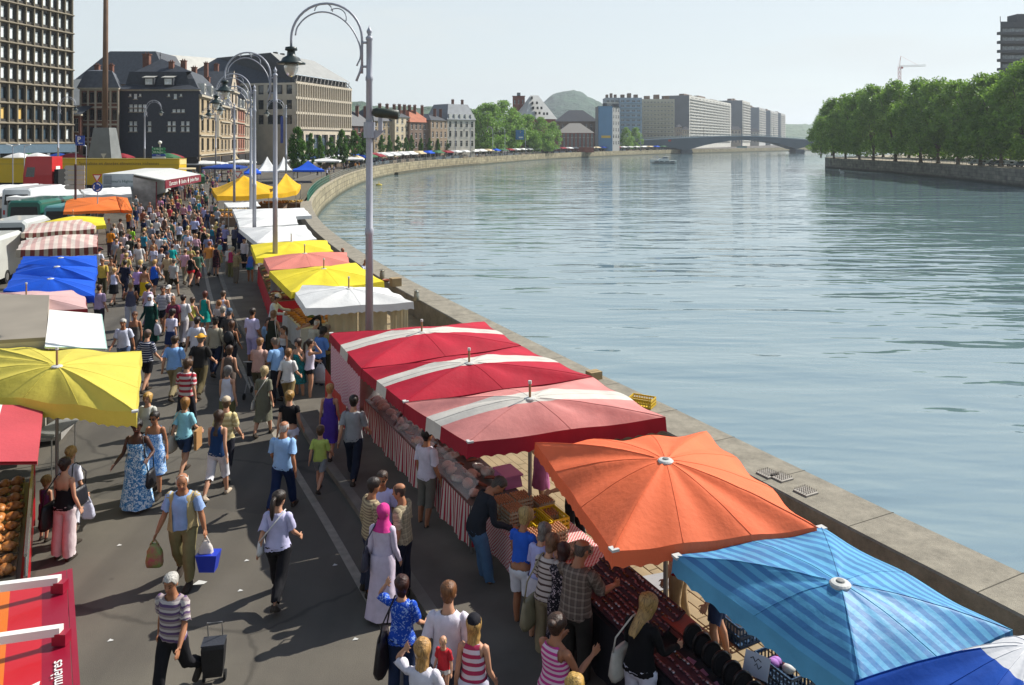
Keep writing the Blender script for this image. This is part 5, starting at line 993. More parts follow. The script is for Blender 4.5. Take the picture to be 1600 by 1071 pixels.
canopy('blue pop up tent peeking out behind the lamp posts', [AT(381, 128, 2.2), AT(408, 128, 2.2), AT(408, 120, 2.2), AT(381, 120, 2.2)], 2.2, C_BL, rise=1.2, ribs=1, legs=(2, 3), pole=False, name='pop_up_tent', p=1.4)
canopy('white pop up tent with a high peak between the lamp posts', [AT(400, 135, 2.3), AT(432, 137, 2.3), AT(436, 127, 2.3), AT(402, 126, 2.3)], 2.3, C_WH, rise=2.2, ribs=1, legs=(2, 3), pole=False, name='pop_up_tent', p=1.5)
canopy('white pop up tent right of the peaked one', [AT(430, 140, 2.3), AT(452, 141, 2.3), AT(457, 131, 2.3), AT(434, 130, 2.3)], 2.3, C_WH, rise=2.1, ribs=1, legs=(2, 3), pole=False, name='pop_up_tent', p=1.5)
canopy('left cream gazebo with a pointed peak before the terrace', [AT(333, 206, 2.6), AT(357, 206, 2.6), AT(358, 196, 2.6), AT(331, 196, 2.6)], 2.6, C_CRM, rise=3.0, ribs=1, legs=(2, 3), pole=False, name='pop_up_tent', p=1.7)
canopy('right cream gazebo with a pointed peak before the terrace', [AT(354, 209, 2.6), AT(372, 209, 2.6), AT(374, 199, 2.6), AT(356, 199, 2.6)], 2.6, C_CRM, rise=3.0, ribs=1, legs=(2, 3), pole=False, name='pop_up_tent', p=1.7)
# left row
canopy('large yellow umbrella with scalloped edge on the left side of the street', [(-60, 536), (221, 549), (213, 644), (-45, 612)], 2.5, C_YE, (89, 572), .42, tip=.3, ribs=3, sag=.05, caps=(2,), valance=.27, pull=.03)
canopy('pale pink canopy in front of the blue ones on the left', [(-30, 457), (132, 453), (137, 483), (-30, 484)], 2.45, C_PINK, (41, 462), .25, tip=.32, ribs=2, vmat=C_DRED)
canopy('farthest of three joined blue canopies on the left', [(36, 401), (151, 400), (152, 418), (29, 414)], 2.45, C_BL, (95, 403), .22, ribs=2, disc=True); canopy('middle of three joined blue canopies on the left', [(29, 414), (152, 418.5), (148, 439), (21, 428)], 2.45, C_BL, (89, 417), .26, ribs=2, disc=True); canopy('nearest of three joined blue canopies on the left', [(21, 428), (148, 439.5), (147, 463), (5, 454)], 2.45, C_BL, (79, 436), .26, ribs=2, disc=True)
canopy('near pink and white striped canopy on the left', [(33, 377), (153, 367), (152, 386), (25, 391)], 2.45, C_CHK, (92, 368), .26, vmat=C_CHKV, valance=.34, ribs=2, per=36); canopy('far pink and white striped canopy on the left', [(45, 351), (156, 342), (148, 358), (33, 365)], 2.45, C_CHK, (96, 346), .22, vmat=C_CHKV, valance=.26, ribs=2)
canopy('yellow canopy behind the striped ones on the left', [(64, 348), (162, 340), (166, 352), (64, 356)], 2.45, C_YE2, (114, 338), .2, tip=.32, ribs=2)
canopy('deep orange canopy under the roundabout sign', [(104, 310), (181, 307), (188, 328), (99, 331)], 2.45, C_OR2, (148, 320), .24, ribs=2, scal=.05); canopy('crumpled orange side awning by the crowd', [(182, 307), (199, 309), (207, 329), (189, 328)], 2.4, C_OR2, rise=.12, ribs=2, pole=False, legs=(1, 2), wr=.07)
for lab, cs_ in (('long white tarpaulin roof at the left edge', [(-40, 290), (60, 287), (72, 297), (-40, 304)]), ('white tarpaulin roof left of the fingerpost', [(62, 288), (118, 290), (126, 300), (72, 300)]), ('white tarpaulin roof behind the orange canopy', [(40, 298), (120, 294), (130, 304), (10, 308)]), ('white tarpaulin roof beside the food trailer', [(126, 296), (204, 292), (206, 303), (134, 304)])):
 canopy(lab, cs_, 2.5, C_WH, rise=.22, ribs=2, pole=False, legs=(2, 3), wr=.09, valance=.3, sag=.09)
FARC = [(300, 243, 46, C_BL, 'blue tarpaulin roof right of the yellow lorry'), (322, 249, 60, C_WH, 'white canopy right of the yellow lorry'), (355, 246, 44, C_WH, 'white canopy below the cream gazebos'), (310, 256, 70, C_WH, 'broad white tarpaulin roof by the lorry end'), (345, 262, 60, C_NAVY, 'navy edged tarpaulin behind the crowd'), (372, 254, 40, C_WH, 'white canopy left of the lamp posts'), (425, 242, 34, C_WH, 'white canopy under the largest clipped tree'), (460, 252, 40, C_WH, 'white canopy left of the royal blue tent'), (497, 247, 52, C_NAVY, 'dark blue canopy under the clipped trees'), (505, 252, 50, C_WH, 'white canopy behind the royal blue tent'), (530, 245, 44, C_BL, 'mid blue canopy under the clipped trees'), (545, 249, 46, C_WH, 'white canopy beside the quay bend'), (562, 243, 28, C_BL, 'bright blue canopy left of the near lamp post')]
for k, (px, py, wd, mt, lab) in enumerate(FARC):
 a = G(px - wd / 2, py, 2.5); W = wd * a.y / FPX; canopy(lab, [Vector((a.x - 1, a.y + 7, 2.5)), Vector((a.x + W - 1, a.y + 7, 2.5)), Vector((a.x + W, a.y, 2.5)), Vector((a.x, a.y, 2.5))], 2.5, mt, rise=.5, ribs=1, pole=False, legs=(2, 3), wr=.1, per=16, valance=.3)
# far quay stalls in a long line beside the river
def far_stall_mesh(mt, seed):
 r_ = random.Random(seed); b = MB(); L = r_.uniform(5, 8); D = 4; h = 2.4
 b.rings([[(-L / 2, -D / 2, h), (L / 2, -D / 2, h), (L / 2, D / 2, h), (-L / 2, D / 2, h)], [(-L / 2, -D / 2, h + .25), (L / 2, -D / 2, h + .25), (L / 2, D / 2, h + .25), (-L / 2, D / 2, h + .25)], [(-L * .3, -D * .2, h + .85), (L * .3, -D * .2, h + .85), (L * .3, D * .2, h + .85), (-L * .3, D * .2, h + .85)]]); can = b.mesh('canopy', mt)
 b = MB()
 for x in (-L / 2 + .1, L / 2 - .1):
  for y in (-D / 2 + .1, D / 2 - .1): b.box((x, y, h / 2), (.1, .1, h))
 posts = b.mesh('posts', M_POLE); b = MB(); b.box((0, .4, .55), (L * .9, D * .6, .9));
 for k in range(8): b.box((-L * .4 + L * .8 * k / 7, .4 + r_.uniform(-.6, .6), 1.15), (L * .08, .6, r_.uniform(.2, .5)))
 if r_.random() < .5: b.box((0, D / 2, 1.3), (L * .95, .06, 2.3))
 return can, posts, b.mesh('goods', pm('far_goods_%d' % (seed % 3), ('4a4640', '6a5a4a', '3e4c5a')[seed % 3], .8, .5, 1.2, .2))
FM = [far_stall_mesh(m_, 70 + k) for k, m_ in enumerate((C_WH, C_WH, C_BL, C_WH, C_DRED, C_CRM, C_WH, C_GRN))]
FNM = ['white', 'white', 'blue', 'white', 'dark red', 'cream', 'white', 'green']
LMK = [(250, 'below the brown brick quay house'), (285, 'below the large pale house'), (330, 'before the left half of the grove'), (395, 'before the right half of the grove'), (445, 'below the market hall'), (490, 'below the blue gable'), (530, 'beside the bridge ramp')]
Yc = 205; k = 0
while Yc < 640:
 for dd in (5.0, 11.5):
  i_ = (k * 5 + int(dd)) % 8; x = qx(Yc, dd); t_ = qdir(Yc); lm = [l for y, l in LMK if Yc >= y]; lm = lm[-1] if lm else 'at the quay bend'
  t = thing('quay_stall', '%s canopy %s, %s row of the far quay' % (FNM[i_], lm, 'front' if dd < 8 else 'rear'), 'market stall', (x, Yc, 0), math.atan2(t_.y, t_.x) - 0, 'stalls along the far quay')
  link('canopy', FM[i_][0], t); link('posts', FM[i_][1], t)['kind'] = 'stuff'; link('goods', FM[i_][2], t)['kind'] = 'stuff'
 Yc += 9.5; k += 1
# railings along the far quay and the green one at the bend
def railing(lab, name, Y0, Y1, dd, mt, h=1.05, step=2.0, z=0.3):
 b = MB(); Yc = Y0; prev = None; first = None; t = thing(name, lab, 'railing', (qx(Y0, dd), Y0, 0))
 posts = MB()
 while Yc <= Y1:
  x = qx(Yc, dd)
  posts.box((x, Yc, z + h / 2), (.07, .07, h))
  if prev:
   for hh in (.35, .7, 1.0): b.tube([(prev[0], prev[1], z + hh * h), (x, Yc, z + hh * h)], .03, 4)
  prev = (x, Yc); Yc += step
 b.build('rail', mt, t); o = posts.build('posts', mt, t); o['kind'] = 'stuff'; return t
railing('green painted railing at the inner bend of the quay', 'quay_railing', 84, 132, .45, pm('rail_green', '2f6a55', .5, .1), 1.15, 1.6); railing('thin grey railing along the far quay edge', 'quay_railing', 134, 420, .4, pm('rail_grey', '6f7570', .5, .1), 1.0, 2.4)
rb_ = MB()
for a, b in zip(RC[10:26], RC[11:27]):
 rb_.tube([(a.x + .5, a.y, RB + 1), (b.x + .5, b.y, RB + 1)], .03, 4); rb_.tube([(a.x + .5, a.y, RB + .5), (b.x + .5, b.y, RB + .5)], .02, 4)
 for k in range(6): q = a.lerp(b, k / 6); rb_.box((q.x + .5, q.y, RB + .5), (.05, .05, 1))
tag(rb_.build('bank_railing', pm('rail_grey', '6f7570')), 'thin railing along the top of the right embankment', 'railing')
# ================================================================ vehicles
M_TYRE = pm('tyre', '1c1c1c', .9, .1)
def wheel(t, x, y, r=.34, w_=.22, ax='x'):
 b = MB(); d = Vector((w_ / 2, 0, 0)) if ax == 'x' else Vector((0, w_ / 2, 0)); c = Vector((x, y, r)); b.tube([c - d, c + d], r, 14); o = b.build('wheel', M_TYRE, t, local=True); b = MB(); b.tube([c - d * 1.06, c + d * 1.06], r * .55, 10); b.build('rim', M_POLE, o, local=True)
def van(lab, loc, rz, c, L=5.2, W=1.95, H=2.4, group='vans parked behind the left stalls', nose=True, cat='van', nm='parked_van'):
 t = thing(nm, lab, cat, loc, rz, group); mt = pm('van_' + c, c, .35, .06, 1, .02, coat=.4); b = MB(); n = 8
 # body as lengthwise sections: rear, cargo, windscreen, bonnet
 def sec(y, h, w_, z0=.35):
  k = .18; return [(-w_ / 2, y, z0), (w_ / 2, y, z0), (w_ / 2, y, h * .55), (w_ / 2 - .06, y, h - k), (w_ / 2 - .06 - k, y, h), (-w_ / 2 + .06 + k, y, h), (-w_ / 2 + .06, y, h - k), (-w_ / 2, y, h * .55)]
 S_ = [sec(-L / 2, H - .12, W * .95), sec(-L / 2 + .12, H, W), sec(L * .16, H, W)] + ([sec(L * .28, H * .93, W * .98), sec(L * .38, H * .56, W * .97), sec(L * .49, H * .46, W * .94), sec(L / 2, H * .34, W * .88)] if nose else [sec(L / 2, H, W)])
 b.rings(S_); b.build('body', mt, t, local=True, smooth=False)
 gb = MB()
 for s in (-1, 1): gb.quad((s * (W / 2 + .005), L * .08, H * .58), (s * (W / 2 + .005), L * .27, H * .58), (s * (W / 2 - .03), L * .25, H * .86), (s * (W / 2 - .03), L * .08, H * .86))
 gb.build('side_window', GL, t, local=True)
 gb = MB(); gb.quad((-W * .4, -L / 2 - .004, H * .56), (W * .4, -L / 2 - .004, H * .56), (W * .37, -L / 2 - .004, H * .84), (-W * .37, -L / 2 - .004, H * .84)); gb.build('rear_window', GL, t, local=True)
 if nose: gb = MB(); gb.quad((-W * .42, L * .383, H * .575), (W * .42, L * .383, H * .575), (W * .4, L * .287, H * .93), (-W * .4, L * .287, H * .93)); gb.build('windscreen', GL, t, local=True)
 for s in (-1, 1):
  for nm_, mt_, y in (('tail_light', REDS, -L / 2 - .01), ('headlight', WHT, L / 2 + .005)):
   lb = MB(); lb.box((s * W * .4, y, H * (.36 if y < 0 else .28)), (.14, .03, H * .12 if y < 0 else .12)); lb.build(nm_, mt_, t, local=True)
 lb = MB(); lb.box((0, -L / 2 - .02, .5), (W * .96, .1, .16)); lb.box((0, L / 2 + .02, .45), (W * .9, .1, .16)); lb.build('bumper', M_TYRE, t, local=True); lb = MB(); lb.box((0, -L / 2 - .075, .62), (.5, .01, .12)); lb.build('number_plate', WHT, t, local=True)
 for x in (-W / 2 + .1, W / 2 - .1):
  for y in (-L * .3, L * .32): wheel(t, x, y)
 return t
van('dark green van parked behind the striped canopies', (AT(34, 58).x, 60.5, 0), R(6), '1f5a4c', 5.4, 2.4, 2.75, nose=False)
van('teal van with a white roof rack beside the orange canopy', (AT(86, 58).x, 60.0, 0), R(8), '5f8f90', 4.8, 1.9, 2.4)
van('white van at the left edge behind the striped canopies', (AT(14, 47).x, 48.5, 0), R(12), 'b9bcb8', 5.2, 2.1, 2.5)
van('white box lorry at the left edge behind the green van', (AT(8, 66).x, 70, 0), R(8), 'c2c5c4', 6.5, 2.4, 3.1, nose=False)
van('white van half hidden behind the blue canopies', (AT(-6, 41).x, 41, 0), R(14), 'b4b5ae', 5.0, 2.0, 2.4)
# parked cars on the right bank
CARC = [('a9b0b4', 'silver'), ('c8cac8', 'white'), ('3a4048', 'dark grey'), ('8c9498', 'grey'), ('b8bcc0', 'pale grey'), ('5a6a74', 'blue grey')]
for k in range(6):
 px = 1528 + k * 14.5; Y = 196 - k * 3; p = AT(px, Y + 9, RB); cc, cn = CARC[k]
 van('%s car parked under the plane trees, %s from the left' % (cn, ordn[k]), (p.x, p.y, RB), R(62), cc, 4.3, 1.75, 1.45, 'cars parked on the right bank', True, 'car', 'parked_car')
# yellow food lorry and red cab
YEL = pm('lorry_yellow', 'cba818', .5, .08, .4, .03); LT = pm('lettering_brown', '4a3a14', .6, .05, 1, 0)
def lorry(lab, px0, px1, Y, pt, c, txt=None, nm='box_lorry'):
 A, B = AT(px0, Y), AT(px1, Y); zt = ZH(pt, Y); t = thing(nm, lab, 'lorry', (A.x, A.y, 0)); L = B.x - A.x; b = MB(); b.box(((A.x + B.x) / 2, A.y + 1.25, (zt + .9) / 2), (L, 2.5, zt - .9)); b.build('box_body', c, t)
 b = MB(); b.box(((A.x + B.x) / 2, A.y - .03, (zt + 3.0) / 2 - .05), (L * .995, .03, .05)); b.box(((A.x + B.x) / 2, A.y + 1.2, zt + .04), (L + .1, 2.6, .08)); b.build('trim', pm('lorry_trim', '8f8038', .5, .1), t)
 b = MB(); b.box(((A.x + B.x) / 2, A.y + 1.25, .75), (L * .96, 2.0, .3)); b.build('chassis', M_TYRE, t)
 for u in (.12, .8, .9):
  for y in (.2, 2.3):
   b = MB(); x = A.x + L * u; b.tube([(x, A.y + y - .15, .5), (x, A.y + y + .15, .5)], .5, 14); b.build('wheel', M_TYRE, t)
 if txt: put_text('lettering', txt, .62, LT, (A.x + L * .42, A.y - .012, zt - .62), FACE, t, .0)
 return t, A, B, zt
t, A, B, zt = lorry('long yellow sales lorry with brown lettering along its side', 118, 280, 112, 249, YEL, 'Spécialiste en denrées alimentaires italiennes')
b = MB(); b.box((B.x + .02, A.y + 1.25, zt - .4), (.03, 2.3, .7)); b.build('end_panel', pm('cream_panel', 'd0b878', .6, .1), t)
lorry('yellow trailer behind the red cab', -20, 117.5, 118, 248.5, YEL)
A = AT(36, 100); t = thing('lorry_cab', 'red lorry cab parked in front of the yellow trailer', 'lorry', (A.x, A.y, 0)); W = 45 * 100 / FPX; zt = ZH(245, 100); RC_ = pm('cab_red', 'b31f24', .4, .08, .6, .03, coat=.3); b = MB()
b.rings([[(A.x, A.y, .6), (A.x + W, A.y, .6), (A.x + W, A.y + 2.4, .6), (A.x, A.y + 2.4, .6)], [(A.x, A.y, zt * .55), (A.x + W, A.y, zt * .55), (A.x + W, A.y + 2.4, zt * .55), (A.x, A.y + 2.4, zt * .55)], [(A.x + .35, A.y + .05, zt), (A.x + W, A.y + .05, zt), (A.x + W, A.y + 2.35, zt), (A.x + .35, A.y + 2.35, zt)]]); b.build('cab_body', RC_, t)
b = MB(); b.quad((A.x + .3, A.y - .01, zt * .5), (A.x + 1.4, A.y - .01, zt * .5), (A.x + 1.5, A.y + .02, zt * .74), (A.x + .5, A.y + .02, zt * .74)); b.build('side_window', GL, t); b = MB(); b.box((A.x + W + .02, A.y + 1.3, zt * .72), (.04, .9, .4)); b.build('badge', WHT, t)
b = MB(); b.box((A.x + W + .5, A.y + 1.2, 2.2), (.5, 2.2, 2.6)); b.build('air_deflector', M_TYRE, t)
for x in (.9, 2.9):
 b = MB(); b.tube([(A.x + x, A.y - .05, .52), (A.x + x, A.y + .3, .52)], .52, 14); b.build('wheel', M_TYRE, t)
# dry ornamental grass in front of the cab
gb = MB(); r_ = random.Random(4)
for k in range(420):
 x = AT(r_.uniform(12, 104), 92).x; y = 92 + r_.uniform(-1, 1); h = r_.uniform(.5, 1.3); a = r_.uniform(-.35, .35); gb.add([(x, y, .6), (x + .05, y, .6), (x + a + .02, y + r_.uniform(-.2, .2), .6 + h)], [(0, 1, 2)])
o = gb.build('ornamental_grass', pm('dry_grass', '9a8f5a', .8, .3)); o['kind'] = 'stuff'; o['label'] = 'dry yellow grass in a planter before the red cab'; o['category'] = 'grass'
# white food trailer with the red sign board
def food_trailer():
 Y = 80; A = AT(160, Y); B = AT(209, Y); zt = ZH(272, Y); t = thing('food_trailer', 'white food trailer with a maroon lettered awning board facing the crowd', 'trailer', (A.x, A.y, 0)); W = B.x - A.x; wh = pm('trailer_white', 'c2c2bc', .45, .06, .6, .03); gy = pm('trailer_grey', '9fa5a8', .5, .06); mr = pm('maroon', '6f1626', .5, .08, 1, .02)
 d = Vector((-.2, 1)).normalized(); L = 17; n = Vector((1, .2)).normalized()
 b = MB(); r = [(A.x, A.y), (B.x, B.y), (B.x + d.x * L, B.y + d.y * L), (A.x + d.x * L, A.y + d.y * L)]; frustum(b, r, .5, r, zt); b.build('body', wh, t)
 b = MB(); b.box(((A.x + B.x) / 2, A.y - .03, (zt + .8) / 2 + .2), (W * .98, .05, zt - 1.2)); pn = b.build('end_panel', gy, t)
 cx_ = (A.x + B.x) / 2 + .4; put_text('lettering', "Palmer's Highland", .4, pm('letter_green', '2a4a40', .6, .05, 1, 0), (cx_, A.y - .062, zt - .75), FACE, pn); put_text('lettering', 'Charcuteries artisanales', .2, pm('letter_dark', '3a3434', .6, .05, 1, 0), (cx_, A.y - .062, zt - 1.3), FACE, pn); put_text('lettering', 'ambulant de fromages fins', .22, pm('letter_maroon', '6f1626', .6, .05, 1, 0), (cx_, A.y - .062, zt - 1.65), FACE, pn)
 b = MB(); b.box((A.x + .55, A.y - .07, zt - .6), (.8, .03, .9)); b.box((A.x + .55, A.y - .07, zt - 1.55), (.8, .03, .8)); b.build('vent_panel', pm('vent_grey', '70757a', .5, .1), pn)
 # side serving hatch, flap raised as an awning over the crowd, red sign board on its edge
 z1 = zt - .25; o0 = Vector(r[1]); o1 = Vector(r[2]); F0 = o0 + n * 3.1 - d * 1.0; F1 = o1 + n * 4.0 - d * 4; b = MB()
 b.rings([[(o0.x, o0.y, zt - .1), (o1.x, o1.y, zt - .1), (F1.x, F1.y, z1 - .45), (F0.x, F0.y, z1 - .45)], [(o0.x, o0.y, zt), (o1.x, o1.y, zt), (F1.x, F1.y, z1 - .35), (F0.x, F0.y, z1 - .35)]]); b.build('flap', wh, t)
 b = MB(); m = F0 + (F1 - F0) / 2; rz = math.atan2((F1 - F0).y, (F1 - F0).x); b.box((m.x + n.x * .06, m.y + n.y * .06, z1 - .8), ((F1 - F0).length, .08, .85), rz=rz); bd = b.build('sign_board', mr, t)
 me = text_mesh('Charcuterie  ♦  Boudins  ♦  Jambon Maison', .62, WHT); o = link('lettering', me, bd); o.location = Vector((m.x + n.x * .12, m.y + n.y * .12, z1 - .8)) - wloc(bd); o.rotation_euler = (R(90), 0, rz)
 b = MB(); e0 = o0 + n * .02; mid = o0 + n * 2.2; b.quad((e0.x, e0.y - .2, .2), (mid.x, mid.y - .2, .2), (mid.x, mid.y - .2, zt - .8), (e0.x, e0.y - .2, zt - .3)); b.build('clear_side_sheet', pm('dim_sheet', '8a8480', .3, .35, 1.5, .1), t)
 for q in (mid, mid + d * 8, mid + d * 14):
  b = MB(); b.tube([(q.x, q.y - .2, 0), (q.x, q.y - .2, zt - .8)], .06, 6); b.build('post', mr, t)
 b = MB(); q = o0 + n * 1.2 + d * L / 2; b.box((q.x, q.y, .65), (1.2, L * .9, 1.1), rz=-math.atan2(d.x, d.y)); b.build('counter', pm('counter_dark', '4a3c34', .6, .4, 1, .1), t)
food_trailer()
canopy('green sheet awning behind the food trailer', [AT(290, 108, 3.0), AT(318, 108, 3.0), AT(320, 100, 2.6), AT(301, 100, 2.6)], 2.6, C_GRN, rise=.2, ribs=1, pole=False, legs=(2, 3), valance=.9)
canopy('yellow framed awning at the end of the lorry', [AT(280, 112, 3.4), AT(306, 112, 3.4), AT(306, 107, 3.2), AT(278, 107, 3.2)], 3.3, C_CRM, rise=.1, ribs=1, pole=False, legs=(2, 3), valance=.1)
# cafe parasols before the houses
for k, (px, Y, mt, nm) in enumerate(((30, 125, C_WH, 'white'), (44, 130, C_GRN, 'green'), (58, 126, C_WH, 'pale'), (92, 132, C_NAVY, 'navy'), (112, 130, C_DRED, 'dark red'), (190, 140, C_DRED, 'crimson'), (268, 140, C_DRED, 'maroon'), (262, 134, C_GRN, 'dark green'))):
 a = AT(px, Y); z = ZH(246, Y); canopy('%s cafe parasol %s the shop fronts' % (nm, 'below the tower, before' if px < 70 else 'before'), [Vector((a.x - 1.6, Y + 1.6, z)), Vector((a.x + 1.6, Y + 1.6, z)), Vector((a.x + 1.6, Y - 1.6, z)), Vector((a.x - 1.6, Y - 1.6, z))], z, mt, rise=.7, ribs=1, per=16, valance=.15, group='cafe parasols')
# ---------------------------------------------------------------- trailers at the left edge
WH_ = pm('panel_white', 'cfcdc6', .45, .06, 1, .03); RD_ = pm('panel_red', 'b0141f', .4, .06, 1, .03, coat=.2); RD2 = pm('panel_dark_red', '86122a', .4, .06, 1, .03); OR_ = pm('panel_orange', 'c9681c', .45, .06, 1, .03)
def near_flap():
 t = thing('food_trailer', 'red, orange and white raised hatch of the food trailer at bottom left', 'trailer', (-4.6, 7.2, 0)); o0 = G(113, 888, 2.7); o1 = G(128, 1110, 2.7); d = (o1 - o0).normalized(); L = (o1 - o0).length; n = Vector((-d.y, d.x, 0)); n = n if n.x < 0 else -n
 def band(nm, a, b_, mt, dz=0):
  q = MB(); A_ = o0 + n * a; B_ = o0 + n * b_; A2 = o1 + n * a; B2 = o1 + n * b_; za, zb = 2.7 - .06 * a, 2.7 - .06 * b_
  q.rings([[(A_.x, A_.y, za - .05), (A2.x, A2.y, za - .05), (B2.x, B2.y, zb - .05), (B_.x, B_.y, zb - .05)], [(A_.x, A_.y, za), (A2.x, A2.y, za), (B2.x, B2.y, zb), (B_.x, B_.y, zb)]]); return q.build(nm, mt, t)
 e = band('edge_panel', 0, .05, RD2); band('dark_red_panel', .055, .27, RD2); rp = band('red_panel', .27, .54, RD_); band('orange_panel', .54, .66, OR_); wp = band('white_panel', .66, 2.4, WH_)
 for u, lab in ((.42, 0), (1.35, 1)):
  q = MB(); a = o0 + d * u + n * .12; b_ = o0 + d * (u - .25) + n * 1.9; q.rings([[(a.x, a.y - .035, 2.78), (a.x, a.y + .035, 2.78), (a.x, a.y + .035, 2.85), (a.x, a.y - .035, 2.85)], [(b_.x, b_.y - .035, 2.9), (b_.x, b_.y + .035, 2.9), (b_.x, b_.y + .035, 2.97), (b_.x, b_.y - .035, 2.97)]]); q.build('strut', WH_, t)
  q = MB(); q.box((a.x, a.y, 2.75), (.12, .1, .1)); q.build('strut_bracket', RD2, t)
 rz = math.atan2(d.y, d.x); me = text_mesh('mières', .13, WHT, .002); o = link('lettering', me, t); q = o0 + d * 1.78 + n * .16; o.location = Vector((q.x, q.y, 2.7)) - wloc(t); o.rotation_euler = (0, 0, rz + math.pi)
 q = MB(); c = o0 + d * 2.3 + n * .62; q.lathe((c.x, c.y, 2.668), ((.5, 0), (.5, .006)), 28); em = q.build('emblem_ring', WHT, t); q = MB(); q.lathe((c.x, c.y, 2.676), ((.455, 0), (.455, .004)), 28); q.build('emblem_field', RD_, em)
 q = MB(); s_ = o0 + d * 1.95 + n * .36; q.add([(s_.x, s_.y + .16, 2.69), (s_.x - .22, s_.y - .1, 2.69), (s_.x + .12, s_.y - .14, 2.69)], [(0, 1, 2)]); q.build('white_flash', WHT, t)
 q = MB(); c = o0 + d * L / 2 + n * 3.6; q.box((c.x, c.y, 1.5), (2.3, L, 2.4), rz=-math.atan2(-d.x, -d.y)); q.build('body', WH_, t)
near_flap()
def chicken_trailer():
 t = thing('rotisserie_trailer', 'red rotisserie trailer with trays of roast chickens at the left edge', 'trailer', (-8.6, 13, 0)); A = G(52, 742, 1.12); B = G(40, 893, 1.12); d = (B - A).normalized(); L = (B - A).length; n = Vector((-d.y, d.x, 0)); n = n if n.x < 0 else -n; rz = math.atan2(d.y, d.x)
 q = MB(); c = A + d * L / 2 + n * .03; q.box((c.x, c.y, .55), (L + .2, .06, .98), rz=rz); q.build('counter_front', RD_, t)
 q = MB(); c = A + d * L / 2 + n * .5; q.box((c.x, c.y, .98), (L, .95, .05), rz=rz); q.build('display_shelf', M_POLE, t)
 q = MB(); c = A + d * L / 2; q.box((c.x, c.y, 1.2), (L + .1, .012, .3), rz=rz); g_ = q.build('glass_guard', glass('clear_guard', '9aa0a0', .05, .6), t)
 q = MB(); c = A + d * L / 2 - n * .0; q.box((c.x, c.y, 1.37), (L + .12, .04, .04), rz=rz); q.box((c.x, c.y, 1.06), (L + .12, .05, .05), rz=rz); q.build('steel_rail', pm('chrome', 'b9b9b6', .25, .05, metal=.9), t)
 F0 = G(68, 634, 2.3); F1 = G(58, 721, 2.3); q = MB(); I0 = F0 + n * 1.5 + Vector((0, 0, .28)); I1 = F1 + n * 1.5 + Vector((0, 0, .28)); mid0 = F0.lerp(I0, .42); mid1 = F1.lerp(I1, .42)
 q.add([F0, F1, mid1, mid0], [(0, 1, 2, 3)]); q.add([v - Vector((0, 0, .05)) for v in (F0, F1, mid1, mid0)], [(3, 2, 1, 0)]); q.add([F0, F1, F1 - Vector((0, 0, .09)), F0 - Vector((0, 0, .09))], [(0, 3, 2, 1)]); q.build('red_awning', cloth('awning_red', 'b4484e', .7, .12), t)
 q = MB(); q.add([mid0, mid1, I1, I0], [(0, 1, 2, 3)]); q.build('white_awning', WH_, t)
 q = MB(); c = A + d * L / 2 + n * 2.4; q.box((c.x, c.y, 1.6), (L + .6, 2.6, 2.4), rz=rz); q.build('body', WH_, t)
 q = MB(); q.tube([(A.x - d.x * .25, A.y - d.y * .25, .1), (A.x - d.x * .25, A.y - d.y * .25, 2.3)], .03, 6); q.build('post', RD_, t)
 br = pm('roast_chicken', '8a4f22', .38, .45, 9, .5, 30, c2=hexc('c98a4a'), bdist=.02); tray = pm('steel_tray', '8f8a80', .3, .1, metal=.8)
 b = MB(); b.ball((0, 0, .075), (.12, .085, .075), 10, 7); b.ball((.1, .05, .06), (.055, .03, .03), 7, 5); b.ball((.1, -.05, .06), (.055, .03, .03), 7, 5); b.ball((-.06, .08, .07), (.05, .022, .03), 7, 5); b.ball((-.06, -.08, .07), (.05, .022, .03), 7, 5); cm_ = b.mesh('roast_chicken', br, True)
 k = 0
 for r_ in range(5):
  u = L * (.1 + .2 * r_); c = A + d * u + n * .52; q = MB(); q.box((0, 0, .01), (L * .185, .78, .02))
  for sx, sy, wx, wy in ((0, .39, L * .185, .02), (0, -.39, L * .185, .02), (L * .0925, 0, .02, .78), (-L * .0925, 0, .02, .78)): q.box((sx, sy, .03), (wx, wy, .05))
  tr = q.build('metal_tray', tray); tr.location = (c.x, c.y, 1.02); tr.rotation_euler[2] = rz; tag(tr, '%s steel tray from the back on the rotisserie counter' % ordn[r_], 'tray', 'rotisserie trays')
  for i in range(2):
   for j in range(4):
    p_ = c + d * (L * .045 * (2 * i - 1)) + n * (-.28 + .185 * j); o = link('roast_chicken', cm_, None, (p_.x, p_.y, 1.045), random.uniform(0, 6)); s = random.uniform(.85, 1.1); o.scale = (s, s, s)
    tag(o, 'roast chicken on the %s rotisserie tray, %s row, %s from the street' % (ordn[r_], 'rear' if i == 0 else 'front', ordn[j]), 'roast chicken', 'roast chickens on trays')
chicken_trailer()
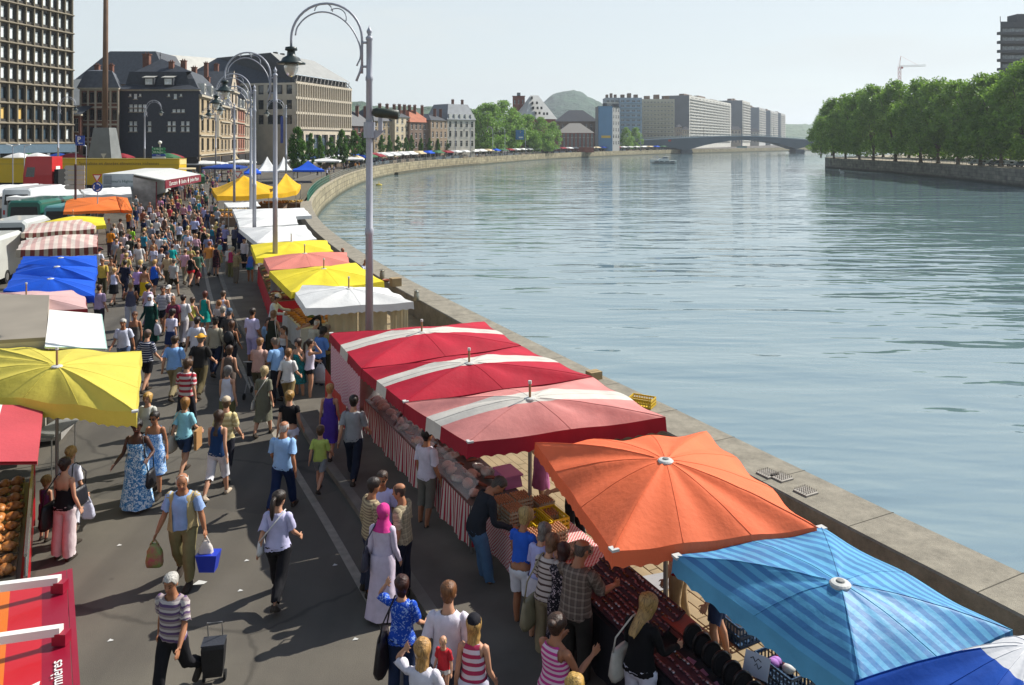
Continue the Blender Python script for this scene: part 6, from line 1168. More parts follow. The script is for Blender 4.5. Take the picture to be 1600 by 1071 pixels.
def taupe_trailer():
 cs = [G(-60, 459, 2.75), G(77, 462, 2.75), G(71, 528, 2.75), G(-60, 536, 2.75)]; c0 = sum(cs, Vector()) / 4; t = thing('sales_trailer', 'sales trailer with a taupe roof and an open white side flap', 'trailer', (c0.x, c0.y, 0)); b = MB()
 b.rings([[(v.x, v.y, .5) for v in cs], [(v.x, v.y, 2.68) for v in cs]]); b.build('body', pm('trailer_cream', 'a9a294', .6, .1), t); b = MB(); b.rings([[(v.x, v.y, 2.68) for v in cs], [(v.x, v.y, 2.76) for v in cs]]); b.build('roof', pm('taupe_roof', '7f776a', .6, .12, .8, .1), t)
 F = [G(77, 484, 2.72), G(158, 491, 2.35), G(166, 545, 2.35), G(70, 542, 2.72)]; b = MB(); b.rings([[(v.x, v.y, v.z - .04) for v in F], [(v.x, v.y, v.z) for v in F]]); b.build('white_flap', WH_, t)
 b = MB(); q = F[1]; q2 = F[2]; b.tube([(q.x, q.y, q.z - .02), (q2.x, q2.y, q2.z - .02)], .025, 6); b.tube([(F[3].x, F[3].y, F[3].z), (q2.x, q2.y, q2.z)], .025, 6); b.build('flap_frame', pm('pale_teal_trim', '9ab8b0', .5, .1), t)
 b = MB(); q = (cs[1] + cs[2]) / 2; b.box((q.x + .4, q.y, .6), (.7, 3.0, 1.0), rz=.25); b.build('counter', pm('counter_grey', '8d8a84', .5, .1), t)
taupe_trailer()
# ================================================================ counters and goods
QD = Vector((.452, -.892, 0)); QN = Vector((.892, .452, 0)); QRZ = math.atan2(QD.y, QD.x)
def cloth_tex(name, kind, a, b_, f):
 m, t, p = new_mat(name); L = t.links.new; uv = nd(t, 'ShaderNodeTexCoord'); o = uv.outputs['Object']
 if kind == 'stripe':
  sx = nd(t, 'ShaderNodeSeparateXYZ'); L(o, sx.inputs[0]); mu = nd(t, 'ShaderNodeMath', operation='MULTIPLY'); L(sx.outputs[0], mu.inputs[0]); mu.inputs[1].default_value = f; fr_ = nd(t, 'ShaderNodeMath', operation='FRACT'); L(mu.outputs[0], fr_.inputs[0]); c = steps(t, fr_.outputs[0], [(0, hexc(a)), (.5, hexc(b_))])
 else: ck = nd(t, 'ShaderNodeTexChecker'); ck.inputs['Scale'].default_value = f; ck.inputs[1].default_value = c4(hexc(a)); ck.inputs[2].default_value = c4(hexc(b_)); L(o, ck.inputs[0]); c = ck.outputs[0]
 L(c, p.inputs['Base Color']); p.inputs['Roughness'].default_value = .8; MATS[name] = m; return m
def counter(lab, p0, L, W, H, mt, drop=.6, top=None, name='market_counter', dirv=None, legs=True, wav=.02):
 d = dirv or QD; n = Vector((-d.y, d.x, 0)); n = n if n.x > 0 else -n; rz = math.atan2(d.y, d.x); t = thing(name, lab, 'market counter', (p0.x, p0.y, 0), rz); s = 1 if (Matrix.Rotation(rz, 3, 'Z') @ Vector((0, 1, 0))).dot(n) > 0 else -1
 b = MB(); b.box((L / 2, s * W / 2, H - .025), (L, W, .05)); b.build('table_top', top or mt, t, local=True)
 b = MB(); k = int(L / .06); b.rings([[(L * i / k, -s * (.012 + wav * (1 + math.sin(i * 1.3) * .6 + math.sin(i * .47)) * (j / 2)), H - drop * j / 2) for i in range(k + 1)] for j in range(3)], 0, False, False); b.build('front_cloth', mt, t, local=True)
 b = MB(); b.rings([[(L + .012 + wav * j / 2, s * W * i / 8, H - drop * j / 2) for i in range(9)] for j in range(3)], 0, False, False); b.build('side_cloth', mt, t, local=True)
 if legs:
  for x in (.1, L - .1):
   for y in (.08, W - .08): b = MB(); b.box((x, s * y, H / 2 - .03), (.05, .05, H - .06)); b.build('leg', M_POLE, t, local=True)
 return t, d, n
def place(name, me, pos, rz, lab, cat, group=None, s=1.0, rx=0):
 o = link(name, me, None, pos, rz); o.scale = (s, s, s) if not isinstance(s, tuple) else s
 if rx: o.rotation_euler[0] = rx
 return tag(o, lab, cat, group)
M_STRP = cloth_tex('counter_red_stripe', 'stripe', 'a8283a', 'cfc8bc', 9); M_GING = cloth_tex('gingham', 'check', 'b02836', 'd0c6be', 34); M_BLKC = pm('black_cloth', '15141a', .8, .2, 3, .2); M_WHC = pm('white_cloth', 'c2bfb6', .8, .1, 3, .3, 12); M_REDC = pm('red_cloth', 'b0222c', .75, .12, 2, .2, 10)
# butcher's counter with striped front
p0 = Vector((-3.5, 19.0, 0)); t, d, n = counter("butcher's counter with a red and white striped front under the joined red canopies", p0, 6.2, 1.0, .95, M_STRP, .68, pm('steel_top', '6f6a64', .4, .15, 2, .1, metal=.5), wav=.03)
M_MEAT = pm('pale_meat', 'b08878', .4, .25, 8, .4, 25, c2=hexc('c9a898')); M_WRAP = pm('plastic_wrap', 'a9a39a', .25, .3, 9, .8, 22, bdist=.03); M_SAUS = pm('sausage', '8a4a32', .4, .25, 9, .3)
b = MB(); b.ball((0, 0, .06), (.1, .075, .065), 9, 6); b.ball((.08, .04, .05), (.05, .028, .03), 6, 5); b.ball((.08, -.04, .05), (.05, .028, .03), 6, 5); FOWL = b.mesh('dressed_fowl', M_MEAT, True)
b = MB(); b.ball((0, 0, .05), (.13, .09, .055), 10, 6); b.ball((.06, .03, .08), (.06, .05, .04), 8, 5); PACK = b.mesh('wrapped_meat', M_WRAP, True); b = MB(); b.tube([(-.12, 0, .03), (-.05, .03, .035), (.05, .03, .035), (.12, 0, .03)], [.015, .026, .026, .015], 8); SAUS = b.mesh('sausage', M_SAUS, True)
r_ = random.Random(11)
for k in range(54):
 u = .35 + (k % 18) * .325; row = k // 18; q = p0 + d * (u + r_.uniform(-.05, .05)) + n * (.2 + .28 * row + r_.uniform(-.04, .04)); kind = r_.choice(('fowl', 'pack', 'saus', 'fowl')); where = 'nearer the egg table' if u > 4.2 else 'in the middle' if u > 2.2 else 'at the far end'; me, nm, tx = {'fowl': (FOWL, 'dressed_fowl', 'pale plucked fowl'), 'pack': (PACK, 'wrapped_meat', 'plastic wrapped meat pack'), 'saus': (SAUS, 'sausage', 'brown sausage')}[kind]
 place(nm, me, (q.x, q.y, .955 + (.0 if row < 2 else .02)), r_.uniform(0, 6.3), '%s %s of the butcher\'s counter, %s' % (tx, where, ('at the front edge', 'in the centre', 'at the back')[row]), 'meat', 'meat on the butcher\'s counter', r_.uniform(.9, 1.35))
g = MB()
for u in (.1, 2.1, 4.1):
 q = p0 + d * u + n * .03; e = p0 + d * (u + 1.9) + n * .03
 gp = MB(); gp.quad((q.x, q.y, .96), (e.x, e.y, .96), (e.x + n.x * .22, e.y + n.y * .22, 1.24), (q.x + n.x * .22, q.y + n.y * .22, 1.24))
 m_, t_, p_ = (MATS.get('clear_glass'), None, None)
 if m_ is None:
  m_, t_, p_ = new_mat('clear_glass'); p_.inputs['Base Color'].default_value = (.85, .9, .9, 1); p_.inputs['Alpha'].default_value = .22; p_.inputs['Roughness'].default_value = .04; MATS['clear_glass'] = m_
 tag(gp.build('glass_screen', m_), 'tilted glass screen %s of the butcher\'s counter' % ('at the far end' if u < 1 else 'in the middle' if u < 3 else 'at the near end'), 'glass screen', 'glass screens')
q = p0 + d * 5.7 + n * .95; b = MB(); b.box((0, 0, .1), (.5, .34, .2), taper=.85); b.box((0, 0, .21), (.52, .36, .03)); o = b.build('plastic_tub', pm('pink_tub', 'b06a96', .4, .08)); o.location = (q.x, q.y, .96); o.rotation_euler[2] = QRZ; tag(o, 'pink lidded plastic tub at the near end of the butcher\'s counter', 'tub')
q = p0 + d * 3.9 + n * 1.0; t = thing('weighing_scale', 'grey weighing scale standing on the butcher\'s counter', 'scale', (q.x, q.y, .96), QRZ); b = MB(); b.box((0, 0, .06), (.34, .36, .12), taper=.8); b.build('base', pm('scale_grey', '6a6862', .4, .1), t, local=True); b = MB(); b.box((0, 0, .14), (.4, .36, .03)); b.build('pan', pm('chrome', 'b9b9b6', .25, .05, metal=.9), t, local=True); b = MB(); b.box((-.1, .2, .34), (.3, .06, .16)); b.box((-.1, .2, .2), (.05, .05, .2)); b.build('display', M_BLKC, t, local=True)
# hanging gingham sheet and orange banner at the far red canopy
a, c = G(517, 524, 2.3), G(563, 574, 2.3); b = MB(); k = 22; b.rings([[(a.x + (c.x - a.x) * i / k + .03 * math.sin(i * 1.1) * j / 3, a.y + (c.y - a.y) * i / k, 2.28 - (1.1 + .25 * i / k) * j / 3) for i in range(k + 1)] for j in range(4)], 0, False, False)
tag(b.build('gingham_sheet', cloth_tex('fine_gingham', 'check', 'b86a80', 'c9b0b4', 28)), 'pink gingham sheet hanging from the far red canopy', 'sheet')
a, c = G(508, 585, 1.0), G(541, 628, 1.0); b = MB(); b.rings([[(a.x + (c.x - a.x) * i / 10, a.y + (c.y - a.y) * i / 10 + .02 * math.sin(i * 1.7), 1.15 - .85 * j / 2) for i in range(11)] for j in range(3)], 0, False, False); tag(b.build('orange_banner', pm('orange_red_cloth', 'b8452a', .7, .35, 3, .2, c2=hexc('b8202a'))), 'orange and red printed cloth below the gingham sheet', 'banner')
# egg table
pe = Vector((-.46, 13.45, 0)); t, d, n = counter('egg table with a red and white gingham cloth next to the butcher', pe, 2.2, 1.15, .82, M_GING, .5, wav=.012)
EGG = pm('eggs', 'b5794e', .5, .15, 20, .05); TRAY = pm('egg_carton', 'a89a80', .9, .12, 9, .2); TRAYG = pm('grey_carton', '9a948a', .9, .12, 9, .2)
def egg_tray(eggs=True, mat=TRAY):
 b = MB(); b.box((0, 0, .015), (.3, .3, .03), 0)
 for i in range(6):
  for j in range(6):
   x, y = -.125 + .05 * i, -.125 + .05 * j
   if eggs: b.ball((x, y, .05), (.021, .021, .026), 6, 4, 1)
   b.box((x + .025, y + .025, .045), (.016, .016, .04), 0, taper=.4)
 return b.mesh('egg_tray', [mat, EGG])
ET, EE, EG = egg_tray(), egg_tray(False), egg_tray(False, TRAYG)
def egg_stack(u, v, nlev, lab, z=.83, full=True):
 for k in range(nlev):
  q = pe + d * u + n * v; place('egg_tray', ET if full else EE, (q.x + r_.uniform(-.008, .008), q.y, z + k * .062), QRZ + r_.uniform(-.04, .04), lab + (', topmost' if k == nlev - 1 else ', lower layer %s' % ('one', 'two', 'three', 'four', 'five')[k]), 'egg tray', 'egg trays')
egg_stack(.25, .22, 5, 'tray of brown eggs in the tall stack by the butcher'); egg_stack(.25, .56, 5, 'tray of brown eggs in the second tall stack by the butcher'); egg_stack(.6, .24, 5, 'tray of brown eggs in the third tall stack'); egg_stack(.3, .95, 3, 'tray of brown eggs in the rear stack'); egg_stack(.64, .9, 2, 'tray of brown eggs beside the rear stack')
egg_stack(1.25, .3, 3, 'tray of white eggs in the sunlit stack'); egg_stack(1.27, .63, 3, 'tray of white eggs in the second sunlit stack'); egg_stack(1.75, .42, 2, 'empty carton tray in the near stack', full=False); egg_stack(1.78, .76, 2, 'empty carton tray in the near rear stack', full=False)
def crate(name, lab, pos, rz, c, L=.6, W=.4, H=.3, z=0, cat='crate', fill=None):
 t = thing(name, lab, cat, (pos[0], pos[1], z), rz); m_ = pm('crate_' + c, c, .5, .1, 4, .05); b = MB(); b.box((0, 0, .01), (L, W, .02)); b.build('crate_floor', m_, t, local=True)
 for s, ax in ((1, 0), (-1, 0), (1, 1), (-1, 1)):
  b = MB(); ln = L if ax == 0 else W; k = int(ln / .06)
  for z_ in (.03, H * .5, H - .02): b.box((0, 0, z_), (ln, .018, .035))
  for i in range(k + 1): b.box((-ln / 2 + ln * i / k, 0, H / 2), (.016, .014, H))
  o = b.build('crate_side', m_, t, local=True); o.location = (0, s * W / 2, 0) if ax == 0 else (s * L / 2, 0, 0); o.rotation_euler[2] = 0 if ax == 0 else R(90)
 return t
q = pe + d * .9 + n * .5; crate('yellow_crate', 'yellow plastic crate standing among the eggs', (q.x, q.y), QRZ, 'c9a818', .55, .3, .22, .83); q = pe + d * .85 + n * .85; crate('yellow_crate', 'second yellow plastic crate behind the first among the eggs', (q.x, q.y), QRZ, 'c9a818', .5, .28, .2, .83)
q = G(905, 712, .1); crate('yellow_crate', 'yellow and black crate on the paving behind the pink canopy', (q.x, q.y), .3, 'c2b018', .6, .4, .5, .11)
q = G(1150, 990, .11); crate('blue_crate', 'dark blue slatted crate with white packs on the paving', (q.x, q.y), QRZ, '173c5e', .62, .42, .3, .11); b = MB(); b.box((q.x, q.y, .3), (.4, .26, .16), rz=QRZ); b.ball((q.x + .1, q.y, .4), (.1, .08, .05), 8, 5); tag(b.build('packet_pile', WHT), 'white packs inside the dark blue crate', 'packets')
q = G(1226, 1062, .2); crate('blue_crate', 'navy crate filled with bright cloth near the blue striped canopy', (q.x, q.y), QRZ, '1a3c58', .62, .42, .34, .11); b = MB()
for k in range(9): b.ball((q.x + r_.uniform(-.2, .2), q.y + r_.uniform(-.13, .13), .4), (.09, .07, .06), 8, 5, k % 3)
tag(b.build('cloth_pile', [WHT, pm('coral_cloth', 'b0483c', .8, .2), pm('lilac_cloth', '9a6ab0', .8, .2)], smooth=True), 'coral, white and lilac cloth heaped in the navy crate', 'cloth')
# jewellery and sunglasses table on black cloth
pj = Vector((.72, 11.35, 0)); t, d, n = counter('black clothed table covered with sunglasses and hair bands', pj, 4.6, .86, .84, M_BLKC, .8)
M_MAUV = pm('mauve_board', '3e2630', .6, .3, 6, .2); M_SPK = pm('sunglass_lens', '4a2a30', .12, .5, 20, 0, c2=hexc('8a5a60')); M_SPK2 = pm('silver_glint', '9a9498', .2, .2, 20, 0, metal=.6)
def board(lab, u0, L, v0, W, z0, z1, nx, ny):
 t = thing('display_board', lab, 'display board', pj + d * u0 + n * v0 + Vector((0, 0, z0)), QRZ); al = math.atan2(z1 - z0, W); b = MB(); sgn = 1 if (Matrix.Rotation(QRZ, 3, 'Z') @ Vector((0, 1, 0))).dot(n) > 0 else -1; hy = lambda v, k=0: (0, sgn * v * math.cos(al) - sgn * k * math.sin(al), v * math.sin(al) + k * math.cos(al)); Wd = math.hypot(W, z1 - z0)
 rows = [[(0,) + hy(0)[1:], (L,) + hy(0)[1:], (L,) + hy(Wd)[1:], (0,) + hy(Wd)[1:]], [(0,) + hy(0, .03)[1:], (L,) + hy(0, .03)[1:], (L,) + hy(Wd, .03)[1:], (0,) + hy(Wd, .03)[1:]]]; b.rings(rows); b.build('panel', M_MAUV, t, local=True); g = MB()
 for i in range(nx):
  for j in range(ny):
   x = L * (i + .5 + r_.uniform(-.2, .2)) / nx; v = Wd * (j + .5 + r_.uniform(-.18, .18)) / ny; c = hy(v, .045); cm3 = r_.choice((0, 0, 1, 2))
   for s in (-1, 1): g.ball((x + s * .032, c[1], c[2]), (.028, .022, .016), 6, 4, cm3)
   g.box((x, c[1], c[2] + .008), (.03, .008, .006), 1)
 o = g.build('sunglasses', [M_SPK, M_SPK2, pm('amber_lens', '5a3a22', .12, .4, 20, 0)], t, local=True); o['kind'] = 'stuff'
board('slanted board with rows of dark sunglasses at the back of the black table', .0, 1.7, .46, .36, .87, 1.08, 13, 5); board('flat tray of reddish sunglasses at the front of the black table', .15, 1.55, .05, .38, .86, .9, 11, 4); board('tray of pink packets in the middle of the black table', 1.95, .8, .05, .36, .86, .88, 6, 3)
TOR = MB(); TOR.rings([[(math.cos(a) * rr, 0.0 + dy, .14 + math.sin(a) * rr * 1.25) for a in [2 * math.pi * k / 20 for k in range(20)]] for rr, dy in ((.12, -.02), (.13, 0), (.12, .02), (.085, .02), (.08, 0), (.085, -.02), (.12, -.02))], 0, False); BAND = TOR.mesh('hair_band', pm('band_black', '1c1818', .35, .3, 10, .2), True); PADM = MB(); PADM.rings([[(math.cos(a) * .115, dy, .14 + math.sin(a) * .145) for a in [2 * math.pi * k / 18 for k in range(18)]] for dy in (-.02, .02)]); PAD = PADM.mesh('stand_pad', M_BLKC)
for k in range(9):
 q = pj + d * (2.0 + .19 * k) + n * (.68 - .015 * k); t = thing('hair_band_stand', '%s black oval hair band stand counted from the sunglasses board' % ordn[k], 'display stand', (q.x, q.y, .85), QRZ + 1.3, 'hair band stands'); link('hair_band', BAND, t); link('stand_pad', PAD, t)
for k in range(7):
 q = pj + d * (2.2 + .24 * k) + n * (.48 - .01 * k); b = MB(); b.box((0, 0, .004), (.12, .08, .008)); o = b.build('packet', pm('pink_packet', '9a6a80', .35, .3, 9, .1)); o.location = (q.x, q.y, .846); o.rotation_euler = (.25, 0, QRZ + r_.uniform(-.4, .4)); tag(o, '%s pink packet lying before the hair band stands' % ordn[k], 'packet', 'pink packets')
for k in range(4):
 q = pj + d * (2.75 + .42 * k) + n * (.2 + .01 * k); b = MB(); b.box((0, 0, .02), (.36, .3, .04)); b.ball((0, 0, .045), (.16, .13, .03), 10, 5); o = b.build('bead_tray', pm('bead_%d' % (k % 2), ('4a2624', '5a2a3c')[k % 2], .25, .5, 18, .8, 30)); o.location = (q.x, q.y, .845); o.rotation_euler[2] = QRZ; tag(o, '%s tray of glinting dark red beads on the black table' % ordn[k], 'tray', 'bead trays')
q = G(1182, 1044, 1.0); t = thing('price_card', 'white handwritten price card propped at the end of the black table', 'sign', (q.x, q.y, .9)); b = MB(); mt_ = Matrix.Rotation(R(-40), 3, 'Z') @ Matrix.Rotation(R(-28), 3, 'X'); b.box((0, 0, .13), (.3, .006, .24), mat=mt_); b.build('card', pm('card_white', 'b9bcc8', .7, .05, 2, 0), t, local=True); b = MB()
for x0, z0, pts in ((-.08, .18, ((0, 0), (.03, .02), (.06, -.02), (.09, .02), (.13, 0))), (-.02, .12, ((0, 0), (.02, .03), (.05, -.02), (.08, .02)))): b.tube([mt_ @ Vector((x0 + x, -.006, z0 - .13 + z)) + mt_ @ Vector((0, 0, .0)) + Vector((0, 0, .13)) for x, z in pts], .005, 4)
b.build('handwriting', pm('ink', '24242c', .8, .1, 1, 0), t, local=True)
for k, (u, c, lab) in enumerate(((3.72, '9a9488', 'clear bag of silver trinkets hanging at the table end'), (3.95, '7a6a4a', 'tan card of chains hanging at the table end'), (4.12, '4a4438', 'dark rack of belts at the table end'))):
 q = pj + d * u + n * .72; b = MB(); b.rings([[(x * w_, y * .03, z) for x, y in ((-.09, -1), (.09, -1), (.09, 1), (-.09, 1))] for z, w_ in ((0, 1), (.3, 1), (.36, .6))]); o = b.build('trinket_card', pm('trinket_%d' % k, c, .3, .4, 20, .5, 40)); o.location = (q.x, q.y, .85); o.rotation_euler = (-.15, 0, QRZ + .5); tag(o, lab, 'trinkets', 'trinkets at the table end')
q = pj + d * 1.75 + n * .72; b = MB(); b.box((0, 0, .03), (.42, .3, .06)); b.box((0, 0, .1), (.44, .32, .02)); o = b.build('wooden_box', pm('red_wood', '7a3a34', .5, .2, 4, .1)); o.location = (q.x, q.y, .9); o.rotation_euler[2] = QRZ; tag(o, 'open red wooden box at the back of the black table', 'box')
q = G(1030, 912, .11); b = MB(); b.quad(*[tuple(G(x, y, .132)) for x, y in ((985, 935), (1075, 912), (1060, 890), (980, 905))]); tag(b.build('grey_mat', pm('mat_grey', '8d8f90', .8, .1)), 'pale grey mat on the paving behind the black table', 'mat')
# bread stall under the plain white canopy
pb = Vector((-8.3, 29.0, 0)); t, d, n = counter('bread counter with a white cloth under the plain white canopy', pb, 3.0, 1.25, .9, M_WHC, .75)
M_LOAF = pm('bread_crust', '9a5a1e', .5, .35, 7, .4, 25, c2=hexc('c98a3a')); b = MB(); b.rings([[(x, math.cos(a) * w_, max(0, math.sin(a)) * h_ * 1.2) for a in [2 * math.pi * k / 10 for k in range(10)]] for x, w_, h_ in ((-.17, .02, .02), (-.14, .06, .06), (0, .075, .085), (.14, .06, .06), (.17, .02, .02))]); LOAF = b.mesh('bread_loaf', M_LOAF, True); b = MB(); b.lathe((0, 0, 0), ((.02, 0), (.12, .005), (.14, .04), (.09, .085), (.02, .1)), 14); ROUND = b.mesh('round_bread', M_LOAF, True)
for i in range(8):
 for j in range(4):
  q = pb + d * (.25 + .35 * i) + n * (.2 + .28 * j); rd_ = (i + j) % 3 == 0; place('round_bread' if rd_ else 'bread_loaf', ROUND if rd_ else LOAF, (q.x + r_.uniform(-.03, .03), q.y, .905 + .03 * j), QRZ + 1.57 + r_.uniform(-.3, .3), '%s bread in row %s of the bread counter, %s from the street' % ('round' if rd_ else 'long', ('one', 'two', 'three', 'four', 'five', 'six', 'seven', 'eight')[i], ordn[j]), 'bread', 'breads on the bread counter', r_.uniform(.9, 1.1))
b = MB(); b.ball((0, 0, .05), (.18, .13, .07), 10, 6); LETT = b.mesh('herb_bunch', pm('herbs', '4a5a22', .8, .35, 12, .8, 30), True); q = pb + d * 1.9 + n * .62; place('herb_bunch', LETT, (q.x, q.y, .99), .4, 'green herb bunch lying on the breads', 'herbs')
a, c = G(512, 482, 2.2), G(640, 480, 2.2);
for k, (u0, u1, lab) in enumerate(((.0, .36, 'left cream sheet hanging behind the bread counter'), (.37, .72, 'middle cream sheet hanging behind the bread counter'), (.76, .98, 'right cream sheet hanging behind the bread counter'))):
 b = MB(); A_ = a.lerp(c, u0); B_ = a.lerp(c, u1); b.rings([[(A_.x + (B_.x - A_.x) * i / 14, A_.y + (B_.y - A_.y) * i / 14 + .05 * math.sin(i * 1.4 + k), 2.2 - 1.5 * j / 3) for i in range(15)] for j in range(4)], 0, False, False); tag(b.build('hanging_sheet', pm('cream_sheet', 'b5aa8c', .8, .12, 2, .3, 8, trans=.15), smooth=True), lab, 'sheet', 'sheets behind the bread counter')
# red fronted counter with olives and dried fruit beyond
d2 = Vector((3.2, -8.5, 0)).normalized(); pr = Vector((-12.5, 39.4, 0)); t, d_, n_ = counter('long red fronted counter of dried goods under the yellow and salmon canopies', pr, 9.3, 1.3, .9, M_REDC, .85, pm('goods_top', '6a5034', .8, .4, 3, .5, 12), dirv=d2)
b = MB(); b.lathe((0, 0, 0), ((.17, 0), (.2, .08), (.19, .085), (.17, .06), (.1, .11), (.02, .125)), 12); BOWL = b
GC = [('8a5a2a', 'amber'), ('5a4a2a', 'olive brown'), ('7a2a20', 'dark red'), ('a8863a', 'yellow'), ('4a4a22', 'green'), ('9a7a5a', 'pale tan')]; BM = [BOWL.mesh('goods_bowl', pm('dried_' + c, c, .6, .4, 14, .9, 40, bdist=.03)) for c, _ in GC]
for i in range(20):
 for j in range(3):
  k = (i * 5 + j * 3) % 6; q = pr + d_ * (.3 + .45 * i) + n_ * (.25 + .4 * j); place('goods_bowl', BM[k], (q.x, q.y, .905), 0, 'bowl of %s goods, row %s of the red counter, number %d from far end' % (GC[k][1], ('one', 'two', 'three')[j], i + 1), 'bowl', 'bowls on the red counter')
# fruit baskets by the yellow tents
for k, (px, py, lab) in enumerate(((352, 338, 'heap of oranges on a counter below the yellow tent'), (362, 330, 'heap of golden melons beside the oranges'), (425, 318, 'row of fruit boxes under the yellow tent front'), (452, 316, 'fruit boxes at the river end of the yellow tent'))):
 q = G(px, py, .9); b = MB(); b.box((q.x, q.y, .45), (2.6, 1.6, .8)); bb = MB()
 for i in range(60): bb.ball((q.x + r_.uniform(-1.2, 1.2), q.y + r_.uniform(-.7, .7), .92 + r_.uniform(0, .12)), .09, 6, 4)
 t = thing('fruit_counter', lab, 'market counter', (q.x, q.y, 0)); b.build('table', M_STONED, t); o = bb.build('fruit', pm('fruit_%d' % (k % 2), ('b5761e', 'a8862a')[k % 2], .5, .3, 6, .1), t, True); o['kind'] = 'stuff'
# things left on the parapet
def onwall(px, py): q = G(px, py, PH); return q
CB = pm('cardboard', '9a8460', .85, .12, 4, .1)
for px, py, w_, l_, h_, lab in ((928, 592, .34, .28, .2, 'cardboard box on the parapet beside the red canopies'), (618, 447, .42, .36, .34, 'cardboard box on the parapet behind the yellow canopy')):
 q = onwall(px, py); b = MB(); b.box((q.x, q.y, PH + h_ / 2), (w_, l_, h_), rz=.5); b.box((q.x, q.y, PH + h_ + .004), (w_ * .9, .05, .004), rz=.5); tag(b.build('cardboard_box', CB), lab, 'box')
for px, py, lab in ((1200, 742, 'grey egg carton on the parapet half under the orange umbrella'), (1221, 748, 'grey egg carton on the parapet next to the orange umbrella'), (1259, 770, 'single grey egg carton lying apart on the parapet')): q = onwall(px, py); place('egg_tray', EG, (q.x, q.y, PH), .5, lab, 'egg tray', 'egg trays on the parapet')
q = onwall(1003, 634); crate('yellow_crate', 'yellow slatted crate on the parapet right of the pink canopy', (q.x, q.y), -.5, 'c2a024', .55, .38, .2, PH)
for px, py, lab, c in ((651, 470, 'steel milk can on the parapet behind the white canopy', '9a9a90'), (597, 436, 'small steel pot on the parapet beside the cardboard box', '8a8474')):
 q = onwall(px, py); b = MB(); b.lathe((q.x, q.y, PH), ((.1, 0), (.11, .02), (.11, .26), (.07, .32), (.08, .34), (.08, .37), (.02, .4)), 12); b.tube([(q.x - .09, q.y, PH + .3), (q.x - .1, q.y, PH + .44), (q.x + .1, q.y, PH + .44), (q.x + .09, q.y, PH + .3)], .01, 5); tag(b.build('milk_can', pm('can_' + c, c, .35, .1, metal=.7), smooth=True), lab, 'can')
q = onwall(604, 440); b = MB(); b.lathe((q.x, q.y, PH), ((.1, 0), (.2, .08), (.19, .09), (.1, .03)), 14); tag(b.build('red_bowl', pm('terracotta', '8a4a2e', .6, .1)), 'reddish bowl on the parapet beside the box', 'bowl')
# wooden trestle by the yellow umbrella, paper scraps on the road
q = G(85, 735); t = thing('trestle_table', 'grey folding table standing behind the yellow umbrella', 'table', (q.x, q.y, 0)); b = MB(); b.box((q.x, q.y, .9), (.5, 1.0, .04)); b.build('table_top', pm('zinc_top', '8a8c88', .4, .1, metal=.4), t)
for sx in (-.2, .2):
 for sy in (-.45, .45): b = MB(); b.tube([(q.x + sx, q.y + sy, 0), (q.x + sx, q.y + sy, .9)], .015, 6); b.build('leg', M_POLE, t)
for k, (px, py) in enumerate(((311, 912), (172, 1002), (186, 853), (385, 877), (523, 884), (375, 924), (555, 1000), (786, 1016), (640, 470), (398, 485))):
 q = G(px, py); b = MB(); s = .09 if k == 0 else .035; b.add([(q.x - s, q.y - s * .6, .006), (q.x + s, q.y - s * .4, .012), (q.x + s * 1.3, q.y + s * .5, .006), (q.x - s * .3, q.y + s * .7, .02)], [(0, 1, 2, 3)]); tag(b.build('paper_scrap', pm('paper', 'b9b9b4', .8, .05)), ('largest white paper scrap lying on the road near the striped shirt man' if k == 0 else '%s tiny paper scrap littering the road' % ordn[k]), 'litter', 'paper scraps on the road')
# ================================================================ people
def eval_mesh(o):
 dg = bpy.context.evaluated_depsgraph_get(); ev = o.evaluated_get(dg); me = ev.to_mesh(); n = len(me.vertices); V = np.empty(n * 3, 'f'); me.vertices.foreach_get('co', V); F = [tuple(p.vertices) for p in me.polygons]; ev.to_mesh_clear(); return V.reshape(-1, 3).astype(float), F
def ell(z, cy, rx, ry, n=20, e=2.3):
 o = []
 for k in range(n):
  a = 2 * math.pi * k / n; c, s = math.cos(a), math.sin(a); o.append((math.copysign(abs(c) ** (2 / e), c) * rx, cy + math.copysign(abs(s) ** (2 / e), s) * ry, z))
 return o
HEADR = [(1.523, .035, .02, .025), (1.532, .035, .04, .046), (1.555, .028, .054, .068), (1.585, .02, .065, .083), (1.62, .012, .072, .094), (1.66, .004, .077, .1), (1.70, -.002, .074, .096), (1.73, -.004, .06, .078), (1.748, -.004, .036, .05), (1.755, -.004, .01, .012)]
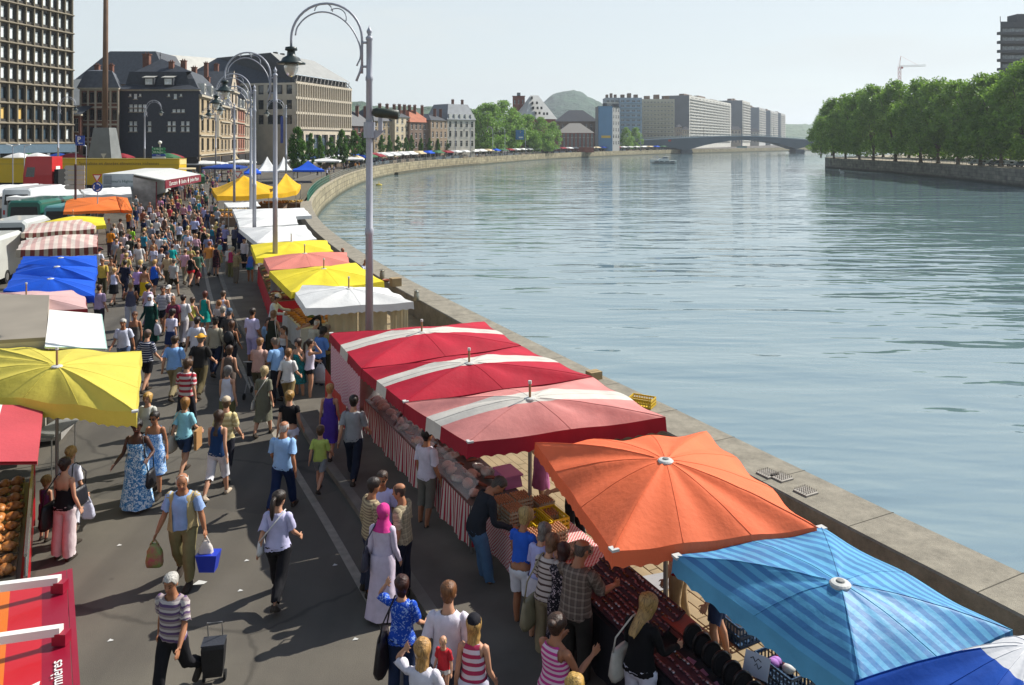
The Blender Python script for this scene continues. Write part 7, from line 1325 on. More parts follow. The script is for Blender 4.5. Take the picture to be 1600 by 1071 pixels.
def template(sex):
 b = MB()
 if sex == 'm': T = [(.80, 0, .05, .05), (.84, -.005, .135, .09), (.90, -.012, .165, .115), (.97, -.01, .162, .112), (1.05, 0, .148, .1), (1.12, .004, .148, .103), (1.2, .004, .158, .112), (1.29, 0, .172, .122), (1.36, -.008, .172, .115), (1.41, -.014, .15, .092), (1.445, -.014, .105, .07), (1.475, -.008, .066, .062), (1.52, .002, .056, .06), (1.56, .01, .055, .062)]
 else: T = [(.80, 0, .05, .05), (.84, -.008, .14, .095), (.90, -.016, .172, .12), (.97, -.012, .162, .112), (1.05, 0, .132, .092), (1.11, .004, .124, .09), (1.18, .008, .135, .1), (1.25, .018, .15, .122), (1.31, .008, .15, .112), (1.37, -.008, .148, .096), (1.41, -.014, .128, .08), (1.445, -.014, .09, .064), (1.475, -.008, .056, .054), (1.52, .002, .048, .052), (1.56, .01, .05, .058)]
 b.rings([ell(*r) for r in T]); b.rings([ell(*r, 20, 2.05) for r in HEADR]); sw = .195 if sex == 'm' else .172; k = 1.0 if sex == 'm' else .86
 b.rings([[(x * .012 * w_, y_, z_ + x * .0) for x in (-1, 1)] + [(x * .006 * w_, y2, z_) for x in (1, -1)] for w_, y_, y2, z_ in ((1.3, .09, .125, 1.6), (1.5, .09, .132, 1.612), (1.0, .09, .118, 1.635), (.8, .09, .104, 1.655))])
 for s in (-1, 1):
  b.ball((s * .078, -.004, 1.628), (.012, .022, .032), 8, 6)
  b.tube([(s * .085, -.01, .94), (s * .094, -.002, .82), (s * .1, .004, .68), (s * .104, .008, .53), (s * .105, .006, .48), (s * .108, -.018, .36), (s * .112, -.026, .24), (s * .115, -.026, .1), (s * .115, -.02, .05)], [.09 if sex == 'm' else .094, .092, .076, .06, .055, .058, .047, .036, .038], 14)
  b.rings([[(s * .115 + c * w_, y, z0 + d * h_) for c, d in ((-1, 0), (1, 0), (1, .6), (.5, 1), (-.5, 1), (-1, .6))] for y, w_, z0, h_ in ((-.075, .025, .008, .045), (-.05, .034, 0, .075), (.0, .038, 0, .085), (.06, .042, 0, .06), (.12, .046, 0, .04), (.16, .04, .002, .028), (.18, .02, .006, .016))])
  sh = Vector((s * (sw - .02), -.012, 1.395)); el_ = sh + Vector((s * .57, 0, -.82)).normalized() * .295; wr = el_ + Vector((s * .6, .1, -.8)).normalized() * .245; hd = Vector((s * .6, .12, -.8)).normalized()
  b.tube([sh - Vector((s * .03, 0, -.01)), sh, sh.lerp(el_, .3), sh.lerp(el_, .6), el_, el_.lerp(wr, .3), el_.lerp(wr, .7), wr, wr + hd * .02], [.05 * k, .057 * k, .05 * k, .046 * k, .038 * k, .042 * k, .034 * k, .026 * k, .027 * k], 12)
  side = Vector((0, 1, 0)); side = (side - hd * side.dot(hd)).normalized(); nn = hd.cross(side)
  b.rings([[wr + hd * u + side * a * w_ + nn * c_ * .014 for a, c_ in ((-1, -.7), (1, -.7), (1, .7), (-1, .7))] for u, w_ in ((0, .024), (.03, .036), (.07, .041), (.095, .04))])
  for j, ln in enumerate((.066, .076, .071, .055)):
   f0 = wr + hd * .085 + side * (.031 - .0208 * j); spread = side * (.012 - .008 * j); curl = -nn * s * .0
   b.tube([f0, f0 + hd * ln * .45 + spread * .5, f0 + hd * ln * .8 + spread * .8 + Vector((-s * .012, 0, 0)), f0 + hd * ln + spread + Vector((-s * .02, 0, 0))], [.0095, .009, .008, .006], 6)
  f0 = wr + hd * .03 + side * .03; b.tube([f0, f0 + side * .03 + hd * .025, f0 + side * .04 + hd * .06], [.012, .0105, .008], 6)
 o = b.build('template', None); m = o.modifiers.new('r', 'REMESH'); m.mode = 'VOXEL'; m.voxel_size = .0085; m2 = o.modifiers.new('s', 'SMOOTH'); m2.factor = .5; m2.iterations = 3
 V, F = eval_mesh(o); me0 = bpy.data.meshes.new('tmp'); me0.from_pydata(V.tolist(), [], F); bpy.data.objects.remove(o); out = []
 for ratio in (.16, .045):
  o2 = bpy.data.objects.new('tmp', me0); col.objects.link(o2); vg = o2.vertex_groups.new(name='h');
  if ratio > .1: vg.add([i for i in range(len(V)) if V[i, 2] < 1.5 and not (abs(V[i, 0]) > .48)], 1.0, 'REPLACE'); vg.add([i for i in range(len(V)) if V[i, 2] >= 1.5 or abs(V[i, 0]) > .48], .35, 'REPLACE')
  d = o2.modifiers.new('d', 'DECIMATE'); d.ratio = ratio
  if ratio > .1: d.vertex_group = 'h'; d.vertex_group_factor = 2.0
  out.append(eval_mesh(o2)); bpy.data.objects.remove(o2)
 bpy.data.meshes.remove(me0); return out, sw
BN = ['pelvis', 'spine', 'head', 'thL', 'thR', 'shL', 'shR', 'ftL', 'ftR', 'uaL', 'uaR', 'faL', 'faR', 'haL', 'haR']; BI = {n: i for i, n in enumerate(BN)}
class Body: pass
def make_body(V, F, sw):
 B = Body(); B.V = V; B.F = F; J = {}; seg = {'pelvis': ((0, 0, .93), (0, 0, 1.03)), 'spine': ((0, 0, 1.13), (0, -.01, 1.40)), 'head': ((0, 0, 1.54), (0, .01, 1.72))}
 for s, n in ((-1, 'L'), (1, 'R')):
  hip, kn, an, toe = np.array((s * .092, 0, .89)), np.array((s * .105, .005, .5)), np.array((s * .115, -.022, .09)), np.array((s * .118, .14, .03)); sh = np.array((s * (sw - .02), -.012, 1.395)); u = np.array((s * .57, 0, -.82)); u /= np.linalg.norm(u); el_ = sh + u * .295; u2 = np.array((s * .6, .1, -.8)); u2 /= np.linalg.norm(u2); wr = el_ + u2 * .245; hd = np.array((s * .6, .12, -.8)); hd /= np.linalg.norm(hd)
  J.update({'hip' + n: hip, 'kn' + n: kn, 'an' + n: an, 'sh' + n: sh, 'el' + n: el_, 'wr' + n: wr, 'hd' + n: wr + hd * .1}); seg.update({'th' + n: (hip, kn), 'sh' + n: (kn, an), 'ft' + n: (an * (1, 1, .5), toe), 'ua' + n: (sh + u * .03, el_), 'fa' + n: (el_, wr), 'ha' + n: (wr, wr + hd * .18)})
 B.J = J; D = []
 for n in BN:
  a, c = np.array(seg[n][0]), np.array(seg[n][1]); d = c - a; t = np.clip(((V - a) @ d) / (d @ d), 0, 1); D.append(np.linalg.norm(V - (a + t[:, None] * d), axis=1))
 D = np.stack(D, 1); torso_r = np.array([.1 if n in ('pelvis', 'spine') else .04 if n[:2] in ('th',) else .0 for n in BN]); W = 1 / (np.maximum(D - torso_r, .004) + .012) ** 4
 for n in BN:  # limbs only take their own side
  if n[-1] == 'L' and n != 'pelvis': W[V[:, 0] > .02, BI[n]] = 0
  if n[-1] == 'R': W[V[:, 0] < -.02, BI[n]] = 0
 hi = V[:, 2] > 1.51; W[hi] *= np.array([1 if n == 'head' else 1e-6 for n in BN]); arm = (np.abs(V[:, 0]) > sw + .02) & (V[:, 2] < 1.4) & (V[:, 2] > .7);
 for n in ('pelvis', 'spine', 'thL', 'thR'): W[arm & (np.abs(V[:, 0]) > .27), BI[n]] = 0
 B.W = W / W.sum(1)[:, None]; B.dom = B.W.argmax(1); B.ta = np.full(len(V), -1.0)
 for s, n in ((-1, 'L'), (1, 'R')):
  m = np.isin(B.dom, [BI['ua' + n], BI['fa' + n], BI['ha' + n]]); u = (J['wr' + n] - J['sh' + n]); u /= np.linalg.norm(u); B.ta[m] = (V[m] - J['sh' + n]) @ u
 me = bpy.data.meshes.new('t'); me.from_pydata(V.tolist(), [], F); N_ = np.empty(len(V) * 3, 'f'); me.vertices.foreach_get('normal', N_); B.N = N_.reshape(-1, 3).astype(float); bpy.data.meshes.remove(me)
 B.R = V.copy(); a = B.ta >= 0; B.R[a, 2] = 1.42 - B.ta[a]; B.fc = np.array([V[list(f)].mean(0) for f in F]); B.fta = np.array([B.ta[list(f)].min() if (B.ta[list(f)] >= 0).sum() * 2 > len(f) else -1 for f in F]); B.cache = {}; B.cov = {}; return B
def smooth_shell(V, F, it, keep=.35):
 n = len(V); E = set()
 for f in F:
  for i in range(len(f)): E.add((f[i], f[(i + 1) % len(f)]))
 E = np.array(list({(min(a, b), max(a, b)) for a, b in E})); deg = np.bincount(E.ravel(), minlength=n)[:, None]
 for _ in range(it):
  S = np.zeros_like(V); np.add.at(S, E[:, 0], V[E[:, 1]]); np.add.at(S, E[:, 1], V[E[:, 0]]); V = V * keep + (S / np.maximum(deg, 1)) * (1 - keep)
 return V
def shell(B, kind):
 if kind in B.cache: return B.cache[kind]
 fc, ta = B.fc, B.fta; x, y, z = np.abs(fc[:, 0]), fc[:, 1], fc[:, 2]; body = ta < 0; name, _, arg = kind.partition('-')
 off = np.full(len(B.V), .013); VZ = B.V[:, 2]; it = 5
 if name in ('tee', 'long', 'tank', 'strapless', 'vest', 'tunic', 'crop'):
  sl = {'tee': .24, 'long': .56, 'tank': -.5, 'strapless': -.5, 'vest': .02, 'tunic': .24, 'crop': .1}[name]; hem = {'tee': .86, 'long': .86, 'tank': .87, 'strapless': .86, 'vest': .84, 'tunic': .74, 'crop': 1.0}[name]
  neck = 1.482 - .03 * np.clip((y + .01) / .08, 0, 1)
  if name == 'tank': neck = np.where(x > .115, 1.34, 1.45 - .1 * np.clip((y + .02) / .08, -.3, 1))
  if name == 'strapless': neck = np.full(len(z), 1.31)
  if name == 'vest': neck = np.where((x < .05) & (y > 0), .5, 1.46)
  sel = (body & (z > hem) & (z < neck)) | ((ta >= 0) & (ta < sl))
  if name in ('tank', 'strapless'): sel &= ~((x > .165) & (z > 1.28))
  off = .012 + .016 * np.clip((1.3 - VZ) / .25, 0, 1) + (.014 if name in ('vest', 'tunic') else 0); off = np.where(B.ta >= 0, .014 + .03 * np.clip(B.ta / .24, 0, 1) * (sl < .3) + .004, off)
 elif name in ('trousers', 'wide', 'capri', 'shorts', 'brief'):
  cut = {'trousers': .055, 'wide': .03, 'capri': .3, 'shorts': .5, 'brief': .68}[name]; sel = body & (z < 1.0) & (z > cut); k = {'trousers': .03, 'wide': .075, 'capri': .03, 'shorts': .04, 'brief': .018}[name]
  off = .013 + k * np.clip((.85 - VZ) / .6, 0, 1) ** .7; it = 7
 elif name == 'shoes': sel = body & (z < .105) & (np.isin(B.dom[[f[0] for f in B.F]], [BI['ftL'], BI['ftR'], BI['shL'], BI['shR']])); off = np.full(len(B.V), .007); it = 0
 ids = np.nonzero(sel)[0]; used = sorted({v for i in ids for v in B.F[i]}); mp = {v: i for i, v in enumerate(used)}; F = [tuple(mp[v] for v in B.F[i]) for i in ids]; u = np.array(used); V = B.V[u] + B.N[u] * off[u][:, None]
 if it:
  V2 = smooth_shell(V, F, it); d = ((V2 - B.V[u]) * B.N[u]).sum(1); V = V2 + B.N[u] * np.maximum(0, .011 - d)[:, None]
  nz = np.array([noise.noise(Vector((p[0] * 14, p[1] * 14, p[2] * 9))) for p in B.V[u]]); V = V + B.N[u] * (nz * .009)[:, None]
 R2 = V.copy(); am = B.ta[u] >= 0; R2[am, 2] = B.R[u][am, 2]; B.cache[kind] = (V, F, B.W[u], R2); cnt = np.zeros(len(B.V)); tot = np.zeros(len(B.V))
 for i, f in enumerate(B.F):
  for v in f: tot[v] += 1; cnt[v] += sel[i]
 B.cov[kind] = (cnt == tot); return B.cache[kind]
def rx_(a): c, s = math.cos(a), math.sin(a); return np.array(((1, 0, 0), (0, c, -s), (0, s, c)))
def ry_(a): c, s = math.cos(a), math.sin(a); return np.array(((c, 0, s), (0, 1, 0), (-s, 0, c)))
def rz_(a): c, s = math.cos(a), math.sin(a); return np.array(((c, -s, 0), (s, c, 0), (0, 0, 1)))
POSES = {  # hips, knees, shoulders, elbows (L, R), arm-out, spine, head nod, head turn
 'stand': ((2, -2), (2, 4), (4, 2), (12, 14), (27, 27), 0, 4, 0), 'relax': ((6, -3), (10, 2), (-4, 6), (18, 25), (26, 27), 2, 8, 15), 'walk': ((24, -20), (10, 22), (-18, 20), (12, 26), (26, 26), 3, 3, 0), 'walk2': ((-18, 22), (26, 8), (18, -16), (24, 12), (26, 26), 3, 6, -10), 'stroll': ((14, -12), (6, 18), (-8, 10), (16, 20), (27, 26), 2, 2, 8), 'stroll2': ((-12, 14), (18, 6), (10, -8), (22, 14), (27, 26), 2, 5, -12),
 'look': ((4, -3), (6, 3), (18, 22), (55, 60), (24, 24), 8, 22, 0), 'bend': ((16, 12), (10, 6), (34, 30), (50, 55), (22, 22), 30, 24, 0), 'reach': ((8, 0), (6, 4), (62, 40), (20, 50), (22, 22), 12, 12, 0), 'push': ((16, -14), (8, 20), (32, 32), (45, 45), (26, 26), 6, 6, 0), 'hips': ((3, -3), (4, 4), (-6, 10), (75, 40), (12, 22), 0, 6, 8), 'raise': ((3, -3), (4, 4), (20, 95), (40, 120), (24, 6), 0, 2, 0), 'hold': ((4, -4), (6, 4), (40, 30), (95, 85), (24, 24), 0, 8, -12), 'carry': ((10, -10), (6, 14), (-4, 4), (8, 10), (22, 22), 3, 10, 0), 'arms': ((2, -2), (4, 2), (22, 22), (85, 85), (24, 24), 0, 8, 10), 'lift': ((3, -3), (4, 4), (90, 20), (125, 30), (-10, 24), 0, -2, 0)}
def pose_mats(B, ps, jit=0, hs=1.0):
 hp, kn, sh, el_, ab, sp, nod, trn = POSES[ps]; rr = random.Random(jit); j = lambda a: R(a + (rr.uniform(-4, 4) if jit else 0)); M = {}; J = B.J
 def at(Rm, p, par=None):
  m = np.eye(4); m[:3, :3] = Rm; m[:3, 3] = p - Rm @ p; return m if par is None else par @ m
 M['pelvis'] = np.eye(4); M['spine'] = at(rx_(-R(sp)) @ rz_(j(0)), np.array((0, 0, 1.05))); H = rz_(R(trn) + (R(rr.uniform(-18, 18)) if jit else 0)) @ rx_(-j(nod)) * hs; M['head'] = at(H, np.array((0, -.005, 1.5)), M['spine'])
 for i, n in enumerate('LR'):
  s = -1 if n == 'L' else 1; M['th' + n] = at(rx_(j(hp[i])), J['hip' + n]); M['sh' + n] = at(rx_(-j(kn[i])), J['kn' + n], M['th' + n]); M['ft' + n] = at(rx_(R(kn[i] - hp[i]) * (.8 if hp[i] > 0 else .35)), J['an' + n], M['sh' + n])
  M['ua' + n] = at(rx_(j(sh[i])) @ ry_(s * R(ab[i])), J['sh' + n], M['spine']); a = J['wr' + n] - J['el' + n]; ax = np.cross(a, np.array((0, 1, 0))); ax /= np.linalg.norm(ax); M['fa' + n] = at(np.array(Matrix.Rotation(j(el_[i]), 3, Vector(ax))), J['el' + n], M['ua' + n]); M['ha' + n] = M['fa' + n]
 return M
def lbs(V, W, M):
 A = np.stack([M[n] for n in BN]); T = np.einsum('vb,bij->vij', W, A); return np.einsum('vij,vj->vi', T[:, :3, :3], V) + T[:, :3, 3]
def np_mesh(name, V, F, mats, rest=None, mi=None, smooth=True):
 me = bpy.data.meshes.new(name); me.from_pydata(V.tolist() if hasattr(V, 'tolist') else V, [], F)
 if rest is not None: a = me.attributes.new('rest', 'FLOAT_VECTOR', 'POINT'); a.data.foreach_set('vector', np.asarray(rest, 'f').ravel())
 for m_ in mats: me.materials.append(m_)
 if mi is not None: me.polygons.foreach_set('material_index', mi)
 if smooth: me.polygons.foreach_set('use_smooth', [True] * len(me.polygons))
 me.update(); return me
BOD = {}
for sx_ in 'mw':
 (hi_, lo_), sw_ = template(sx_); BOD[sx_, 0] = make_body(*hi_, sw_); BOD[sx_, 1] = make_body(*lo_, sw_)
# ---- materials worn
def fab(key):
 k = 'wear_' + key
 if k in MATS: return MATS[k]
 m, t, p = new_mat(k); L = t.links.new; at = nd(t, 'ShaderNodeAttribute'); at.attribute_name = 'rest'; v = at.outputs['Vector']; nz = nd(t, 'ShaderNodeTexNoise'); nz.inputs['Scale'].default_value = 9; nz.inputs['Detail'].default_value = 4; L(v, nz.inputs[0])
 pat, _, cs = key.partition(':')
 if not cs: cs = pat; pat = 'plain'
 C = [hexc(c) for c in cs.split('/')]; sx = nd(t, 'ShaderNodeSeparateXYZ'); L(v, sx.inputs[0])
 def per(src, f, stops):
  mu = nd(t, 'ShaderNodeMath', operation='MULTIPLY'); L(src, mu.inputs[0]); mu.inputs[1].default_value = f; fr_ = nd(t, 'ShaderNodeMath', operation='FRACT'); L(mu.outputs[0], fr_.inputs[0]); return steps(t, fr_.outputs[0], stops)
 if pat == 'plain': c = steps(t, nz.outputs[0], [(.3, tuple(q * .88 for q in C[0])), (.7, tuple(min(1, q * 1.06) for q in C[0]))], 'LINEAR')
 elif pat[:2] == 'st': n_ = len(C); c = per(sx.outputs[2], float(pat[2:] or 14), [(i / n_, C[i]) for i in range(n_)])
 elif pat == 'plaid':
  a = per(sx.outputs[2], 14, [(0, C[0]), (.55, C[1]), (.85, C[2 % len(C)])]); b_ = per(sx.outputs[0], 14, [(0, C[0]), (.55, C[1]), (.85, C[2 % len(C)])]); mx = nd(t, 'ShaderNodeMix', data_type='RGBA'); mx.inputs[0].default_value = .5; L(a, mx.inputs[6]); L(b_, mx.inputs[7]); c = mx.outputs[2]
 elif pat == 'check': ck = nd(t, 'ShaderNodeTexChecker'); ck.inputs['Scale'].default_value = 30; ck.inputs[1].default_value = c4(C[0]); ck.inputs[2].default_value = c4(C[1]); L(v, ck.inputs[0]); c = ck.outputs[0]
 else: vo = nd(t, 'ShaderNodeTexNoise'); vo.inputs['Scale'].default_value = 22; vo.inputs['Detail'].default_value = 2; vo.inputs['Distortion'].default_value = 1.5; L(v, vo.inputs[0]); n_ = len(C); c = steps(t, vo.outputs[0], [(0, C[0]), (.5, C[1])] + ([(.58, C[2])] if n_ > 2 else []))
 L(c, p.inputs['Base Color']); p.inputs['Roughness'].default_value = .85; p.inputs['Specular IOR Level'].default_value = .2
 bp = nd(t, 'ShaderNodeBump'); bp.inputs['Strength'].default_value = .5; bp.inputs['Distance'].default_value = .02; mpn = nd(t, 'ShaderNodeMapping'); mpn.inputs['Scale'].default_value = (1, 1, .45); L(v, mpn.inputs[0]); n3 = nd(t, 'ShaderNodeTexNoise'); n3.inputs['Scale'].default_value = 16; n3.inputs['Detail'].default_value = 3; L(mpn.outputs[0], n3.inputs[0]); L(n3.outputs[0], bp.inputs['Height']); L(bp.outputs[0], p.inputs['Normal']); MATS[k] = m; return m
SKIN = [pm('skin_fair', 'b98a6e', .55, .08, 8, .05, spec=.35), pm('skin_tan', '9c6a4c', .55, .08, 8, .05, spec=.35), pm('skin_dark', '4a2e22', .5, .1, 8, .05, spec=.4)]
EYE = pm('eye_dark', '2a2019', .4, .1); LIP = pm('lip', '9a5a4e', .5, .1)
def hair_mat(c):
 k = 'hair_' + c
 if k in MATS: return MATS[k]
 m, t, p = new_mat(k); L = t.links.new; at = nd(t, 'ShaderNodeAttribute'); at.attribute_name = 'rest'; mp = nd(t, 'ShaderNodeMapping'); mp.inputs['Scale'].default_value = (75, 75, 9); L(at.outputs['Vector'], mp.inputs[0]); nz = nd(t, 'ShaderNodeTexNoise'); nz.inputs['Scale'].default_value = 1; nz.inputs['Detail'].default_value = 3; L(mp.outputs[0], nz.inputs[0]); cc = hexc(c)
 L(steps(t, nz.outputs[0], [(.3, tuple(x * .4 for x in cc)), (.5, cc), (.72, tuple(min(1, x * 1.4) for x in cc))], 'LINEAR'), p.inputs['Base Color']); p.inputs['Roughness'].default_value = .45; p.inputs['Specular IOR Level'].default_value = .4; bp = nd(t, 'ShaderNodeBump'); bp.inputs['Strength'].default_value = .8; bp.inputs['Distance'].default_value = .012; L(nz.outputs[0], bp.inputs['Height']); L(bp.outputs[0], p.inputs['Normal']); MATS[k] = m; return m
def head_r(z):
 zz = max(1.56, min(1.752, z))
 for a, b in zip(HEADR, HEADR[1:]):
  if a[0] <= zz <= b[0]: f = (zz - a[0]) / (b[0] - a[0]); return tuple(a[i] + (b[i] - a[i]) * f for i in (1, 2, 3))
 return HEADR[-1][1:]
def hair_shape(style):                        # rest-pose hair / headwear moving with the head
 b = MB(); n = 26
 def cap(front, side, back, th, amp=.004, rows=9, flare=0.0, seed=0, backset=0.0, bald=False):
  rs = []
  for r in range(rows + 1):
   ring = []
   for j in range(n):
    th_ = 2 * math.pi * j / n; a = abs((th_ + math.pi) % (2 * math.pi) - math.pi); d = math.degrees(a)      # 0 = back
    zb = back if d < 45 else back + (side - back) * (d - 45) / 30 if d < 75 else side if d < 112 else side + (front - side) * (d - 112) / 22 if d < 134 else front
    zb += .02 * noise.noise(Vector((math.sin(th_) * 14, math.cos(th_) * 14, back * 7))) if d < 112 else 0; f = (r / rows) ** .8 if not bald else .35 + .65 * r / rows; z = 1.758 + th * .8 - (1.758 + th * .8 - zb) * f; cy, rx, ry = head_r(min(z - th * .5, 1.753)); t_ = th * (1 if r < rows else .55); w_ = 1.0
    if z < 1.56: w_ = 1 + flare * (1.56 - z); cy -= backset * (1.56 - z)
    e = 1 + amp * 22 * noise.noise(Vector((math.sin(th_) * 3 + seed, math.cos(th_) * 3, z * 9))) + (.05 + amp * 4) * noise.noise(Vector((math.sin(th_) * 9, math.cos(th_) * 9, z * 12))); g_ = (rx + t_) * w_ * e, (ry + t_) * w_ * e; fr0 = min(1, r / 1.2 + .12)
    if z > 1.745: k = max(.08, math.sqrt(max(0, 1 - ((z - 1.70) / (.058 + th)) ** 2))); g_ = (.074 + t_) * k * e, (.096 + t_) * k * e
    ring.append((math.sin(th_) * g_[0], cy - math.cos(th_) * g_[1], z))
   rs.append(ring)
  b.rings(rs, 0, False)
  if not bald: b.add([(x, y, z) for x, y, z in rs[0]], [tuple(range(n))])
 if style == 'short': cap(1.712, 1.645, 1.545, .019)
 elif style == 'curly': cap(1.705, 1.61, 1.53, .034, .012)
 elif style == 'bald': cap(1.76, 1.62, 1.55, .007, .002, bald=True);
 elif style == 'bob': cap(1.70, 1.56, 1.50, .026, .005)
 elif style == 'long': cap(1.705, 1.50, 1.27, .024, .005, 12, .25, 0, .16)
 elif style in ('pony', 'bun'): cap(1.715, 1.64, 1.545, .021, .003)
 elif style == 'hijab': cap(1.705, 1.50, 1.36, .02, .003, 12, 1.1)
 elif style in ('cap', 'hat', 'beret'): cap(1.712, 1.645, 1.545, .014)
 if style == 'pony': b.tube([(0, -.105, 1.69), (0, -.15, 1.66), (.005, -.165, 1.56), (0, -.155, 1.44), (0, -.145, 1.36)], [.03, .036, .04, .034, .012], 9)
 if style == 'bun': b.ball((0, -.125, 1.70), (.048, .045, .045), 10, 7)
 if style == 'hijab': b.rings([ell(z, .01, rx, ry, 18) for z, rx, ry in ((1.56, .085, .1), (1.5, .085, .1), (1.44, .13, .12), (1.38, .17, .145))], 0, False)
 return b
def headwear(style):
 b = MB(); n = 22
 if style in ('cap', 'hat', 'beret'):
  hh = .035 if style != 'hat' else .05; b.rings([[(math.cos(2 * math.pi * j / n) * rx, -.002 + math.sin(2 * math.pi * j / n) * ry, z) for j in range(n)] for z, rx, ry in ((1.69, .092, .113), (1.72, .092, .112), (1.75, .084, .1), (1.755 + hh * .6, .06, .07), (1.76 + hh, .02, .025))], 0, True)
  if style == 'cap': b.rings([[(math.cos(a) * .088 * w_, .09 + dy * math.sin(a), 1.70 - dz) for a in [math.pi * k / 8 for k in range(9)]] for w_, dy, dz in ((1, .02, 0), (.95, .105, .018))], 0, False, False)
  if style == 'hat': b.rings([[(math.cos(2 * math.pi * j / n) * .092 * w_, -.002 + math.sin(2 * math.pi * j / n) * .113 * w_, 1.705 + dz) for j in range(n)] for w_, dz in ((1, 0), (1.35, .0), (1.6, .012), (1.6, .018))], 0, False)
 return b
HSH = {}
def hair_data(style, wear=False):
 if (style, wear) not in HSH: b = headwear(style) if wear else hair_shape(style); HSH[style, wear] = (np.array(b.v), b.f)
 return HSH[style, wear]
CACHE = {}
def person(px, py, hd, spec, lab, h=None, pos=None, foot=None):
 """spec: 'sex top:material bottom:material hair:colour pose [skin N] [shoe colour] [fat f]'"""
 tk = spec.split(); sex = tk[0]; child = sex in 'bg'; sx_ = 'm' if sex in 'mb' else 'w'; hh = h or {'m': 1.76, 'w': 1.65, 'b': 1.28, 'g': 1.2}[sex]
 if pos is None: Y = (CH - hh) * FPX / (py - HY); pos = Vector(((px - 800) * Y / FPX, Y, 0))
 lod = 0 if pos.y < 34 else 1; B = BOD[sx_, lod]; tt, tm = tk[1].split('=', 1); bt, bm = tk[2].split('=', 1); hs_, hc = tk[3].split('=', 1); ps = tk[4]; skin = 0; shoe = '3a332c'; fat = 1.0; hat = None
 for e in tk[5:]:
  k, v = e.split('=', 1)
  if k == 'skin': skin = int(v)
  elif k == 'shoe': shoe = v
  elif k == 'fat': fat = float(v)
  elif k == 'hat': hat = v
 jit = (len(CACHE) % 5 + 1) if lod == 0 else 0; jit = int(px + py) % 97 + 1 if lod == 0 else 0; headscale = 1.22 if child else 1.0; M = pose_mats(B, ps, jit, headscale); s = hh / (1.755 if not child else 1.82); t = thing('person', lab, 'person', (pos.x, pos.y, pos.z if foot is None else foot), -R(hd), None); fs = np.array((fat * s, fat * s, s))
 key = (sx_, lod, ps, jit, child)
 def part(nm, V, F, W, rest, mats, mi=None, parent=t, ck=None, smooth=True):
  k_ = key + (ck,)
  if ck is None or lod == 0 or k_ not in CACHE:
   P = lbs(V, W, M) if W is not None else V; me = np_mesh(nm, P, F, mats, rest, mi, smooth); CACHE[k_] = me
   o = link(nm, me, parent)
  else:
   o = link(nm, CACHE[k_], parent)
   for i, m_ in enumerate(mats): o.material_slots[i].link = 'OBJECT'; o.material_slots[i].material = m_
  return o
 fc = B.fc; e1 = (np.hypot(np.abs(fc[:, 0]) - .031, (fc[:, 2] - 1.638) * 1.5) < .0125) & (fc[:, 1] > .06); e2 = (np.abs(np.abs(fc[:, 0]) - .032) < .02) & (np.abs(fc[:, 2] - 1.662) < .0045) & (fc[:, 1] > .07); l1 = (np.abs(fc[:, 0]) < .024) & (np.abs(fc[:, 2] - 1.578) < .007) & (fc[:, 1] > .08)
 mi = np.where(e1 | e2, 1, np.where(l1, 2, 0)).astype('i'); cov = np.zeros(len(B.V), bool)
 for k_ in [bt] + ([] if tt == 'none' else tt.split('+')) + ['shoes']:
  if k_ in ('skirt', 'mini', 'maxi', 'dress'): cov |= (B.V[:, 2] < 1.02) & (B.V[:, 2] > {'skirt': .46, 'mini': .64, 'maxi': .1, 'dress': .52}[k_]) & (B.ta < 0)
  else: shell(B, k_); cov |= B.cov[k_]
 body = part('body', B.V - B.N * (cov * .014)[:, None], B.F, B.W, B.R, [SKIN[skin], EYE, LIP], mi, ck='body' + bt + tt)
 zmin = np.array([lbs(B.V[B.V[:, 2] < .12], B.W[B.V[:, 2] < .12], M)[:, 2].min()])[0] - .006; t.scale = tuple(fs); t.location.z += -zmin * s
 NM = {'tee': 'shirt', 'long': 'long_sleeved_shirt', 'tank': 'sleeveless_top', 'strapless': 'strapless_top', 'tunic': 'tunic', 'crop': 'top', 'trousers': 'trousers', 'wide': 'wide_trousers', 'capri': 'cropped_trousers', 'shorts': 'shorts', 'brief': 'shorts'}
 if bt in ('skirt', 'mini', 'maxi', 'dress'):
  zt_, zb_ = 1.03, {'skirt': .42, 'mini': .6, 'maxi': .06, 'dress': .48}[bt]; P = lbs(B.V, B.W, M); leg = P[(B.ta < 0) & (B.V[:, 2] < 1.08)]; n = 30; rows = 11 if lod == 0 else 6; V, F = [], []; ang = np.arange(n) * 2 * math.pi / n; dirs = np.stack([np.cos(ang), np.sin(ang)], 1); prev = None
  for r in range(rows + 1):
   f = r / rows; z = zt_ + (zb_ - zt_) * f; sl = leg[(leg[:, 2] > z - .06) & (leg[:, 2] < z + .06)][:, :2]; base = np.array([.155 + (.06 if bt != 'maxi' else .12) * f, .115 + (.07 if bt != 'maxi' else .12) * f]) * np.array((1, 1)); rad = 1 / np.sqrt((dirs[:, 0] / base[0]) ** 2 + (dirs[:, 1] / base[1]) ** 2)
   if len(sl): sup = (sl @ dirs.T).max(0) + .02; rad = np.maximum(rad, sup)
   for _ in range(2): rad = (np.roll(rad, 1) + rad * 2 + np.roll(rad, -1)) / 4
   if prev is not None: rad = np.maximum(rad, prev * .985)
   prev = rad; rad = rad * (1 + .05 * f * np.sin(ang * 7 + f) + .02 * f * np.sin(ang * 11))
   V += [(rad[j] * dirs[j, 0], rad[j] * dirs[j, 1] - .006, z) for j in range(n)]
  F = [(i * n + j, i * n + (j + 1) % n, (i + 1) * n + (j + 1) % n, (i + 1) * n + j) for i in range(rows) for j in range(n)]
  part('skirt' if bt != 'dress' and bt != 'maxi' else 'dress_skirt', np.array(V), F, None, np.array(V), [fab(bm)], ck='sk' + bt)
 else:
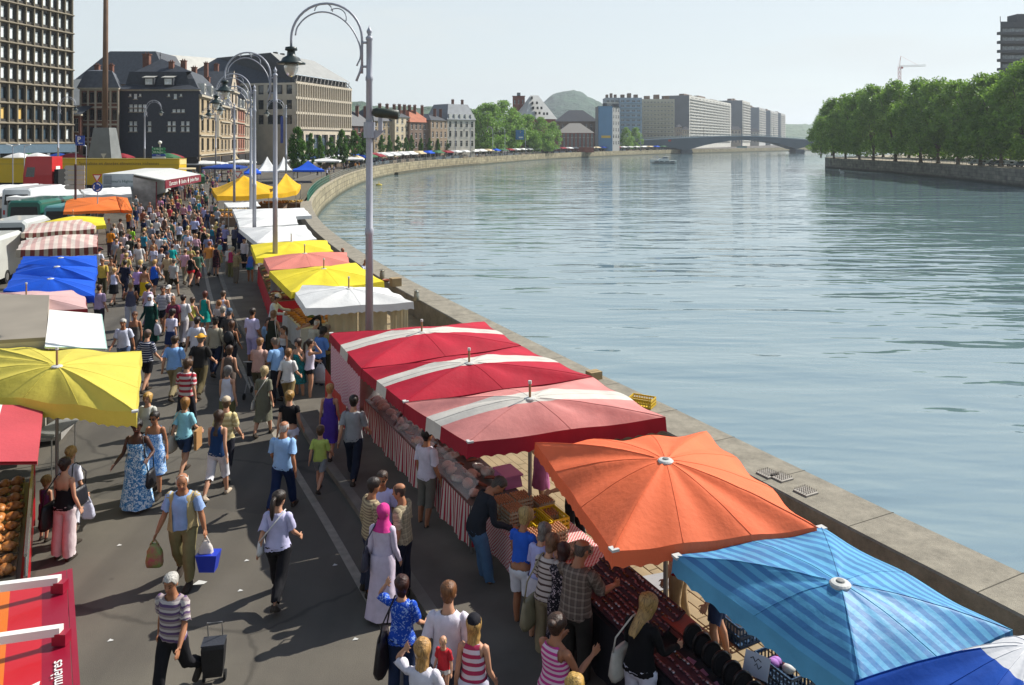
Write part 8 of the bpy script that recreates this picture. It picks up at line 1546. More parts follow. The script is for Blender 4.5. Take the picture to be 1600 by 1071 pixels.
  V, F, W, Rr = shell(B, bt); part(NM[bt], V, F, W, Rr, [fab(bm)], ck=bt)
 if tt != 'none':
  for piece in tt.split('+'):
   pk_ = piece; mm = tm.split('+')[tt.split('+').index(piece)]; V, F, W, Rr = shell(B, pk_)
   if pk_ == 'vest': V = V + 0
   part(NM.get(pk_, 'waistcoat'), V, F, W, Rr, [fab(mm)], ck=pk_)
 V, F, W, Rr = shell(B, 'shoes')
 if lod == 0:
  for sd_ in (-1, 1):
   ids = [f for f in F if V[f[0], 0] * sd_ > 0]; used = sorted({v for f in ids for v in f}); mp = {v: i for i, v in enumerate(used)}; u = np.array(used); part('shoe', V[u], [tuple(mp[v] for v in f) for f in ids], W[u], Rr[u], [fab(shoe)], ck='shoe%d' % sd_)
 else: part('shoes', V, F, W, Rr, [fab(shoe)], ck='shoes')
 Wh = np.zeros((1, len(BN))); Wh[0, BI['head']] = 1
 if hs_ != 'none':
  V, F = hair_data(hs_); part('headscarf' if hs_ == 'hijab' else 'hair', V, F, np.repeat(Wh, len(V), 0), V, [fab(hc) if hs_ == 'hijab' else hair_mat(hc)], ck='h' + hs_)
 if hat: st, hc2 = hat.split(':'); V, F = hair_data(st, True); part('hat' if st == 'hat' else 'cap', V, F, np.repeat(Wh, len(V), 0), V, [fab(hc2)], ck='w' + st)
 if 'glasses' in lab and lod == 0:
  g = MB()
  for sd_ in (-1, 1): g.box((sd_ * .034, .104, 1.64), (.05, .008, .03)); g.box((sd_ * .07, .05, 1.645), (.004, .1, .006))
  V = np.array(g.v); part('glasses', V, g.f, np.repeat(Wh, len(V), 0), V, [EYE], ck='glasses', smooth=False)
 def joint(n, b): q = M[b] @ np.append(B.J[n], 1); v = Vector(q[:3]); v = Vector((v.x * fs[0], v.y * fs[1], v.z * fs[2])); return Matrix.Rotation(-R(hd), 3, 'Z') @ v + Vector(t.location)
 t2 = dict(obj=t, lh=joint('hdL', 'haL'), rh=joint('hdR', 'haR'), ls=joint('shL', 'spine'), rs=joint('shR', 'spine'), fwd=Vector((math.sin(R(hd)), math.cos(R(hd)), 0)), right=Vector((math.cos(R(hd)), -math.sin(R(hd)), 0)), base=Vector(t.location), s=s); return t2
# ---- things people carry
def shoulder_bag(p, side, c, lab, size=1.0, cross=False, low=.82):
 s = 1 if side == 'R' else -1; r = p['right']; f = p['fwd']; b0 = p['base']; k = p['s']; c0 = b0 + r * s * .25 * k - f * .06 + Vector((0, 0, low * k)); t = thing('shoulder_bag', lab, 'bag', c0, 0); m_ = pm('bag_' + c, c, .45, .15, 6, .3, 30); b = MB(); w_, d_, h_ = .19 * size, .07 * size, .2 * size; n = 10; rs = []
 for i in range(6):
  u = i / 5; ww = w_ * (1 - .25 * u ** 2) * (1 if i else .8); dd = d_ * (1 - .6 * u) * (1 if i else .7); rs.append([c0 + f * math.copysign(abs(math.cos(2 * math.pi * j / n)) ** .7, math.cos(2 * math.pi * j / n)) * ww + r * s * math.copysign(abs(math.sin(2 * math.pi * j / n)) ** .7, math.sin(2 * math.pi * j / n)) * dd + Vector((0, 0, -h_ + 1.6 * h_ * u)) for j in range(n)])
 b.rings(rs); b.build('bag_body', m_, t, True); b = MB(); top = (p['ls'] if cross == (s > 0) else p['rs']) + Vector((0, 0, .075 * k)); top = (p['rs'] if s > 0 else p['ls']) + Vector((0, 0, .07 * k)) - r * s * .045 if not cross else (p['ls'] if s > 0 else p['rs']) + Vector((0, 0, .07 * k)) + r * s * .06
 for q in (-1, 1):
  e = c0 + f * q * w_ * .7 + Vector((0, 0, h_ * .55)); mid = e.lerp(top, .5) + f * q * .115 * k + (r * s * .03 if not cross else Vector()); b.tube([e, mid, top + f * q * .05, top + f * q * .0 + Vector((0, 0, .008))], .011, 5)
 b.build('strap', m_, t, True); return t
def carrier_bag(pt, c, lab, h=.34, w_=.16, mat=None):
 t = thing('carrier_bag', lab, 'bag', pt - Vector((0, 0, h + .1)), 0); m_ = mat or pm('plastic_' + c, c, .4, .12, 7, .6, 18, trans=.2, bdist=.03); b = MB(); n = 14; rs = []
 for i in range(7):
  u = i / 6; ww = w_ * (.8 if i == 0 else 1.0) * (1 - .3 * u - .35 * max(0, u - .65) / .35); rs.append([pt + Vector((math.copysign(abs(math.cos(2 * math.pi * j / n)) ** .6, math.cos(2 * math.pi * j / n)) * ww * (1 + .16 * noise.noise(Vector((j * .9, i * .8, pt.x)))), math.copysign(abs(math.sin(2 * math.pi * j / n)) ** .6, math.sin(2 * math.pi * j / n)) * ww * .5 * (1 + .16 * noise.noise(Vector((j * .7, i, pt.y)))), -h - .08 + h * u)) for j in range(n)])
 b.rings(rs); b.build('bag_body', m_, t, True); b = MB()
 for q in (-1, 1): b.tube([pt + Vector((q * w_ * .4, 0, -.1)), pt + Vector((q * .02, 0, -.03)), pt + Vector((0, 0, .01))], [.02, .012, .01], 6)
 b.build('handle', m_, t, True); return t
# ---------------------------------------------------------------- who stands where (head position in the photograph, heading: 0 = walking away, 180 = towards the camera)
CN = [('white', 'd8d8d8'), ('pale grey', 'a8a8a4'), ('grey', '7a7a78'), ('dark grey', '44444a'), ('black', '17171a'), ('navy', '1c2848'), ('blue', '2458b8'), ('light blue', '8fb0dc'), ('turquoise', '1fa0b8'), ('teal', '1c7f7a'), ('green', '3c6a3c'), ('lime', '9cc040'), ('olive', '5c5838'), ('khaki', '8f8058'), ('beige', 'b8a888'), ('cream', 'cfc4a4'), ('yellow', 'd0b830'), ('orange', 'd07a2c'), ('salmon', 'c98a78'), ('pink', 'd090a8'), ('magenta', 'b0285c'), ('red', 'b0202c'), ('maroon', '6c2030'), ('purple', '4c3088'), ('lilac', 'b8a8d0'), ('brown', '5a4030'), ('tan', '9a7a58')]
CNR = [(n_, tuple(int(h[i:i + 2], 16) for i in (0, 2, 4))) for n_, h in CN]
def cname(h): c = tuple(int(h[i:i + 2], 16) for i in (0, 2, 4)); return min(CNR, key=lambda q: sum((a - b) ** 2 for a, b in zip(q[1], c)))[0]
def mname(m):
 p, _, c = m.partition(':')
 if not c: return cname(p)
 cs = [cname(x) for x in c.split('/')][:2]; return {'s': 'striped ', 'p': 'checked ', 'f': 'floral ', 'c': 'checked '}[p[0]] + (cs[0] if cs[0] == cs[1] else ' and '.join(cs))
TN = {'tee': 'shirt', 'long': 'long sleeved shirt', 'tank': 'sleeveless top', 'strapless': 'strapless top', 'tunic': 'tunic', 'none': '', 'crop': 'top'}; HN = {'curly': 'curly', 'bald': 'balding', 'bob': 'bobbed', 'long': 'long', 'pony': 'ponytailed', 'bun': 'pinned up', 'short': 'short'}
def zone(px, Y):
 if Y < 16: return 'near the foreground'
 if Y < 24: return 'in the near street'
 if Y < 33: return 'level with the bread counter'
 if Y < 44: return 'beside the blue canopies' if px < 230 else 'by the red counter' if px > 345 else 'in the middle of the street'
 if Y < 60: return 'beside the striped canopies' if px < 205 else 'by the white canopies' if px > 325 else 'before the yellow tents'
 if Y < 84: return 'by the food trailer' if px < 262 else 'beside the big yellow tent'
 return 'far back in the crowd'
LABS = {}; PEOPLE = []
def P(px, py, hd, spec, note=None, h=None, pos=None):
 tk = spec.split(); tt, tm = tk[1].split('=', 1); bt, bm = tk[2].split('=', 1); hs_, hc = tk[3].split('=', 1); Y = pos.y if pos is not None else 6775.0 / (py - HY)
 if bt in ('dress', 'maxi') and tm == bm: lab = 'person in a %s %sdress' % (mname(bm), 'long ' if bt == 'maxi' else '')
 else: lab = 'person in %s %s and %s %s' % (mname(tm.split('+')[0]), 'shirt under a vest' if 'vest' in tt else TN.get(tt.split('+')[0], 'top'), mname(bm), {'capri': 'cropped trousers', 'brief': 'shorts', 'mini': 'short skirt', 'wide': 'wide trousers', 'maxi': 'long skirt', 'dress': 'skirt'}.get(bt, bt))
 ex = note if note else zone(px, Y)
 full = lab + ' ' + ex
 if full in LABS: full = lab + (', back turned, ' if abs(hd) < 60 else ', seen from the front, ' if abs(hd) > 120 else ', seen side on, ') + ex
 if full in LABS: full = lab + ' with %s %s hair ' % (cname(hc), HN.get(hs_, '')) + ex
 full = ' '.join(full.split()[:16]); LABS[full] = LABS.get(full, 0) + 1
 r = person(px, py, hd, spec, full, h, pos); r['obj']['group'] = 'people strolling through the market'; PEOPLE.append((px, py, r)); return r
# --- foreground
a = P(270, 892, 188, 'm tee=st11:5f4a6c/b8b0ac/8c7f80 trousers=1c1c20 short=a8a49c walk2 skin=1', 'with white hair pulling a black trolley', 1.68)
b_ = a['base'] + a['right'] * -.32 - a['fwd'] * .42; t = thing('shopping_trolley', 'black two wheeled shopping trolley behind the white haired striped shirt', 'trolley', (b_.x, b_.y, 0), R(10)); t.scale = (.76, .76, .8); g = MB(); g.rings([[(x * w_, y * dd + .04 * z, z) for x, y in ((-1, -1), (1, -1), (1, 1), (-1, 1))] for z, w_, dd in ((.16, .15, .1), (.3, .17, .12), (.62, .19, .14), (.66, .18, .13))]); g.build('bag_body', pm('trolley_black', '17181c', .5, .2, 6, .3), t, local=True); g = MB(); g.rings([[(x * .19, y * .14 + .03, z) for x, y in ((-1, -1), (1, -1), (1, 1), (-1, 1))] for z in (.665, .69)]); g.build('lid', pm('trolley_lid', '2c2e34', .5, .1), t, local=True)
g = MB(); g.tube([(-.12, .16, .1), (-.12, .18, .7), (-.12, .1, .95), (.12, .1, .95), (.12, .18, .7), (.12, .16, .1)], .012, 6); g.build('frame', M_POLE, t, local=True)
for s in (-1, 1): g = MB(); g.tube([(s * .17 - .02, .1, .08), (s * .17 + .02, .1, .08)], .08, 14); g.build('wheel', M_TYRE, t, local=True)
a = P(286, 738, 176, 'm tee+vest=8fa8d4+a8966c trousers=7d7450 bald=c4bcb0 carry skin=1 fat=1.14', 'carrying two shopping bags', 1.78)
carrier_bag(a['rh'], 'a04a5a', 'colourful printed carrier bag in the right hand of the beige vest', .36, .15, pm('printed_bag', 'a8485a', .4, .5, 9, .3, c2=hexc('6a9a4a'))); carrier_bag(a['lh'] + Vector((0, 0, -.02)), 'd8cfc8', 'pale plastic bag held with the blue box', .26, .13)
q = a['lh'] + Vector((.04, 0, -.42)); t = thing('blue_box', 'bright blue open box carried by the person in the beige vest', 'box', (q.x, q.y, q.z - .14)); g = MB(); g.rings([[(q.x + x * w_, q.y + y * w_ * .7, q.z + z) for x, y in ((-1, -1), (1, -1), (1, 1), (-1, 1))] for z, w_ in ((-.14, .12), (.14, .17))]); g.build('box_body', pm('box_blue', '1c34a8', .4, .08), t)
a = P(434, 766, 4, 'w tee=b4b2d0 trousers=16161a pony=2a2018 walk fat=1.1', 'with a long dark ponytail and white strap', 1.7); shoulder_bag(a, 'L', 'c9c8c4', 'white cross strap bag of the ponytailed person in lilac', .7, True, .95)
P(340, 642, 2, 'w tank=1c3a64 capri=d0d0d4 long=3c2a1e walk2 shoe=b8a894', 'strolling in flip flops', 1.72); P(353, 622, 6, 'm tee=st9:c9bd90/b0a070 trousers=22242c short=5a4630 stroll hat=cap:b8a890', 'in a beige cap', 1.72)
a = P(288, 620, 5, 'w tee=8fc8d4 shorts=2c3c58 bob=8a6030 walk', 'with a cream handbag', 1.66); shoulder_bag(a, 'L', 'b8ac98', 'cream handbag of the person in the aqua shirt', 1.1); g = MB(); q = a['base'] + a['right'] * .3; g.box((q.x, q.y, .78), (.06, .3, .4)); tag(g.build('paper_bag', pm('kraft', 'a0784a', .8, .1)), 'brown paper bag beside the person in the aqua shirt', 'bag')
P(231, 615, 186, 'w tee=b4b4ac trousers=2c2c34 bob=b08a4a stand', 'with blond hair beside the yellow umbrella', 1.64); P(243, 644, 184, 'w tank=flor:5a8cc8/b8cce4 dress=flor:5a8cc8/b8cce4 short=1c1612 stroll skin=1', 'with sunglasses', 1.68)
a = P(214, 658, 178, 'w tank=flor:3a78b0/9cc0dc/d0dce4 maxi=flor:3a78b0/9cc0dc/d0dce4 bun=171210 hips skin=2 fat=1.14', 'with one hand on the waist', 1.7); shoulder_bag(a, 'L', '1a1a1e', 'black handbag of the person in the long blue floral dress', 1.0, False, .62)
a = P(110, 700, 10, 'w tunic=d0d0dc capri=d4d4dc bun=9a7a48 stand', 'by the rotisserie', 1.68); shoulder_bag(a, 'R', '1c1c22', 'black shoulder bag on the white tunic by the rotisserie', 1.0, False, .95); carrier_bag(a['rh'], 'c4c4d4', 'white carrier bag beside the white tunic by the rotisserie', .3, .12)
a = P(101, 717, 6, 'w strapless=131316 wide=cdbcbc bun=2c1c14 stand', 'waiting by the rotisserie', 1.7); shoulder_bag(a, 'L', '131316', 'large black bag of the person in the strapless top', 1.25)
P(72, 745, 12, 'g tank=7a4a78 mini=6c4a70 curly=94723c stand', 'a small child by the rotisserie', 1.12)
P(442, 658, 3, 'm tee=8fb4dc trousers=16284c bald=b8b0a8 walk2 fat=1.06 skin=1', 'balding, in mid street', 1.74); P(500, 665, 8, 'b tee=a8b85c shorts=7a7e80 short=4a3420 walk', 'a boy', 1.34); P(515, 601, 4, 'w tank=4c3490 dress=4c3490 short=a8804c stroll', 'with short blond hair', 1.68); P(552, 617, 6, 'm tee=8c8e90 trousers=1c2434 short=241a14 walk', 'beside the purple dress', 1.82)
a = P(412, 573, 3, 'w tee=6c6c5c skirt=6c6c5c bob=b09a70 stroll2', 'with a white cross strap', 1.66); shoulder_bag(a, 'L', 'c4c0b4', 'white cross strap bag of the person in olive grey', .6, True); P(452, 612, 2, 'w crop=141416 brief=c8c8d4 bun=94723c stroll fat=1.08', 'with blond pinned hair', 1.7); P(450, 543, 6, 'w tee=d0d0cc trousers=8a7850 short=7a5430 walk', 'with short auburn hair', 1.7)
P(433, 529, -55, 'm tee=8cb4e0 trousers=22242c short=6a5a4c look skin=1', 'with sunglasses', 1.72); a = P(404, 529, 8, 'm tee=b89488 shorts=4c4838 short=7a5838 push', 'pushing a pram', 1.76)
q = a['base'] + a['fwd'] * .55 - a['right'] * .35; t = thing('pushchair', 'black folding pushchair in front of the person in dusty pink', 'pushchair', (q.x, q.y, 0)); g = MB(); g.rings([[(x * .2, y, z) for x in (-1, 1)] + [(x * .2, y + .04, z + .02) for x in (1, -1)] for y, z in ((-.15, 1.0), (-.1, .6), (.2, .5), (.32, .75))]); g.build('seat', M_BLKC, t, local=True); g = MB()
for s in (-.22, .22): g.tube([(s, -.35, 1.05), (s, 0, .55), (s, .35, .1)], .013, 6); g.tube([(s, .1, .6), (s, -.3, .1)], .013, 6)
g.tube([(-.22, -.35, 1.05), (.22, -.35, 1.05)], .015, 6); g.build('frame', M_POLE, t, local=True)
for s in (-.22, .22):
 for y in (-.3, .35): g = MB(); g.tube([(s - .02, y, .09), (s + .02, y, .09)], .09, 12); g.build('wheel', M_TYRE, t, local=True)
P(358, 541, 4, 'w tank=5c5048 dress=5c5048 bob=3c281a stroll'); P(355, 573, 2, 'w tank=c8c8d4 shorts=6c6c48 bob=6c6864 stroll2'); P(313, 522, 2, 'm tee=2c2a28 trousers=5c5238 short=6c645c walk hat=hat:c99a3c fat=1.1', 'in a yellow straw hat', 1.74); P(291, 562, 5, 'm tee=st8:a83440/c8bcb8 trousers=2c2c34 curly=4c3420 walk2', 'with tousled hair', 1.76); P(272, 524, 3, 'm tee=84aee0 trousers=8c7f60 short=382818 walk fat=1.08'); P(229, 516, 8, 'm tee=st16:1c2440/1c2440/b8b8bc shorts=131318 short=4a3a2c walk hat=cap:6c5c54'); P(193, 497, 172, 'm tee=c4c8d8 trousers=4c5c78 short=aaa69e walk skin=1', 'with a white beard', 1.74); P(211, 487, 182, 'w strapless=54504c skirt=54504c short=5c3c24 stroll skin=1')
a = P(235, 461, 186, 'w long=123c34 maxi=123c34 hijab=d0d0d4 stroll fat=1.12', 'wearing a white headscarf', 1.66); carrier_bag(a['lh'], 'c8c8d0', 'white carrier bag of the person in the white headscarf', .4, .17)
P(268, 483, 6, 'w tee=c8c4d4 mini=24345c curly=201612 walk2'); P(307, 495, 4, 'm tee=ccccd4 trousers=c0b8b8 short=241a14 walk'); P(336, 498, 5, 'm long=9c9480 trousers=1c2438 short=2c2218 stroll hat=cap:1c1c1c'); a = P(361, 502, 2, 'w tank=16161a capri=2c2c34 long=4a2e1c stroll skin=1'); q = a['base'] - a['fwd'] * .2; g = MB(); g.ball((q.x, q.y, 1.2), (.16, .1, .2), 10, 7); tag(g.build('backpack', pm('backpack_black', '1a1c20', .6, .2), smooth=True), 'black and teal backpack on the long haired person', 'backpack')
P(394, 483, 20, 'm tee=c4bcd8 capri=b0a8d0 short=2c2018 stand skin=1', 'leaning towards the bread stall', 1.84); P(413, 496, 70, 'b tee=9cbcd8 shorts=4c5468 short=3c2818 look skin=1', 'a boy at the bread stall', 1.5); a = P(425, 487, 8, 'w tank=2c3024 dress=2c3024 bob=7a5838 look', 'at the bread stall', 1.74); shoulder_bag(a, 'R', 'c8c4bc', 'white shoulder bag at the bread stall', .9); P(443, 510, -150, 'g tank=c8c8c8 mini=3c3c44 pony=3a281c stand', 'a child below the bread counter', 1.35)
a = P(467, 530, -170, 'w tank=flor:1c8088/2c5c58 dress=flor:1c8088/2c5c58 bob=2a1a14 hold', 'holding a white bag', 1.66); carrier_bag(a['rh'], 'd0d0d8', 'white carrier bag held by the person in the teal dress', .26, .13); a = P(484, 531, 62, 'w tank=c8c0d0 brief=1c1c20 pony=2a1c14 raise', 'shading the eyes', 1.66); carrier_bag(a['lh'], 'b8b8bc', 'large pale plastic bag standing beside the raised arm', .5, .2)
P(500, 512, 30, 'm tee=5c84c4 trousers=2c3040 curly=14100e look skin=2', 'at the bread counter end', 1.74); P(490, 500, 30, 'm tee=b8b4a4 trousers=5c5850 bald=c4bcb0 look', 'grey haired at the bread counter end', 1.74); P(512, 508, 20, 'm tee=a08c58 trousers=4c4434 short=8c7c6c stand', 'beside the gingham sheet', 1.7); P(426, 460, 85, 'm long=d0d0cc trousers=c8c8c4 short=2c2018 reach hat=beret:d0d0d0 skin=1', 'in a white cap reaching over the breads', 1.78); P(498, 478, -95, 'm tee=1a1a1c trousers=1a1a1c short=1c1410 reach', 'serving behind the bread counter', 1.8)
# --- middle of the street
P(320, 456, 6, 'w tank=149088 mini=149088 bob=54281c stand'); P(348, 455, 4, 'm tank=b8c0d8 shorts=5c6474 short=4a3a2c stroll'); P(342, 469, 6, 'b tee=b8aca4 shorts=5c5c5c short=8a5c34 stroll', None, 1.5); P(348, 480, 3, 'm tee=1c1a1c trousers=2c2c30 short=8c8478 stand'); P(358, 483, 2, 'm tee=3c3a38 trousers=2c2c34 short=5c5c60 stroll hat=cap:4c5c6c'); P(300, 463, 8, 'w tank=a8a850 wide=c4b8bc short=3c2a1c walk'); P(286, 461, 3, 'm tee=c8c4c4 trousers=b8b0b0 short=2a1c16 stroll'); P(271, 462, 190, 'm tee=7a3448 trousers=3c3c44 bald=6c5848 stroll skin=1'); P(255, 447, 184, 'm tee=st18:c8c0c0/c8c0c0/3c3850 shorts=24242c short=3c2a1c stroll skin=1'); P(264, 446, 176, 'w tee=c8c0b8 capri=8c8474 short=c4b8a4 stroll hat=cap:d0ccc4'); P(231, 444, 20, 'w tee=c8b0c0 trousers=7c5c7c curly=1c1412 stroll'); P(204, 443, -30, 'm tank=4c4c5c trousers=b8b8c0 short=8a6c48 hold skin=1')
P(155, 446, 8, 'm tee=b8a0b8 trousers=34343c short=4a3020 stand'); P(178, 418, 6, 'w tank=c0c0d8 mini=141418 bun=b89058 walk'); P(195, 407, 8, 'm tee=1c2034 trousers=1c2034 short=2c241c stroll'); P(215, 415, 4, 'w tee=b494c8 trousers=1c1c28 short=1c1418 stroll'); P(226, 416, 6, 'w strapless=b88a68 skirt=c8a414 short=1c1814 stroll hat=cap:1c1c20 skin=1'); P(241, 405, 5, 'm tank=1c58c0 shorts=1c2844 short=b08c50 walk'); P(219, 407, 6, 'w tee=8c7c6c capri=5c5c5c curly=c4a868 stroll'); P(271, 404, 10, 'm tee=a0a09c shorts=2c2a20 short=5c5448 walk2'); P(262, 394, 186, 'm tee=b8a07c trousers=5c5444 short=4c4438 stroll hat=cap:2c3048 skin=1')
a = P(298, 396, 4, 'w tank=141416 brief=c02028 bob=7a5434 walk'); carrier_bag(a['rh'], '7a1c2c', 'dark red carrier bag of the person in red shorts', .36, .15); P(309, 397, 6, 'b tee=c8c4c8 shorts=2c2c34 short=3a281c walk', None, 1.3); P(294, 378, 5, 'w tank=c4c4d8 mini=17171c bob=8a6038 stroll'); P(269, 382, -20, 'w tee=14a09c skirt=14a09c short=4c2418 stroll'); P(275, 373, 200, 'b tee=ccccd0 shorts=4c4c54 short=2c1c14 walk skin=1', None, 1.5); P(252, 388, 14, 'w tee=c8c4c4 trousers=b0acac bun=6c3c24 stroll'); P(240, 374, 182, 'w tank=b0683c skirt=8c4c38 bob=4a2c1c stroll skin=1'); P(238, 366, 172, 'm tee=b0b0b0 trousers=7c7468 bald=b09888 stroll'); P(248, 366, 6, 'm tee=c8c8cc trousers=3c4458 short=6c5438 stroll'); P(258, 356, 60, 'w tank=2c2024 dress=2c2024 short=4a3020 walk'); P(236, 350, 8, 'm tee=st14:3c4468/9c9ca0 trousers=3c3c44 short=8c7c60 stroll hat=cap:a89c80'); P(230, 337, 4, 'm long=a4a8a8 trousers=7c7060 short=b8b0a0 stroll'); P(216, 373, 5, 'w tee=1a181c wide=9c8898 bun=a05c34 stroll'); P(203, 368, 6, 'm tee=3c4038 trousers=2c2c2c short=1c1814 stroll'); P(206, 355, 8, 'w tee=84b830 capri=4c4c54 bob=2c1c14 stand'); P(193, 363, 12, 'm tee=c8b8bc trousers=5c4c4c short=4c3424 stand'); P(180, 370, 10, 'w tee=b8acd0 capri=8c8494 short=2c2018 look')
P(172, 357, 8, 'm tee=d08024 trousers=4c3a44 short=3c2c20 look'); P(170, 342, 4, 'm tee=b0a8a0 trousers=5c5c5c bald=a08070 stand'); P(178, 350, -20, 'm tee=bcb8b4 trousers=4c4c54 short=7c6444 stand'); P(188, 343, 6, 'w tee=a89c94 trousers=4c4c44 curly=3a2218 stand'); P(198, 393, 182, 'w tank=c4b4c4 capri=7c7484 bob=4c3424 stroll skin=1'); P(174, 402, 186, 'w tank=b8a490 skirt=8c7868 short=2c1c16 stroll skin=1'); P(160, 405, 176, 'm tee=c0a44c trousers=3c3828 short=7c5c44 stand skin=1'); P(153, 388, 10, 'm tee=c0c4d0 trousers=5c5c6c short=4c4038 look hat=hat:5c3040')
P(293, 353, 6, 'w tank=201c20 skirt=8c8898 long=b8a068 stroll'); P(304, 339, 4, 'm tee=a8acd0 shorts=24242c short=4c3c2c stroll fat=1.2'); P(316, 348, 8, 'w tee=b83c44 dress=17171c bun=8c6840 stroll'); P(312, 355, 4, 'w tank=16161a maxi=16161a bob=3a2a1e stroll'); P(336, 347, 10, 'w tee=b0a458 skirt=6c6444 long=a88c54 look'); P(342, 350, 14, 'w tank=2c1c3c skirt=2c1c3c bob=8c6c48 look'); P(347, 345, 16, 'm tee=b8c0d4 trousers=4c4c5c bald=c0b4a4 look'); P(351, 352, 20, 'm tee=8c88b4 trousers=2c2c44 short=241c18 look'); P(325, 366, 4, 'm tee=7c809c trousers=5c4c54 short=a09060 stroll'); P(327, 378, 6, 'm tee=d08a44 trousers=b0a894 short=7c4028 stroll fat=1.1'); a = P(338, 382, 5, 'w tank=flor:16161c/16161c/7a3440 dress=flor:16161c/16161c/7a3440 short=2c1410 stand'); P(343, 375, 40, 'w tee=7cb0b4 skirt=8c8858 bob=4a3020 stand'); P(343, 364, 10, 'w tee=2c1444 trousers=2c1c34 bob=381c18 look'); a = P(361, 386, 14, 'w tank=a02c54 trousers=6c6844 bob=a8987c look'); carrier_bag(a['lh'], 'd0d0d4', 'white carrier bag of the person in the magenta top', .4, .14); P(357, 384, 12, 'w tee=b8b4b0 trousers=7c7468 short=b8b4a8 look'); P(375, 357, 20, 'm tee=1c2048 trousers=1c1c2c short=241a14 look'); P(382, 372, 200, 'm long=c0b8bc trousers=24242c short=2c2420 stand hat=beret:1c2c64', 'a vendor in white with a navy cap', 1.78); P(390, 392, 8, 'w tank=4468b8 brief=0c8c94 short=4c3424 bend hat=cap:c8d030 skin=1'); P(369, 390, 30, 'm tee=plaid:7c6c4c/a08c64/5c4c3c trousers=6c6458 short=6c5c4c look'); P(366, 352, 24, 'm tee=4c4c60 trousers=2c2c34 short=5c4c40 look'); P(371, 343, 20, 'w tee=3c3c54 skirt=2c2c3c bob=2a1c14 look')
P(253, 333, 178, 'm tee=d0c8cc trousers=17171c bald=a07c68 walk skin=1 fat=1.1'); P(271, 331, 176, 'w long=1c1c1e trousers=6c84b0 bob=b09058 walk'); P(287, 319, 6, 'm tee=st9:a03048/c0a8ac trousers=17182c short=4c2c20 stroll fat=1.15'); P(296, 316, 4, 'w tank=9c70b0 shorts=b8b0b4 short=b89868 stroll'); P(309, 313, 8, 'm tee=1890b0 shorts=1c2440 short=9c9480 stroll fat=1.15'); P(320, 323, 6, 'm tee=9c9cc4 trousers=24304c short=201812 stroll'); P(332, 316, 10, 'w tee=b09ca4 trousers=4c3c44 short=3c2c24 stroll'); P(339, 325, 10, 'm tee=9ca0a8 trousers=4c5058 short=7c6c60 look'); P(251, 309, 184, 'm tee=d08cb0 trousers=2c2c38 short=6c4c38 stroll skin=1'); P(234, 316, 180, 'm tank=c8c4d8 trousers=34406c short=7c5444 stroll skin=1'); P(220, 318, 176, 'w tee=c4b4bc skirt=b0a0a8 bob=4a2c20 stroll'); P(212, 323, 150, 'm tee=202848 shorts=3c5c98 short=3c2418 stand'); P(201, 329, 20, 'm tee=d07c1c trousers=1c2848 short=3c2c20 stand'); P(224, 327, 8, 'm tee=8c5c48 trousers=4c3c30 short=2c1c16 stroll'); P(239, 327, 190, 'm tee=ccc8c4 trousers=2c3c58 short=2a1c14 stroll'); P(212, 306, 6, 'm tee=a8acac trousers=4c4c54 short=4c3424 stand'); P(228, 336, 12, 'm long=9ca4a8 trousers=8c8478 bald=b0a49c stroll'); P(258, 327, 6, 'w tee=b0a084 capri=7c7460 bob=b0a080 stroll'); P(262, 305, 182, 'w tank=b08c7c skirt=7c8ca0 short=4c3020 stroll'); P(272, 319, 8, 'm tee=4c3c3c trousers=2c2c30 bald=8c7468 stroll'); P(257, 338, 20, 'w tank=5c4840 skirt=5c4840 bob=4c3c30 stroll'); P(245, 341, 6, 'm tee=c8c4c0 trousers=2c2c38 short=4c4438 stroll')
# --- far crowd that thins out towards the food trailer and the tents
rq = random.Random(21); TOPS = ['c8c4c0', 'b83c44', '1c2848', '6c94c8', '9c8c74', 'c89cac', '17171c', 'b0a060', '4c6c5c', 'd08a44', '8c8c94', '7c3c5c', 'b8b8cc', '2c7c94']; BOTS = ['24242c', '4c5468', '8c8470', '17171c', 'b0a898', '3c3c34']; HC = ['2c1c14', '4c3424', '8c6840', 'b09458', 'a8a094', '1c1612']; used = [(r['base'].x, r['base'].y) for _, _, r in PEOPLE]; k = 0; tries = 0
while k < 62 and tries < 3000:
 tries += 1; py = rq.uniform(261, 312); f = (py - 261) / 51; px = rq.uniform(302 - 60 * f, 372 - 40 * f); Y = 6775 / (py - HY); x = (px - 800) * Y / FPX
 if any((x - a) ** 2 + (Y - b) ** 2 < .4 for a, b in used): continue
 used.append((x, Y)); sx = rq.choice('mwmw'); P(px, py, rq.choice((0, 8, -10, 180, 170, 20)), '%s %s=%s %s=%s %s=%s %s' % (sx, rq.choice(('tee', 'tee', 'tank', 'long')), rq.choice(TOPS), rq.choice(('trousers', 'shorts', 'capri') if sx == 'm' else ('trousers', 'skirt', 'capri')), rq.choice(BOTS), rq.choice(('short', 'short', 'bald') if sx == 'm' else ('bob', 'pony', 'long', 'bun')), rq.choice(HC), rq.choice(('stroll', 'stroll2', 'stand', 'walk')))); k += 1
k = 0; tries = 0
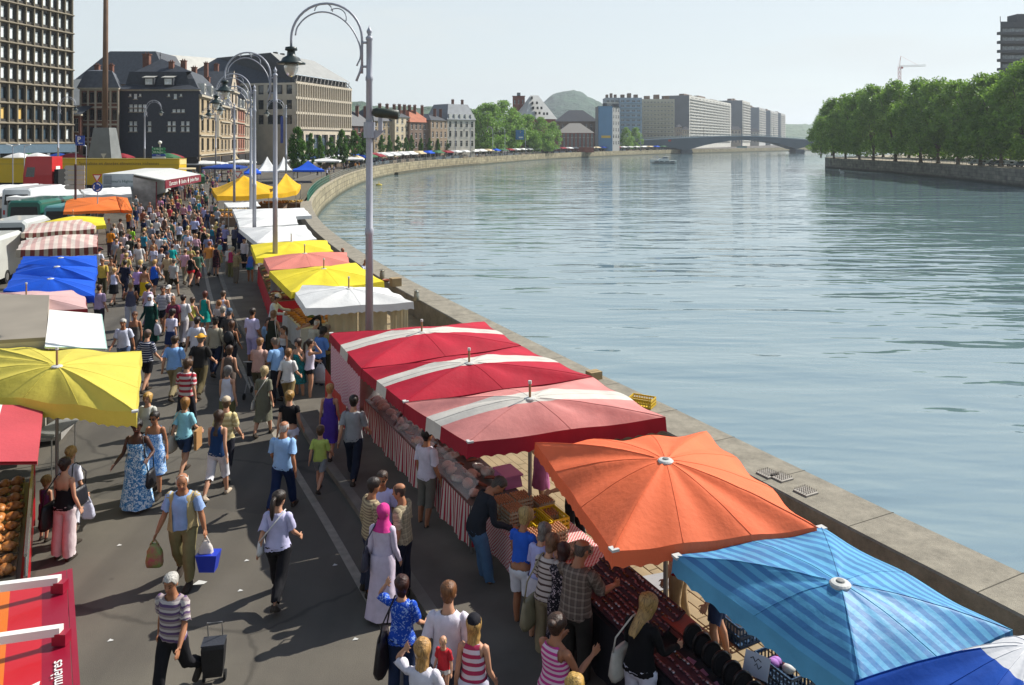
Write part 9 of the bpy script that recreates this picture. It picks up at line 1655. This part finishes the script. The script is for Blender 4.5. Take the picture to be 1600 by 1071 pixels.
while k < 42 and tries < 4000:               # gaps in the nearer crowd
 tries += 1; py = rq.uniform(312, 402); f = (py - 312) / 90; px = rq.uniform(205 - 40 * f, 338 - 10 * f); Y = 6775 / (py - HY); x = (px - 800) * Y / FPX
 if any((x - a) ** 2 + (Y - b) ** 2 < .75 for a, b in used): continue
 used.append((x, Y)); sx = rq.choice('mw'); P(px, py, rq.choice((0, 8, -10, 180, 170, 20)), '%s %s=%s %s=%s %s=%s %s' % (sx, rq.choice(('tee', 'tee', 'tank')), rq.choice(TOPS), rq.choice(('trousers', 'shorts', 'capri') if sx == 'm' else ('trousers', 'skirt', 'capri')), rq.choice(BOTS), rq.choice(('short', 'bald') if sx == 'm' else ('bob', 'pony', 'bun')), rq.choice(HC), rq.choice(('stroll', 'stroll2', 'walk')))); k += 1
for k in range(70):                          # people among the far quay stalls
 Yc = 150 + k * 5.2; dd = rq.uniform(2.2, 9); x = qx(Yc, dd); sx = rq.choice('mw'); P(800, 300, rq.uniform(0, 360), '%s tee=%s trousers=%s short=%s %s' % (sx, rq.choice(TOPS), rq.choice(BOTS), rq.choice(HC), rq.choice(('stroll', 'stand'))), 'among the %s far quay stalls' % ('nearer' if Yc < 260 else 'middle' if Yc < 390 else 'most distant'), None, Vector((x, Yc, 0)))
# --- customers and vendors along the right row
P(667, 672, 35, 'm tee=c8c4d0 capri=6c6a60 short=1c1612 stand skin=1', "at the butcher's counter", 1.8); P(745, 740, 62, 'm long=24282e trousers=4c6c8c short=3c342c bend skin=1 shoe=6a4028 fat=1.08', "bending over the butcher's counter", 1.82)
a = P(815, 800, 30, 'w crop=2858b8 shorts=d0d0d4 curly=9a804c look skin=1', 'at the egg table', 1.74); carrier_bag(a['lh'], 'c8ccd0', 'white plastic bag hanging by the blond person at the egg table', .4, .13); P(843, 823, 35, 'w tee=a8a8d0 skirt=c4c0c8 bob=6c645c look', 'at the black table end', 1.66); a = P(855, 840, 32, 'w tee=st14:b8aca4/4c3c38/b8aca4 trousers=8c7f64 bob=6c4c34 look', 'beside the black table', 1.68); shoulder_bag(a, 'L', '8c8468', 'beige cloth bag of the striped blouse at the black table', 1.2, False, .7)
P(876, 856, 30, 'w tee=flor:1c1a20/1c1a20/b0a0a4 skirt=flor:1c1a20/1c1a20/b0a0a4 bob=34140f look', 'at the sunglasses', 1.62); P(899, 853, 28, 'm tee=plaid:5c5048/84786c/4c443e trousers=2c2a26 bald=4c4038 reach skin=1 fat=1.15', 'leaning over the sunglasses', 1.82); P(868, 966, 40, 'w tank=st16:b83c84/d0b8c4 shorts=b83c84 bun=3a281c arms skin=1 fat=1.2', 'with glasses', 1.66)
a = P(1000, 936, 42, 'w long=121214 trousers=cacad8 long=9a7a48 look fat=1.12', 'looking at hair bands', 1.7); shoulder_bag(a, 'L', 'b8b4a8', 'cream shoulder bag of the person in black at the hair bands', 1.1, False, .95); P(898, 1060, 20, 'w tee=8c3c4c trousers=2c2c34 curly=b08c48 stroll', 'at the bottom edge with blond curls', 1.62)
P(580, 750, 60, 'm long=st22:a89878/7c6c58 trousers=2c3040 short=2a201a relax skin=1', 'in the talking group', 1.78); P(598, 737, 190, 'w tee=b4b4dc trousers=3c3c4c short=3a2a20 relax skin=1', 'with sunglasses in the talking group', 1.7); P(629, 757, -72, 'm tee=plaid:8c8068/aca084/6c6454 trousers=1c2030 bald=3c3028 relax skin=1', 'in the talking group', 1.78)
a = P(598, 790, 6, 'w long=c8bccc maxi=c8bccc hijab=c83c84 stand', 'wearing a pink headscarf', 1.68); shoulder_bag(a, 'L', '3c3c48', 'dark shoulder bag of the person in the pink headscarf', .9, False, .98)
a = P(628, 902, 6, 'w tee=flor:1c48b0/1c48b0/8ca8d8 trousers=24304c bob=34180f lift', 'eating', 1.62); shoulder_bag(a, 'L', '1c1418', 'large dark shoulder bag of the person in the blue floral shirt', 1.4, False, .82)
P(700, 915, 4, 'm tee=d0cad4 trousers=3c3c48 short=6a4426 carry', 'with reddish hair walking away', 1.84); P(740, 965, 8, 'w tank=st10:a83454/d0c4cc mini=c8c8d8 long=a8844c stroll hat=beret:1c1c22', 'in a black cap', 1.62); a = P(660, 1002, 8, 'w tee=ccc8d0 trousers=3c4458 long=a8804c lift', 'holding a baby', 1.66)
q = a['base'] + a['right'] * .2 + a['fwd'] * .16; P(690, 1008, 200, 'b tee=b02830 brief=c8c0b8 bald=c0a070 relax', 'a baby carried on the arm', .72, Vector((q.x, q.y, .92)))
P(800, 690, -110, 'w tank=b06c90 skirt=a8608c short=4c3424 hold', 'a vendor in a pink apron', 1.62, Vector((.55, 15.3, .1))); P(860, 735, -60, 'm tee=c8b4b8 trousers=1c1c22 short=7c6c5c look', 'a vendor behind the eggs', 1.78, Vector((1.05, 13.7, .1))); P(1050, 900, -60, 'm tee=8c1c24 trousers=a8906c short=4c3c30 stand', 'half hidden behind the orange umbrella', 1.78, Vector((2.35, 11.3, .1))); P(1075, 905, -70, 'm tee=7c9cd0 shorts=2c3c5c short=4c3c34 stand', 'a vendor under the blue striped canopy', 1.78, Vector((2.75, 10.7, .1)))
P(535, 388, 120, 'm tee=8c5c4c trousers=4c4c54 bald=8c5c48 stand skin=1', 'by the parapet behind the salmon canopy', 1.7); P(567, 405, 100, 'm tee=c0c4d0 trousers=4c4c54 bald=9c6c58 look skin=1', 'by the parapet behind the yellow canopy', 1.72)
# ================================================================ summer haze: one box of even, thin air round everything
hb = MB(); hb.box((0, 2990, 90), (16000, 7000, 190.0)); hz = hb.build('haze', None); hz['kind'] = 'stuff'; hz['label'] = 'thin pale summer haze over the river and town'
hm = bpy.data.materials.new('haze_air'); hm.use_nodes = True; ht = hm.node_tree; ht.nodes.clear()
ho = ht.nodes.new('ShaderNodeOutputMaterial'); hv = ht.nodes.new('ShaderNodeVolumePrincipled')
hv.inputs['Color'].default_value = (.86, .93, 1, 1); hv.inputs['Density'].default_value = HAZE; hv.inputs['Anisotropy'].default_value = .35
ht.links.new(hv.outputs[0], ho.inputs['Volume']); hz.data.materials.clear(); hz.data.materials.append(hm)
